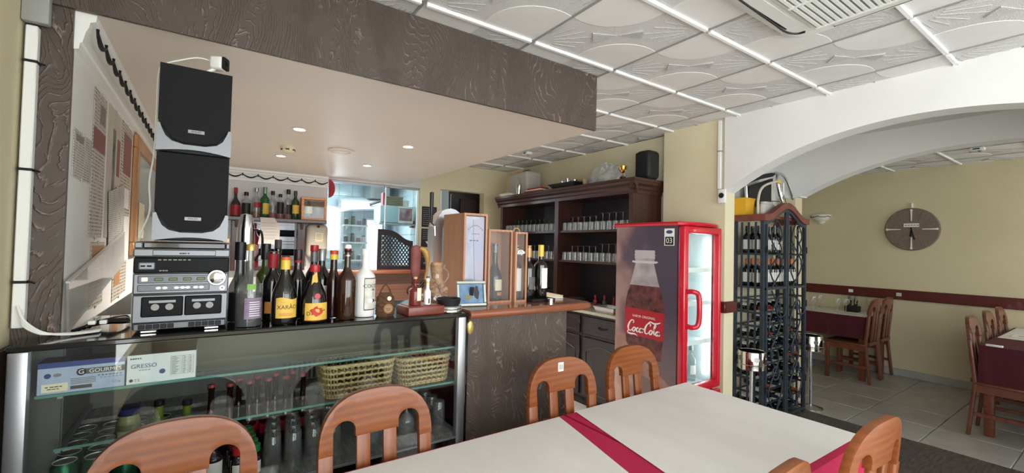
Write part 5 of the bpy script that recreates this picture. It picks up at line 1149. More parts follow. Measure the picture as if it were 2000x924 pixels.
# print on the side: bottle, cola, red label and script
zB = lambda v: v
def side(poly, off, name, m, **k):   # outline in (y, z) on the -x side
    return MB().prism(poly, FX0-off, FX0-off+.0006, 'yz').obj(name, m, fr)
yc = 2.205
def outl(pts): return [(yc-w, z) for z, w in pts]+[(yc+w, z) for z, w in reversed(pts)]
PRG = mat('print_grey_glass', (150, 140, 142), .3, c2=(186, 178, 180), ns=9); PRC = mat('print_cola', (48, 30, 34), .3, c2=(122, 66, 62), ns=16); PRR = mat('print_red', (176, 30, 46), .35)
side(outl([(1.497, .092), (1.44, .094), (1.40, .085), (1.33, .105), (1.25, .13), (1.225, .14)]), .0008, 'bottle_neck_print', PRG)
side(outl([(1.497, .088), (1.485, .098), (1.475, .09), (1.46, .099), (1.448, .09), (1.435, .099)]), .0012, 'screw_thread_print', mat('print_light_grey', (190, 184, 186), .3))
side(outl([(1.415, .118), (1.405, .122), (1.398, .1)]), .0014, 'neck_ring_print', mat('print_pale', (206, 200, 204), .3))
side(outl([(1.225, .132), (1.17, .158), (1.10, .178), (1.03, .182)]), .001, 'cola_print', PRC)
side([(yc+.186, 1.045), (yc+.186, .835), (yc-.178, .83), (yc-.182, 1.035)], .0012, 'red_label_print', PRR)
side(outl([(.832, .176), (.76, .165), (.68, .16)]), .001, 'lower_bottle_print', PRC)
hand = catmull([(2.48, .84), (2.40, .80), (2.30, .70), (2.14, .63), (1.97, .52), (2.0, .47), (2.12, .52), (2.3, .56), (2.48, .60)], 5)
side([(p.x, p.y) for p in [Vector((q[0], q[1], 0)) for q in hand]], .0018, 'hand_print', mat('print_skin', (176, 140, 122), .35, c2=(140, 96, 90), ns=6))
MS = Matrix(((0, 0, 0, FX0-.0026), (-1, 0, 0, 0), (0, 0, 1, 0), (0, 0, 0, 1)))
def side_text(body, size, y, z, m, sp=1): return text(body, size, m, fr, Matrix.Translation((FX0-.0024, y, z)) @ Matrix.Rotation(-PI/2, 4, 'Z'), spacing=sp)
side_text('SABOR ORIGINAL', .026, yc, .985, INKW, 1.05)
def script(strokes, ox, oz, s, w0):
    mb = MB()
    for pts in strokes:
        c = catmull([(p[0], p[1], p[2] if len(p) > 2 else 1) for p in pts], 7); L_ = len(c); vs = []
        for i, p in enumerate(c):
            d = Vector((c[min(i+1, L_-1)].x-c[max(i-1, 0)].x, c[min(i+1, L_-1)].y-c[max(i-1, 0)].y)); d = d.normalized() if d.length else Vector((1, 0)); nn = Vector((-d.y, d.x))*w0*max(.25, p.z)
            for sg in (1, -1): vs.append((FX0-.0026-.0001*sg, oz*0+0, 0)); vs[-1] = (FX0-.0026, ox-(p.x+sg*nn.x)*s, oz+(p.y+sg*nn.y)*s)
        mb.add(vs, [(2*i, 2*i+2, 2*i+3, 2*i+1) for i in range(L_-1)])
    return mb
def oval(cx, cy, rx, ry, sl=.35): return [(cx+rx*math.cos(a)+sl*ry*math.sin(a), cy+ry*math.sin(a), .9+.5*abs(math.cos(a))) for a in [2*PI*k/10+.8 for k in range(11)]]
ST = [[(1.75, 2.2, .6), (2.0, 2.55, .9), (1.8, 2.9, .8), (1.2, 2.75, 1.2), (.55, 1.9, 1.7), (.3, 1.0, 1.8), (.55, .35, 1.2), (1.1, .35, .9), (1.6, .8, .6)],
      [(.5, .35, .6), (.15, .05, 1), (.35, -.35, 1.2), (1.2, -.45, 1.5), (2.2, -.35, 1.2), (2.9, -.55, .6), (3.1, -.75, .3)], oval(2.05, .75, .38, .5), [(2.4, 1.1, .6), (2.8, 1.15, .6)],
      [(3.45, 1.1, .9), (3.2, 1.25, 1.0), (2.85, .9, 1.4), (2.85, .45, 1.3), (3.2, .3, .9), (3.55, .7, .6)], oval(4.0, .75, .36, .48), [(4.5, 1.3, .9), (4.35, .7, 1.3), (4.45, .35, 1.1), (4.75, .55, .6)], [(4.7, 1.15, 1.2), (5.15, 1.2, 1.2)],
      [(6.65, 2.1, .6), (6.9, 2.45, .9), (6.7, 2.75, .8), (6.1, 2.6, 1.2), (5.5, 1.8, 1.7), (5.25, .9, 1.8), (5.5, .3, 1.2), (6.0, .35, .9), (6.5, .8, .6)],
      [(6.1, 2.7, .6), (6.8, 3.15, 1.0), (7.8, 2.9, 1.3), (8.8, 3.05, 1.1), (9.6, 3.35, .5)], oval(6.95, .75, .38, .5), [(7.35, 1.1, .6), (7.75, 1.3, .6), (8.35, 2.4, .8), (8.25, 2.75, .9), (7.95, 2.3, 1.2), (7.8, 1.0, 1.4), (7.95, .4, 1.1), (8.25, .6, .6)], oval(8.7, .75, .36, .48), [(9.25, 1.3, .9), (9.1, .7, 1.3), (9.2, .35, 1.1), (9.5, .6, .6)]]
script(ST, yc+.158, .855, .0325, .13).obj('script_lettering', INKW, fr)
s_ = MB().box(FX0-.0016, FX0-.0002, 1.945, 2.03, 1.535, 1.66).obj('number_sticker', LWHITE, fr)
MB().box(FX0-.0022, FX0-.0016, 1.952, 2.022, 1.54, 1.60).obj('sticker_block', LBLK, s_); text('03', .055, INKW, s_, Matrix.Translation((FX0-.0028, 1.987, 1.57)) @ Matrix.Rotation(-PI/2, 4, 'Z'))
MB().prism([(1.987+.028*math.cos(a), 1.635+.013*math.sin(a)) for a in [2*PI*k/16 for k in range(16)]], FX0-.0022, FX0-.0016, 'yz').obj('sticker_logo', INKB, s_)
# contents
ROSE = mat('rose_wine', (176, 108, 84), .12, coat=.5); G = 'wine bottles in the fridge'
bottle('rosé bottle with white label at the front of the fridge floor', 2.89, 2.02, .501, .29, .036, .014, .17, .215, ROSE, (.235, .292, .016, mat('pink_capsule', (150, 60, 64), .35)), [(.05, .14, .036, 1.2, LWHITE)])
bottle('rosé bottle with dark capsule behind on the fridge floor', 2.975, 2.12, .501, .30, .036, .014, .17, .215, ROSE, (.235, .302, .016, BLKC), [(.05, .13, .036, 1.2, LWHITE)])
bottle('clear dessert wine bottle beside the fridge tube', 3.10, 2.03, .501, .27, .034, .014, .16, .205, CLB, (.23, .272, .016, ALU), [(.05, .12, .034, 1.2, LWHITE)])
t = thing('cake_plate', 'plate with yellow cake slice on a fridge shelf', 'plate', (2.93, 2.05, .8305)); MB().lathe([(.001, .003), (.05, 0), (.075, .012), (.077, .014), (.05, .006), (.001, .006)], 20).obj('plate', BLKM, t); MB().rbox(-.04, .05, -.04, .04, .008, .05, .008, 2).obj('cake', mat('cake', (214, 170, 100), .7, c2=(176, 110, 62), ns=30), t)
t = thing('cheese_plate', 'dark plate with lemon on the upper fridge shelf', 'plate', (2.94, 2.05, 1.1205)); MB().lathe([(.001, .003), (.05, 0), (.08, .012), (.082, .014), (.05, .006), (.001, .006)], 20).obj('plate', mat('teal_plate', (60, 84, 80), .3), t); MB().sphere((-.02, -.02, .035), .026, sz=.9).obj('lemon', YELC, t); MB().rbox(.01, .05, -.03, .02, .008, .03, .004, 1).obj('butter', LCREAM, t)
t = thing('dessert_box', 'white dessert tub on the top fridge shelf', 'tub', (3.0, 2.10, 1.3705)); MB().lathe([(.001, 0), (.06, 0), (.07, .06), (.074, .062), (.001, .064)], 20).obj('tub', WHP, t); MB().lathe([(.001, .065), (.076, .065), (.076, .072), (.001, .074)], 20).obj('lid', LCREAM, t)
# ------------------------------------------------------------------ contents of the display case
zU = 1.0305
def carton(name, label, x0, x1, y0, y1, h, m_front, m_top):
    t = thing(name, label, 'box', ((x0+x1)/2, y0, zU)); w = (x1-x0)/2
    MB().box(-w, w, 0, y1-y0, 0, h).obj('carton', m_front, t); MB().box(-w, w, .0005, y1-y0, h, h+.001).obj('top_flap', m_top, t); return t
CB1 = mat('pale_blue_carton', (176, 190, 212), .55, c2=(164, 178, 202), ns=30); DKTOP = mat('dark_carton_top', (44, 46, 62), .5); CB2 = mat('white_carton', (216, 222, 224), .55)
t = carton('gourmes_box', 'pale blue food box with dark GOURMES band at the left of the case', -.408, -.214, 1.852, 1.934, .092, CB1, DKTOP)
w = .097
MB().box(-w, w, -.001, 0, .077, .092).obj('blue_band', INKB, t)
MB().box(-.012, w, -.001, 0, .05, .067).obj('dark_band', mat('olive_grey_band', (92, 92, 86), .5), t); text('GOURMÊS', .0165, INKW, t, Matrix.Translation((.052, -.0015, .058)))
MB().lathe([(.001, -.001), (.011, -.001), (.011, 0)], 20, (-.003, -.001, .058), 'y').obj('round_logo', INKD, t); text('G', .019, INKW, t, Matrix.Translation((-.003, -.0026, .058)))
MB().lathe([(.001, -.001), (.0075, -.001), (.0075, 0)], 16, (-.076, 0, .054), 'y').obj('small_seal', INKB, t); MB().prism([(-.055+.009*math.cos(a), .055+.005*math.sin(a)) for a in [2*PI*k/14 for k in range(14)]], -.001, 0, 'xz').obj('oval_mark', INKG, t)
MB().box(-.088, -.032, -.001, 0, .006, .03).obj('white_sticker', LCREAM, t); bars(t, INKD, -.08, -.04, .021, -.0012, .0025, 4, 1); bars(t, INKD, -.076, -.046, .0145, -.0012, .002, 3, 2)
MB().box(-.026, .022, -.001, 0, .008, .018).obj('bar_block', mat('brown_bar', (84, 76, 66), .5), t)
for k in range(4): MB().box(-.026, .03, -.001, 0, .023+k*.005, .0252+k*.005).obj('print_line', INKG, t)
bars(t, INKG, .034, .094, .042, -.0006, .004, 7, 3); bars(t, INKG, .04, .094, .035, -.0006, .002, 6, 4); text('2.7 kg', .0085, INKG, t, Matrix.Translation((.078, -.0015, .018)))
t = carton('gresso_box', 'white food box reading GRESSO on the upper case shelf', -.209, -.030, 1.852, 2.05, .092, CB2, DKTOP)
text('GRESSO', .0185, INKB, t, Matrix.Translation((-.047, -.002, .056))); bars(t, INKG, -.06, -.03, .043, -.0006, .0025, 4, 5); bars(t, INKD, -.082, -.052, .081, -.0006, .004, 5, 6)
MB().lathe([(.001, -.001), (.008, -.001), (.008, 0)], 16, (.0, 0, .033), 'y').obj('seal', INKB, t); MB().lathe([(.001, -.001), (.005, -.001), (.005, 0)], 12, (-.078, 0, .012), 'y').obj('dot_logo', INKD, t); bars(t, INKG, -.07, -.055, .014, -.0006, .003, 2, 7); bars(t, INKG, -.07, -.055, .009, -.0006, .002, 2, 8)
for k in range(12): MB().box(.021, .083, -.001, 0, .018+k*.0055, .0187+k*.0055).obj('table_line', INKG, t)
for x in (.021, .052, .068, .083): MB().box(x, x+.0006, -.001, 0, .018, .079).obj('table_rule', INKG, t)
for k in range(11):
    for x, q in ((.024, .02), (.055, .008), (.071, .008)): MB().box(x, x+q*(.6+.4*((k*7) % 5)/5), -.001, 0, .0205+k*.0055, .0222+k*.0055).obj('table_text', INKG, t)
STRAW = mat('pale_straw', (206, 190, 142), .8, c2=(166, 146, 100), ns=120, bump=.5, bs=300); STRAWD = mat('straw_shadow_weave', (150, 130, 88), .85, c2=(120, 100, 66), ns=120)
def rr_path(hx, hy, r, n=6):
    out = []
    for cx, cy, a0 in ((hx-r, hy-r, 0), (-hx+r, hy-r, PI/2), (-hx+r, -hy+r, PI), (hx-r, -hy+r, 1.5*PI)):
        for k in range(n+1): a = a0+PI/2*k/n; out.append(Vector((cx+r*math.cos(a), cy+r*math.sin(a), 0)))
    return out
def resamp(pts, step):
    out = []; L_ = len(pts); acc = 0
    for i in range(L_):
        a, b_ = pts[i], pts[(i+1) % L_]; d = (b_-a).length; n = max(1, round(d/step))
        for k in range(n): out.append(a.lerp(b_, k/n))
    return out
def basket(label, x, y, hx, hy, h):
    t = thing('straw_basket', label, 'basket', (x, y, .8685), 0, 'straw baskets in the case')
    MB().prism([(p.x, p.y) for p in rr_path(hx*.9, hy*.9, .04)], 0, .008, 'xy').obj('base', STRAW, t)
    rows = 6
    for j in range(rows):
        f = j/(rows-1); z = .012+(h-.022)*f; ps = resamp(rr_path(hx*(.90+.09*f), hy*(.90+.09*f), .045), .011)
        MB().tube([(p.x, p.y, z+.0018*(1 if (i+j) % 2 else -1)) for i, p in enumerate(ps)], [.0062 if i % 2 else .0048 for i in range(len(ps))], 6, closed=True).obj('weave_row', STRAW, t)
    ps = resamp(rr_path(hx*.95, hy*.95, .045), .026); sp = MB()
    for p in ps: sp.tube([(p.x*.95, p.y*.95, .004), (p.x*1.03, p.y*1.03, h-.008)], .0042, 5)
    sp.obj('upright_strands', STRAWD, t)
    MB().tube([(p.x, p.y, h-.006) for p in resamp(rr_path(hx, hy, .05), .02)], .0068, 8, closed=True).obj('rim', STRAW, t)
    MB().prism([(p.x, p.y) for p in rr_path(hx*.85, hy*.85, .04)], .010, .05, 'xy').obj('brown_contents', mat('brown_bread_paper', (118, 92, 70), .9, c2=(80, 58, 44), ns=30), t)
basket('straw basket on the left of the pair on the lower case shelf', .535, 1.963, .15, .10, .135)
basket('straw basket on the right of the pair nearest the bar', .828, 1.965, .13, .098, .125)
# small bottles at the back
zF = .6425
COLA = mat('cola_in_glass', (26, 14, 12), .08, coat=.6)
proto = bottle('small cola bottle with red crown cap standing at the back of the case', .02, 2.13, zF, .275, .029, .0115, .11, .19, COLA, (.268, .28, .0145, mat('red_crown', (150, 60, 56), .35)), [(.06, .10, .029, 1.3, LRED)], 'small bottles at the back of the case', n=14)
for k in range(9): dup(proto, (.02+.062+.034*k, 2.115+.062*(k % 2)+.0, zF))
OLJ = mat('green_juice', (112, 128, 46), .15, coat=.4)
for k, (x, y) in enumerate(((-.138, 2.06), (-.055, 2.06))):
    bottle('%s squat bottle of green juice in the case' % ('left', 'right')[k], x, y, (.7045, zF)[k], (.2, .25)[k], .036, .0135, (.09, .12)[k], (.15, .2)[k], OLJ, ((.185, .205) if k == 0 else (.235, .255))+(.016, BLKC), (), 'green juice bottles', n=16)
t = thing('can_deck', 'raised steel deck under the drink cans in the case', 'deck', (0, 0, 0)); MB().box(-.366, -.098, 1.835, 2.19, zF, .704).obj('deck_plate', LINER, t); MB().box(-.366, -.098, 1.832, 1.835, zF, .704).obj('deck_front', DKMETAL, t)
can = thing('drink_can', 'green drink can with silver lid among the cans on the raised deck', 'can', (-.345, 1.872, .7045), 0, 'drink cans in the case')
MB().lathe([(.001, .002), (.024, 0), (.0325, .008), (.0325, .102), (.027, .112)], 18).obj('can_body', mat('green_can', (26, 84, 56), .3, metal=.6), can)
ld = MB().lathe([(.027, .112), (.0285, .1145), (.0265, .1145), (.0255, .110), (.001, .110)], 18).obj('lid', mat('can_lid', (214, 214, 212), .35, metal=.35), can); MB().rbox(-.006, .006, -.012, .008, .1105, .112, .0005, 1).obj('pull_tab', CHROME, ld)
for i in range(4):
    for j in range(5):
        if (i, j) != (0, 0) and (i, j) != (2, 2) and not (i == 3 and j in (2, 3)): dup(can, (-.345+.070*i-.003*(j % 2), 1.872+.072*j, .7045))
bottle('tall jar of pale liquid with dark blue lid among the cans', -.2175, 2.03, .7045, .195, .033, .028, .15, .17, mat('pale_olive_jar', (150, 148, 96), .2, coat=.4), (.18, .205, .031, mat('blue_lid', (40, 46, 84), .35)), [(.05, .13, .033, 1.0, LCREAM)], n=18, name='glass_jar')
SMW = mat('dark_small_bottle', (34, 26, 40), .1, coat=.5)
gb = bottle('small bottle with green cap in a row running to the back of the case', .157, 1.872, zF, .105, .0215, .012, .06, .08, SMW, (.086, .112, .0185, mat('green_cap', (22, 120, 62), .3, coat=.3)), [(.012, .055, .0215, 1.0, LWHITE)], 'green capped bottles in the case', n=14)
for k in range(1, 5): dup(gb, (.157-.004*k, 1.872+.047*k, zF))
rb = bottle('small bottle with red cap in a row beside the green capped ones', .105, 1.872, zF, .105, .0215, .012, .06, .08, SMW, (.086, .112, .0185, REDC), [(.012, .055, .0215, 1.0, LWHITE)], 'red capped bottles in the case', n=14)
for k in range(1, 4): dup(rb, (.105-.004*k, 1.872+.047*k, zF))
pb = bottle('dark bottle with white label seen through the chair back in the case', .03, 1.868, zF, .15, .028, .012, .09, .12, SMW, (.135, .155, .014, mat('purple_cap', (70, 36, 60), .35)), [(.02, .085, .028, 1.2, LWHITE)], n=16)
for k in range(1, 2): dup(pb, (.03-.062*k, 1.868, zF), 0, ('dark bottle with white label second from the green caps', 'dark bottle with white label third from the green caps')[k-1])
tt = MB().lathe([(.031, .001), (.0325, 0), (.028, .125), (.0265, .128), (.001, .128), (.001, .122), (.0245, .12), (.029, .004)], 18, cap=False).mesh('tall_tumbler', thin_glass('tall_tumbler_glass', (.93, .94, .94), 1, ior=1.7, film=.05, filmc=(.9, .92, .92)))
for i in range(4):
    for j in range(4):
        put(tt, 'tumbler', 'tall tumbler upside down in the case, below the left basket', 'tall tumblers under the baskets', .215+.072*i+.008*j, 1.88+.075*j, zF)
for i in range(2):
    for j in range(3): put(tt, 'tumbler', 'tall tumbler upside down at the bar end of the case', 'tumblers at the bar end', .83+.075*i, 1.90+.08*j, zF)
wgd = MB().lathe([(r, .175-h) for r, h in wg], 16, cap=False).mesh('wine_glass', TUMB)
for i in range(3): put(wgd, 'wine glass', 'wine glass upside down below the right basket', 'wine glasses in the case', .60+.08*i, 1.93+.03*(i % 2), zF)
# ------------------------------------------------------------------ ceiling fixtures
t = thing('air_conditioner', 'white ceiling cassette air conditioner with slatted centre grille', 'air conditioner', (1.89, .55, ZC-.002))
ac = [(p.x, p.y) for p in rr_path(.45, .45, .09, 8)]; ac2 = [(p.x, p.y) for p in rr_path(.41, .41, .09, 8)]; n = len(ac)
MB().add([(x, y, 0) for x, y in ac]+[(x, y, -.012) for x, y in ac]+[(x, y, -.034) for x, y in ac2], [(i, (i+1) % n, n+(i+1) % n, n+i) for i in range(n)]+[(n+i, n+(i+1) % n, 2*n+(i+1) % n, 2*n+i) for i in range(n)]+[tuple(range(2*n, 3*n))], False).obj('fascia', mat('ac_white', (226, 226, 221), .4), t)
for k in range(4):
    MB().rbox(-.25, .25, .335, .39, -.038, -.0335, .002, 1).rot(PI/2*k, 'Z').obj('louver', mat('ac_louver_%d' % k, (216, 216, 211), .4), t); MB().box(-.255, .255, .392, .397, -.0365, -.0338).rot(PI/2*k, 'Z').obj('louver_gap', BLKM, t)
MB().rbox(-.315, .315, -.315, .315, -.042, -.034, .006, 2).obj('centre_panel', mat('ac_panel', (222, 222, 216), .4), t)
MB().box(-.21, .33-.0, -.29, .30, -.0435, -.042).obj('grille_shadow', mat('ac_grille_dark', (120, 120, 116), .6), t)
for k in range(24): MB().box(-.205, .325, -.286+k*.0245, -.286+k*.0245+.014, -.050, -.0435).obj('slat', mat('ac_slat', (226, 226, 221), .4) if k == 0 else bpy.data.materials['ac_slat'], t)
for x in (-.21, .055, .32): MB().box(x, x+.012, -.29, .30, -.052, -.0435).obj('grille_rib', bpy.data.materials['ac_slat'], t)
MB().tube(catmull([(-.30, .385, -.036), (-.1, .392, -.038), (.15, .40, -.038), (.27, .405, -.036), (.33, .385, -.036), (.34, .35, -.038)]), .005, 6).obj('edge_gap', BLKC, t)  # black tube drawn for the dark open gap at the fascia corner
def downlight(label, x, y):
    t = thing('downlight', label, 'lamp', (x, y, SOF), 0, 'recessed downlights over the bar')
    MB().lathe([(.034, .0), (.045, -.001), (.047, -.004), (.036, -.006), (.033, -.001)], 24, cap=False).obj('trim_ring', WHP, t); MB().lathe([(.001, -.003), (.033, -.002)], 24, cap=False).obj('lens', LAMPW, t)
    d = bpy.data.lights.new('spot', 'SPOT'); d.energy = 160; d.spot_size = math.radians(120); d.spot_blend = .7; d.color = (1, .92, .82); d.shadow_soft_size = .03
    o = bpy.data.objects.new('downlight_beam', d); COL.objects.link(o); o.location = (0, 0, -.012); o.parent = t
downlight('lit downlight nearest the left speakers', .447, 3.112); downlight('lit downlight behind the smoke detector', .466, 4.182); downlight('lit downlight over the middle of the bar front', 1.186, 3.129); downlight('lit downlight nearest the kitchen glass', 1.178, 4.143)
t = thing('smoke_detector', 'cream smoke detector on the bar soffit', 'smoke detector', (.463, 3.739, SOF))
MB().lathe([(.056, 0), (.058, -.012), (.05, -.02), (.048, -.035), (.034, -.046), (.001, -.048)], 26).obj('housing', mat('aged_cream_plastic', (222, 212, 180), .45), t)
for k in range(6): MB().rbox(.044, .052, -.014, .014, -.033, -.025, .002, 1).rot(PI/3*k+.3, 'Z').obj('vent_slot', BLKM, t)
t = thing('ceiling_vent', 'round ceiling air vent in the bar soffit', 'vent', (.822, 3.62, SOF)); MB().lathe([(.095, 0), (.10, -.004), (.085, -.012), (.06, -.006), (.058, -.012), (.03, -.016), (.001, -.016)], 30).obj('vent_disc', SOFW, t); MB().lathe([(.07, -.008), (.074, -.014), (.078, -.008)], 30, cap=False).obj('vent_ring', SOFW, t)
for lab, x, y, z in (('white motion sensor on the ceiling beyond the bulkhead', 2.883, 3.945, ZC), ('white motion sensor on the far room ceiling', 6.15, .96, 2.575)):
    t = thing('motion_sensor', lab, 'sensor', (x, y, z)); MB().rbox(-.035, .035, -.05, .05, -.03, 0, .006, 2).obj('housing', WHP, t); MB().sphere((0, -.02, -.028), .02).obj('lens', GREYP, t); MB().rbox(-.036, -.034, -.02, .03, -.022, -.010, .001, 1).obj('window', BLKM, t)
# ------------------------------------------------------------------ chairs
def make_chair(label, mx, mz, group):
    t = thing('dining_chair', label, 'chair', (0, 0, 0), 0, group)
    def bend(p): x, y, z = p; return (x, y-.205-(z-.45)*.10-.018*(1-(x/.2)**2)+.018, z)
    out = []
    for k in range(25):
        a = PI*k/24; c, s = math.cos(a), math.sin(a); q = (abs(c)**2.6+abs(s)**2.6)**(-1/2.6)
        out.append((.198*c*q, .80+.187*s*q))
    def op(x0, x1):    # arched opening, right to left
        r = (x0-x1)/2; cx = (x0+x1)/2; return [(cx+r*math.cos(PI*k/8), .862+r*.95*math.sin(PI*k/8)) for k in range(9)]
    def ztop(x): return .80+.187*(max(0, 1-(abs(x)/.198)**2.6))**(1/2.6)
    def zbot(x):
        a = abs(x)
        if a >= .152: return .80
        if a > .076: return .862+.036*math.sqrt(max(0, 1-((a-.114)/.038)**2))
        return .84
    cols = sorted(set([round(s*v, 4) for s in (-1, 1) for v in (.198, .197, .194, .188, .18, .17, .16, .1521, .1519, .149, .144, .136, .125, .114, .103, .092, .084, .079, .0765, .0759, .05, .025, 0)]))
    hm = MB(); vs = []
    for x in cols:
        zb, zt_ = zbot(x), max(ztop(x), zbot(x)+.002)
        for yy in (-.013, .013):
            for q in range(5): vs.append((x, yy, zb+(zt_-zb)*q/4))
    fs = []; nc = len(cols)
    for i in range(nc-1):
        a, b_ = i*10, i*10+10
        for q in range(4): fs += [(a+q, b_+q, b_+q+1, a+q+1), (a+5+q, a+6+q, b_+6+q, b_+5+q)]
        fs += [(a+4, b_+4, b_+9, a+9), (a, a+5, b_+5, b_)]
    for a in (0, (nc-1)*10): fs += [(a+q, a+q+1, a+6+q, a+5+q) for q in range(4)]
    hm.add(vs, fs)
    poly = out+[(-.152, .80)]+[(x, z) for x, z in reversed(op(-.076, -.152))]+[(-.076, .846), (-.072, .84), (.072, .84), (.076, .846)]+[(x, z) for x, z in reversed(op(.152, .076))]+[(.152, .80)]
    link('head_rail', hm.map(bend).mesh('head_rail', mx, .0035), t)
    for s in (-1, 1):
        m_ = MB(); zs = [0, .2, .44, .62, .80]
        vs = []
        for z in zs:
            w = .0235 if z > .4 else .019; xc = s*(.175 if z > .4 else .178); y = (-.205 if z < .45 else -.205-(z-.45)*.10) - (.03*(.45-z)/.45 if z < .45 else 0)+.0138*min(1, z/.45)
            vs += [(xc-w, y-.013, z), (xc+w, y-.013, z), (xc+w, y+.013, z), (xc-w, y+.013, z)]
        m_.add(vs, [(4*i+k, 4*i+(k+1) % 4, 4*i+4+(k+1) % 4, 4*i+4+k) for i in range(4) for k in range(4)]+[(0,1,2,3), (16,17,18,19)])
        link('rear_leg', m_.mesh('rear_leg', mz, .004), t)
        link('back_slat', MB().box(s*.047-.024, s*.047+.024, -.008, .008, .47, .842).map(bend).mesh('back_slat', mz, .003), t)
        link('front_leg', MB().box(s*.18-.02, s*.18+.02, .17, .21, 0, .43).mesh('front_leg', mz, .004), t)
        MB().box(s*.178-.011, s*.178+.011, -.19, .17, .37, .43).obj('side_rail', mz, t); MB().box(s*.178-.009, s*.178+.009, -.20, .17, .17, .2).obj('side_stretcher', mz, t)
    MB().box(-.16, .16, .18, .2, .37, .43).obj('front_rail', mx, t); MB().box(-.155, .155, -.225, -.205, .44, .475).obj('lower_back_rail', mx, t)
    link('seat', MB().rbox(-.205, .205, -.19, .22, .431, .455, .008, 2).mesh('seat', mx), t)
    return t
ch = make_chair('orange pine dining chair in the foreground before the cans, nearest the left', CHAIRW, CHAIRWZ, 'pine chairs at the front table')
CY = 1.318
ch.location = (-.06, CY, 0); ch.rotation_euler = (0, 0, PI)
dup(ch, (.51, CY, 0), PI+.02, 'orange pine dining chair in front of the straw baskets')
c3 = dup(ch, (1.36, CY+.005, 0), PI-.03, 'orange pine dining chair with a white sticker in front of the plaster bar')
MB().rbox(-.016, .016, -.2418, -.2385, .925, .967, .001, 1).move(.004, 0, 0).obj('number_sticker', LWHITE, c3)
for k in range(3): MB().box(-.006+.008*k, -.002+.008*k, -.2387, -.2377, .935, .957).obj('sticker_print', INKG, c3)
dup(ch, (1.86, CY+.01, 0), PI, 'orange pine dining chair in front of the red fridge')
dup(ch, (1.775, .74, 0), -.05, 'orange pine dining chair at the near right corner of the front table')
dup(ch, (1.15, .76, 0), .04, 'orange pine dining chair just entering the bottom edge of the photo')
# ------------------------------------------------------------------ front tables
CRIM = mat('crimson_cloth', (184, 28, 74), .8, c2=(174, 22, 66), ns=300, bump=.15, bs=500); PAPER = mat('white_table_paper', (226, 223, 219), .75, c2=(220, 217, 213), ns=9, bump=.25, bs=500, stretch=(1, .15, 1))
TWOOD = wood('table_wood', (92, 46, 28), (128, 70, 44), 'x', 8, .4, .2); DKCL = mat('maroon_cloth', (84, 24, 36), .8, c2=(74, 20, 32), ns=200)
def table(label, cloth_label, x0, x1, y0, y1, z, cm, drop=.2, over=.004):
    t = thing('dining_table', label, 'table', (0, 0, 0)); 
    MB().rbox(x0, x1, y0, y1, z-.034, z-.004, .004, 1).obj('table_top', TWOOD, t)
    for x in (x0+.05, x1-.05):
        for y in (y0+.05, y1-.05): link('leg', MB().box(x-.03, x+.03, y-.03, y+.03, 0, z-.034).mesh('leg', TWOOD, .004), t)
    for y in (y0+.04, y1-.06): MB().box(x0+.08, x1-.08, y, y+.02, z-.12, z-.034).obj('apron', TWOOD, t)
    for x in (x0+.04, x1-.06): MB().box(x, x+.02, y0+.08, y1-.08, z-.12, z-.034).obj('apron', TWOOD, t)
    # cloth: top sheet and four hanging sides with soft folds
    m_ = MB(); ring = resamp([Vector((x0-over, y0-over, 0)), Vector((x1+over, y0-over, 0)), Vector((x1+over, y1+over, 0)), Vector((x0-over, y1+over, 0))], .04); n = len(ring); vs = []
    cx, cy = (x0+x1)/2, (y0+y1)/2
    for j in range(5):
        f = j/4
        for i, p in enumerate(ring):
            fold = .004*f*math.sin(i*1.15)+.002*f*math.sin(i*2.7); d = Vector((1 if p.x > x1 else -1 if p.x < x0 else 0, 1 if p.y > y1 else -1 if p.y < y0 else 0, 0)); q = p+d*max(-.001, fold+.004*f)
            vs.append((q.x, q.y, z-.0005-drop*f))
    m_.add(vs, [(j*n+i, j*n+(i+1) % n, (j+1)*n+(i+1) % n, (j+1)*n+i) for j in range(4) for i in range(n)]+[tuple(range(n))], False)
    o = m_.obj('tablecloth', cm); tag(o, cloth_label, 'tablecloth'); return t
table('front dining table on the left under the crimson cloth', 'crimson cloth on the left front table', -.30, 1.325, .67, 1.495, .75, CRIM)
table('front dining table by the drinks fridge under the crimson cloth', 'crimson cloth on the front table by the fridge', 1.348, 2.25, .67, 1.495, .75, CRIM)
def paper(label, c, z, nx=14, ny=10, amp=.0012, m=None):   # c: four corners, near-left, near-right, far-right, far-left
    c = [Vector((*q, 0)) for q in c]; vs = []; rr = random.Random(len(label)); ph = [rr.uniform(0, 6) for _ in range(4)]
    for j in range(ny+1):
        for i in range(nx+1):
            u, v = i/nx, j/ny; p = (c[0].lerp(c[1], u)).lerp(c[3].lerp(c[2], u), v)
            vs.append((p.x, p.y, z+amp*(1+.5*math.sin(u*9+v*4+ph[0])+.5*math.sin(v*11-u*3+ph[1]))))
    k = len(vs); vs += [(x, y, q-.0006) for x, y, q in vs]; fs = []
    W_ = nx+1
    for j in range(ny):
        for i in range(nx): a = j*W_+i; fs += [(a, a+1, a+1+W_, a+W_), (k+a, k+a+W_, k+a+1+W_, k+a+1)]
    rim = [i for i in range(nx+1)]+[j*W_+nx for j in range(1, ny+1)]+[ny*W_+i for i in range(nx-1, -1, -1)]+[j*W_ for j in range(ny-1, 0, -1)]
    fs += [(rim[i], rim[(i+1) % len(rim)], k+rim[(i+1) % len(rim)], k+rim[i]) for i in range(len(rim))]
    return tag(MB().add(vs, fs, True).obj('table_paper', m or PAPER), label, 'table paper')
paper('white paper sheet covering the left front table', ((-.30, .68), (1.105, .68), (1.298, 1.492), (-.30, 1.492)), .7505)
paper('white paper sheet covering the front table by the fridge', ((1.235, .70), (2.245, .69), (2.255, 1.505), (1.402, 1.502)), .7512)
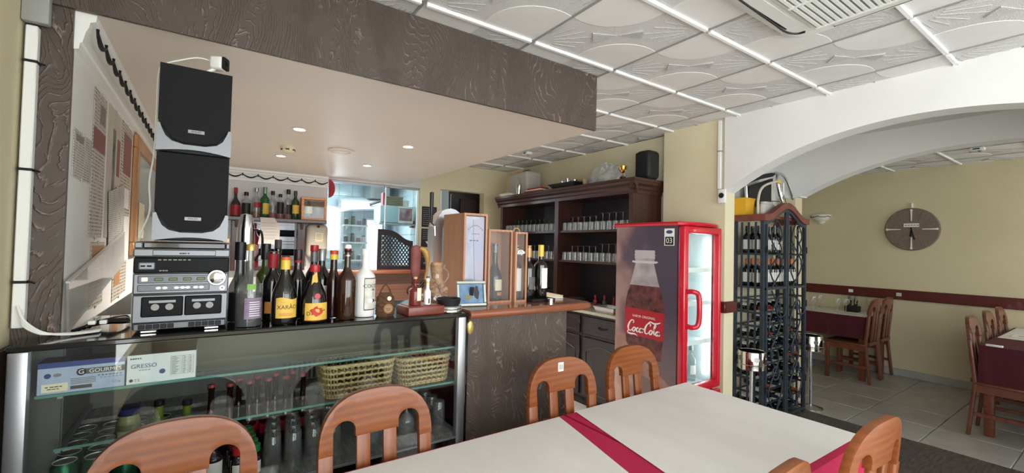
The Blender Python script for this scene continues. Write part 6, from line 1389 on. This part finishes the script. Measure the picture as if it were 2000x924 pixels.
# ------------------------------------------------------------------ far room tables and chairs
CHD = wood('shaded_chair_wood', (84, 44, 30), (124, 70, 48), 'x', 9, .35, .3, 4); CHDZ = wood('shaded_chair_wood_upright', (84, 44, 30), (124, 70, 48), 'z', 9, .35, .3, 4)  # chair wood toned darker: the far room's dim light put into the colour
fc = make_chair('shade-toned wood chair at the front corner of the table left of the clock', CHD, CHDZ, 'shade-toned chairs in the far room'); fc.location = (6.50, 2.09, 0)
for p in ((6.94, 2.10, 0, 'shade-toned wood chair nearest the wall at the table left of the clock', 0), (6.62, 2.92, 0, 'shade-toned wood chair on the far side of the table seen beside the wine rack', PI), (5.53, .66, 0, 'shade-toned wood chair nearest the camera at the right edge table', PI), (6.27, .67, 0, 'shade-toned wood chair second from the front at the right edge table', PI), (6.88, .67, 0, 'shade-toned wood chair nearest the wall at the right edge table', PI)):
    dup(fc, p[:3], p[4], p[3])
table('far room table left of the clock under a maroon cloth', 'maroon cloth on the table left of the clock', 6.40, 7.115, 1.915, 3.08, .76, DKCL, .26)
table('far room table at the right edge under a maroon cloth', 'maroon cloth on the table at the right edge', 5.40, 7.10, -.35, .835, .76, DKCL, .36)
paper('white paper on the far table left of the clock', ((6.42, 1.93), (7.10, 1.93), (7.10, 3.06), (6.42, 3.06)), .7605)
paper('white paper on the right edge table', ((6.05, -.33), (7.08, -.33), (7.08, .82), (6.05, .82)), .7605)
zt = .7625+.0012
wge = MB().lathe(wg, 16, cap=False).mesh('wine_glass', TUMB)
for k, (x, y) in enumerate(((6.62, 2.55), (6.62, 2.28), (6.72, 2.22), (6.95, 2.05), (6.95, 2.6))): put(wge, 'wine glass', 'upright wine glass on the far table left of the clock', 'wine glasses on the far table', x, y, zt)
t = thing('condiment_basket', 'dark condiment holder with bottles on the far table', 'condiment holder', (6.88, 2.20, zt))
MB().rbox(-.055, .055, -.075, .075, 0, .075, .01, 2).obj('holder', BLKM, t)
for x, y in ((-.025, -.035), (.025, -.03), (-.02, .035), (.025, .035)): MB().lathe([(.001, .02), (.016, .02), (.018, .09), (.009, .115), (.009, .14), (.001, .141)], 12, (x, y, .06)).obj('cruet', BROWNG, t)
def setting(label, x, y):
    t = thing('place_setting', label, 'menu', (x, y, zt)); MB().rbox(-.10, .10, -.14, .14, 0, .004, .001, 1).obj('folded_menu', LWHITE, t); MB().rbox(-.012, .012, -.1, .1, .0042, .007, .001, 1).obj('fork', STEEL, t)
setting('folded menu and fork at the front edge of the far table', 6.53, 2.15); setting('folded menu and fork on the right edge table', 6.3, .62)
tag(MB().rbox(5.392, 5.43, .70, .80, .7602, .775, .004, 1).obj('cloth_clip', WHP), 'white cloth clip on the front corner of the right edge table', 'clip')
# ------------------------------------------------------------------ clock, sconce, thermostat
t = thing('wall_clock', 'round brown wall clock with white markers on the far wall', 'clock', (7.149, 1.68, 1.83))
MB().lathe([(.001, -.03), (.255, -.03), (.263, -.022), (.263, 0)], 48, (0, 0, 0), 'x').obj('stone_disc', mat('brown_stone', (140, 124, 112), .8, c2=(108, 94, 84), ns=120, bump=.3, bs=200), t)
def mark(a, r0, r1, w, m, nm):
    c, s = math.sin(a), math.cos(a); q = Vector((-s, c)) ; p0, p1 = Vector((-c, s))*r0, Vector((-c, s))*r1; n_ = Vector((-(p1-p0).y, (p1-p0).x)).normalized()*w
    v = [p0-n_*.5, p0+n_*.5, p1+n_, p1-n_]; MB().add([(-.036, p.x, p.y) for p in v]+[(-.0305, p.x, p.y) for p in v], [(0,1,2,3),(4,7,6,5),(0,1,5,4),(1,2,6,5),(2,3,7,6),(3,0,4,7)]).obj(nm, m, t)
for k in range(12):
    a = PI/6*k
    if k % 3 == 0: mark(a, .10, .225, .008, LWHITE, 'hour_marker'); MB().lathe([(.001, -.006), (.013, -.006), (.013, 0)], 14, (-.031, -.235*math.sin(a), .235*math.cos(a)), 'x').obj('marker_stud', LWHITE, t)
    else: mark(a, .19, .23, .003, INKG, 'minute_marker')
mark(PI*.93, -.02, .13, .007, BLKC, 'minute_hand'); mark(PI*1.03, -.02, .09, .009, BLKC, 'hour_hand')
pl = MB().box(-.038, -.0305, -.072, .072, .028, .072).obj('name_plate', LWHITE, t); [MB().box(-.0386, -.038, .062-.028*k, .062-.028*k-(-.022 if False else .022), .046, .054).obj('print_dash', INKD, pl) for k in range(5)]
MB().rbox(-.02, -.002, -.010, .010, .263, .325, .004, 1).obj('hanger', LWHITE, t)
t = thing('wall_sconce', 'white half bowl wall lamp with black swag on the far wall', 'lamp', (7.149, 2.665, 2.0))
MB().lathe([(.001, -.045), (.05, -.04), (.095, -.01), (.118, .035), (.125, .055), (.117, .055), (.09, .0), (.001, -.03)], 26, arc=(PI/2, 1.5*PI), cap=False).obj('bowl', mat('white_ceramic', (228, 224, 214), .3, coat=.3), t)
MB().lathe([(.02, -.075), (.035, -.06), (.05, -.04)], 18, arc=(PI/2, 1.5*PI), cap=False).obj('finial', bpy.data.materials['white_ceramic'], t); MB().box(-.012, 0, -.05, .05, -.06, .05).obj('back_plate', WHP, t)
MB().tube([(-.123*math.cos(a), .123*math.sin(a), .032-.014*abs(math.sin(a*3))) for a in [-1.4+2.8*k/30 for k in range(31)]], .004, 6).obj('swag', GAR, t)
t = thing('thermostat', 'white thermostat with round dark dial on the pillar edge', 'thermostat', (3.3435, 1.928, 1.94))
MB().rbox(-.022, 0, -.03, .03, -.055, .055, .004, 2).obj('housing', WHP, t); MB().lathe([(.021, 0), (.021, -.005), (.018, -.008), (.001, -.008)], 20, (-.0225, 0, .005), 'x').obj('dial', BLKM, t)
t = thing('pillar_conduit', 'white conduit from the ceiling down to the thermostat', 'conduit', (0, 0, 0)); MB().rbox(3.335, 3.3605, 1.945, 1.972, 2.0, ZC-.01, .003, 1).obj('conduit', WHP, t); MB().rbox(3.333, 3.3605, 1.943, 1.974, 2.30, 2.31, .002, 1).obj('clip', GREYP, t)
# ------------------------------------------------------------------ wine rack
IRON = mat('slate_iron', (52, 60, 70), .5, metal=.4, c2=(64, 74, 84), ns=30); REDCAP = mat('red_brown_cornice', (132, 72, 60), .5, c2=(116, 60, 50), ns=12, bump=.1, bs=60)
rk = thing('wine_rack', 'tall wrought iron wine rack with arched vine doors and red-brown top', 'wine rack', (0, 0, 0))
RX0, RX1, RY0, RY1, RZ = 3.885, 4.70, 1.875, 2.135, 1.775; XC = (RX0+RX1)/2; HW = (RX1-RX0)/2
ogee = lambda x: .125*(.5+.5*math.cos(PI*min(1, abs(x-XC)/(HW*.92))))
for x in (RX0+.012, RX1-.012):
    for y in (RY0+.012, RY1-.012): MB().box(x-.014, x+.014, y-.014, y+.014, 0, RZ).obj('corner_post', IRON, rk)
for y in (RY0+.07, RY0+.13, RY0+.19):
    MB().box(RX0+.004, RX0+.016, y-.007, y+.007, .03, RZ-.01).obj('side_bar', IRON, rk); MB().box(RX1-.016, RX1-.004, y-.007, y+.007, .03, RZ-.01).obj('side_bar', IRON, rk)
lev = [.06+.115*k for k in range(10)]+[1.20, 1.49]
for z in lev:
    for x in (RX0+.01, RX1-.01): MB().box(x-.008, x+.008, RY0+.026, RY1-.026, z-.010, z+.006).obj('side_rail', IRON, rk)
    for y in (RY0+.06, RY1-.03): MB().box(RX0+.02, RX1-.02, y-.006, y+.006, z-.012, z).obj('shelf_rail', IRON, rk)
for z in (1.20, 1.49): MB().box(RX0+.02, RX1-.02, RY0+.03, RY1-.01, z-.012, z-.002).obj('shelf_plate', IRON, rk)
xs = [RX0-.02+(RX1-RX0+.04)*k/24 for k in range(25)]
MB().prism([(x, RZ+ogee(x)) for x in xs]+[(x, RZ+.055+ogee(x)) for x in reversed(xs)], RY0-.02, RY0+.03, 'xz').obj('arched_cornice', REDCAP, rk)
MB().box(RX0-.02, RX0+.03, RY0+.03, RY1+.01, RZ, RZ+.055).obj('side_cornice', REDCAP, rk); MB().box(RX1-.03, RX1+.02, RY0+.03, RY1+.01, RZ, RZ+.055).obj('side_cornice', REDCAP, rk); MB().box(RX0+.03, RX1-.03, RY0+.03, RY1+.01, RZ+.03, RZ+.055).obj('top_board', REDCAP, rk)
MB().prism([(x, RZ-.03+ogee(x)) for x in xs[1:-1]]+[(x, RZ-.001+ogee(x)) for x in reversed(xs[1:-1])], RY0-.004, RY0+.016, 'xz').obj('arch_iron', IRON, rk)
for s in (-1, 1):
    d = MB(); xo, xi = XC+s*(HW-.03), XC+s*.006; yq = RY0-.004
    d.box(min(xo, xo-s*.022), max(xo, xo-s*.022), yq-.01, yq+.01, .04, RZ-.03+ogee(xo)); d.box(min(xi, xi+s*.022), max(xi, xi+s*.022), yq-.01, yq+.01, .04, RZ-.03+ogee(xi)); d.box(min(xo, xi), max(xo, xi), yq-.009, yq+.009, .04, .062); d.box(min(xo, xi), max(xo, xi), yq-.009, yq+.009, 1.18, 1.20)
    door = d.obj('door', IRON, rk); xm = (xo+xi)/2; hw = abs(xo-xi)/2-.02
    V = [[(xm, .1), (xm+hw*.7, .35), (xm-hw*.6, .62), (xm+hw*.5, .9), (xm-hw*.5, 1.17)], [(xm, .1), (xm-hw*.8, .3), (xm+hw*.3, .58), (xm-hw*.8, .86), (xm+hw*.2, 1.12)],
         [(xm-hw*.5, 1.2), (xm+hw*.6, 1.4), (xm-hw*.6, 1.62), (xm, 1.78), (xm+hw*.6, 1.66), (xm+hw*.2, 1.58)], [(xm, 1.2), (xm-hw*.7, 1.36), (xm+hw*.5, 1.52), (xm-hw*.2, 1.66)],
         [(xm+hw*.1*q+.07*math.cos(q*.9), 1.0+.07*math.sin(q*.9)) for q in range(8)], [(xm+.06*math.cos(q*.9), .45+.06*math.sin(q*.9)) for q in range(8)]]
    for pts in V: MB().tube([(p.x, yq-.006, p.y) for p in catmull([(a, b_, 0) for a, b_ in pts], 6)], .0065, 6).obj('vine_scroll', IRON, door)
    for (a, b_) in ((xm, 1.70), (xm+hw*.5, 1.42), (xm-hw*.5, 1.55), (xm, 1.0), (xm-hw*.5, .62), (xm+hw*.4, .38), (xm-hw*.4, .85), (xm+hw*.3, .2)):
        lf = [(a+.034*math.cos(q*PI/5)*(1 if q % 2 == 0 else .55), b_+.04*math.sin(q*PI/5)*(1 if q % 2 == 0 else .55)) for q in range(10)]; MB().prism(lf, yq-.016, yq-.010, 'xz').obj('vine_leaf', IRON, door)
    for z in (.3, 1.0, 1.5): MB().box(xo-.006, xo+.006, yq-.016, yq-.008, z, z+.06).obj('hinge', BLKM, door)
# bottles lying in the rack, necks forward, and a few upright ones
lp = [(.001, 0), (.033, 0), (.0355, .006), (.0355, .125), (.028, .15), (.0145, .17), (.0135, .195)]
lb_me = MB().lathe([(r, -h) for r, h in lp], 12, (0, .115, 0), 'y').mesh('glass_body', DARKG)
cap_mes = [MB().lathe([(.0148, -.17), (.0148, -.222), (.001, -.223)], 10, (0, .115, 0), 'y').mesh('capsule', m) for m in (BLKC, LRED, mat('navy_capsule', (34, 40, 66), .35), mat('copper_capsule', (176, 96, 58), .35, metal=.3))]
lbl_me = MB().lathe([(.0362, -.03), (.0362, -.11)], 12, (0, .115, 0), 'y', arc=(.3, 2.8), cap=False).mesh('label', LWHITE)
cnm = ('black', 'red', 'navy', 'copper'); rr = random.Random(21); rown = ('bottom', 'second', 'third', 'fourth', 'fifth', 'sixth', 'seventh', 'eighth', 'ninth')
for j in range(9):
    for i in range(6):
        if rr.random() < .12: continue
        k = rr.choice((0, 0, 1, 2, 2, 3)); t = thing('wine_bottle', 'wine bottle with %s capsule lying in the %s row up of the rack' % (cnm[k], rown[j]), 'bottle', (RX0+.085+.129*i, RY0+.135, lev[j]+.036), 0, 'bottles lying in the rack, %s row' % rown[j])
        link('glass_body', lb_me, t); link('capsule', cap_mes[k], t); link('label', lbl_me, t)
ub = MB().lathe(bprof(.245, .036, .0135, .15, .19), 14).mesh('glass_body', DARKG); ul = MB().lathe([(.0368, .04), (.0368, .125)], 12, cap=False).mesh('label', LWHITE); ucs = [MB().lathe([(.0155, .2), (.0155, .247), (.001, .248)], 10).mesh('capsule', m) for m in (mat('orange_capsule', (206, 110, 62), .35), BLKC)]
for z, q, nm in ((1.1985, 0, 'orange'), (1.4885, 1, 'black')):
    for i in range(8):
        for j in range(2):
            if q and i > 4: continue
            t = thing('wine_bottle', 'upright white labelled bottle with %s capsule on the %s rack shelf' % (nm, 'lower' if q == 0 else 'top'), 'bottle', (RX0+.07+.092*i, RY0+.085+.09*j, z), 0, 'upright bottles on the %s rack shelf' % ('lower' if q == 0 else 'top'))
            link('glass_body', ub, t); link('label', ul, t); link('capsule', ucs[q], t)
# on top of the rack
zr = RZ+.0555
t = thing('yellow_crate', 'yellow plastic tub on the left of the wine rack top', 'tub', (3.96, 2.09, zr)); YT = mat('yellow_plastic', (226, 172, 40), .4)
MB().add([(-.06, -.05, 0), (.075, -.05, 0), (.075, .05, 0), (-.06, .05, 0), (-.075, -.06, .15), (.09, -.06, .15), (.09, .06, .15), (-.075, .06, .15)], [(0,1,2,3),(0,1,5,4),(1,2,6,5),(2,3,7,6),(3,0,4,7)]).obj('tub', YT, t); MB().tube([(-.075, -.06, .15), (.09, -.06, .15), (.09, .06, .15), (-.075, .06, .15)], .006, 6, closed=True).obj('rim', YT, t)
t = thing('folded_stool', 'folded tubular steel high chair with black seat lying on the wine rack', 'high chair', (0, 0, 0)); TUBE = mat('tube_steel', (200, 200, 202), .2, metal=.9); CRT = mat('cream_tube', (216, 212, 196), .35)
Yq = 2.04
MB().tube([(p.x, p.z*0+Yq-.05, p.y) for p in catmull([(4.02, 1.845, 0), (4.02, 1.96, 0), (4.06, 2.06, 0), (4.16, 2.12, 0), (4.36, 2.17, 0), (4.40, 2.17, 0)], 6)], .011, 8).obj('foot_tube', CRT, t)
MB().rbox(4.36, 4.43, Yq-.065, Yq-.035, 2.155, 2.19, .01, 2).obj('foot_cap', YELC, t)
MB().tube([(p.x, Yq+.0, p.y) for p in catmull([(4.42, 2.255, 0), (4.47, 2.27, 0), (4.62, 2.25, 0), (4.74, 2.14, 0), (4.82, 2.02, 0), (4.84, 1.9, 0), (4.80, 1.885, 0)], 6)], .013, 8).obj('outer_loop', TUBE, t)
MB().tube([(p.x, Yq-.03, p.y) for p in catmull([(4.42, 2.255, 0), (4.42, 2.17, 0), (4.47, 2.05, 0), (4.54, 1.975, 0), (4.66, 1.96, 0), (4.78, 1.95, 0)], 6)], .013, 8).obj('inner_loop', TUBE, t)
MB().tube([(4.56, Yq-.02, 2.18), (4.57, Yq-.02, 2.06), (4.5, Yq-.03, 1.98)], .009, 8).obj('brace', TUBE, t); MB().tube([(4.6, Yq+.02, 2.1), (4.68, Yq+.02, 2.05), (4.74, Yq+.02, 1.98), (4.66, Yq+.02, 1.97)], .007, 8, closed=True).obj('brace_loop', TUBE, t); MB().cyl((4.27, Yq-.05, 1.9), (4.27, Yq-.05, 2.14), .006).obj('strut', CRT, t)
MB().tube([(p.x, Yq+.02, p.y) for p in catmull([(3.93, 2.12, 0), (4.15, 2.19, 0), (4.42, 2.25, 0)], 5)], .02, 8).obj('back_pad', BLKM, t); MB().tube([(3.90, Yq+.02, 2.10), (3.94, Yq+.02, 2.09), (3.97, Yq+.02, 1.86)], .012, 8).obj('rear_tube', TUBE, t)
MB().add([(4.02, Yq+.03, 1.93), (4.46, Yq+.03, 1.93), (4.46, Yq+.03, 2.22), (4.02, Yq+.03, 2.10), (4.02, Yq+.055, 1.93), (4.46, Yq+.055, 1.93), (4.46, Yq+.055, 2.22), (4.02, Yq+.055, 2.10)], [(0,3,2,1),(4,5,6,7),(0,1,5,4),(1,2,6,5),(2,3,7,6),(3,0,4,7)]).obj('black_seat', BLKM, t)
tag(MB().tube([(p.x, Yq-.08, p.y) for p in catmull([(4.0, 1.955, 0), (4.1, 1.965, 0), (4.35, 1.98, 0)], 5)], .004, 6).obj('seat_strap', BLKC, t), 'x', 'y'); 
for k in ('label', 'category'): del bpy.data.objects['seat_strap'][k]
t = thing('paper_bag', 'crumpled white bag under the folded high chair on the rack', 'bag', (4.14, 1.985, zr)); MB().rbox(-.08, .14, -.03, .03, 0, .12, .03, 3).obj('bag', mat('crumpled_white', (206, 204, 196), .7, bump=.8, bs=30), t); MB().rbox(-.06, .10, -.02, .02, .11, .135, .01, 2).obj('fold', bpy.data.materials['crumpled_white'], t)
# chrome standing ashtrays
def ash(label, x, y):
    t = thing('standing_ashtray', label, 'ashtray', (x, y, 0), 0, 'chrome standing ashtrays')
    MB().lathe([(.001, 0), (.105, 0), (.105, .008), (.05, .022), (.016, .03), (.001, .03)], 28).obj('base_disc', STEEL, t); MB().cyl((0, 0, .02), (0, 0, .56), .0145, n=14).obj('pole', CHROME, t)
    MB().lathe([(.001, .56), (.095, .56), (.1, .565), (.1, .70), (.097, .705), (.092, .70), (.092, .60), (.001, .60)], 28).obj('drum', CHROME, t); MB().lathe([(.101, .60), (.103, .603), (.101, .606)], 28, cap=False).obj('lower_band', STEEL, t)
    for k in range(5): MB().lathe([(.001, -.002), (.022, -.002), (.022, 0)], 14, (0, -.1, .65), 'y').rot(2*PI*k/5+.5, 'Z').obj('drum_opening', STEEL, t)
ash('chrome standing ashtray in front of the left side of the wine rack', 3.64, 1.84); ash('chrome standing ashtray at the right foot of the wine rack', 4.87, 1.897)
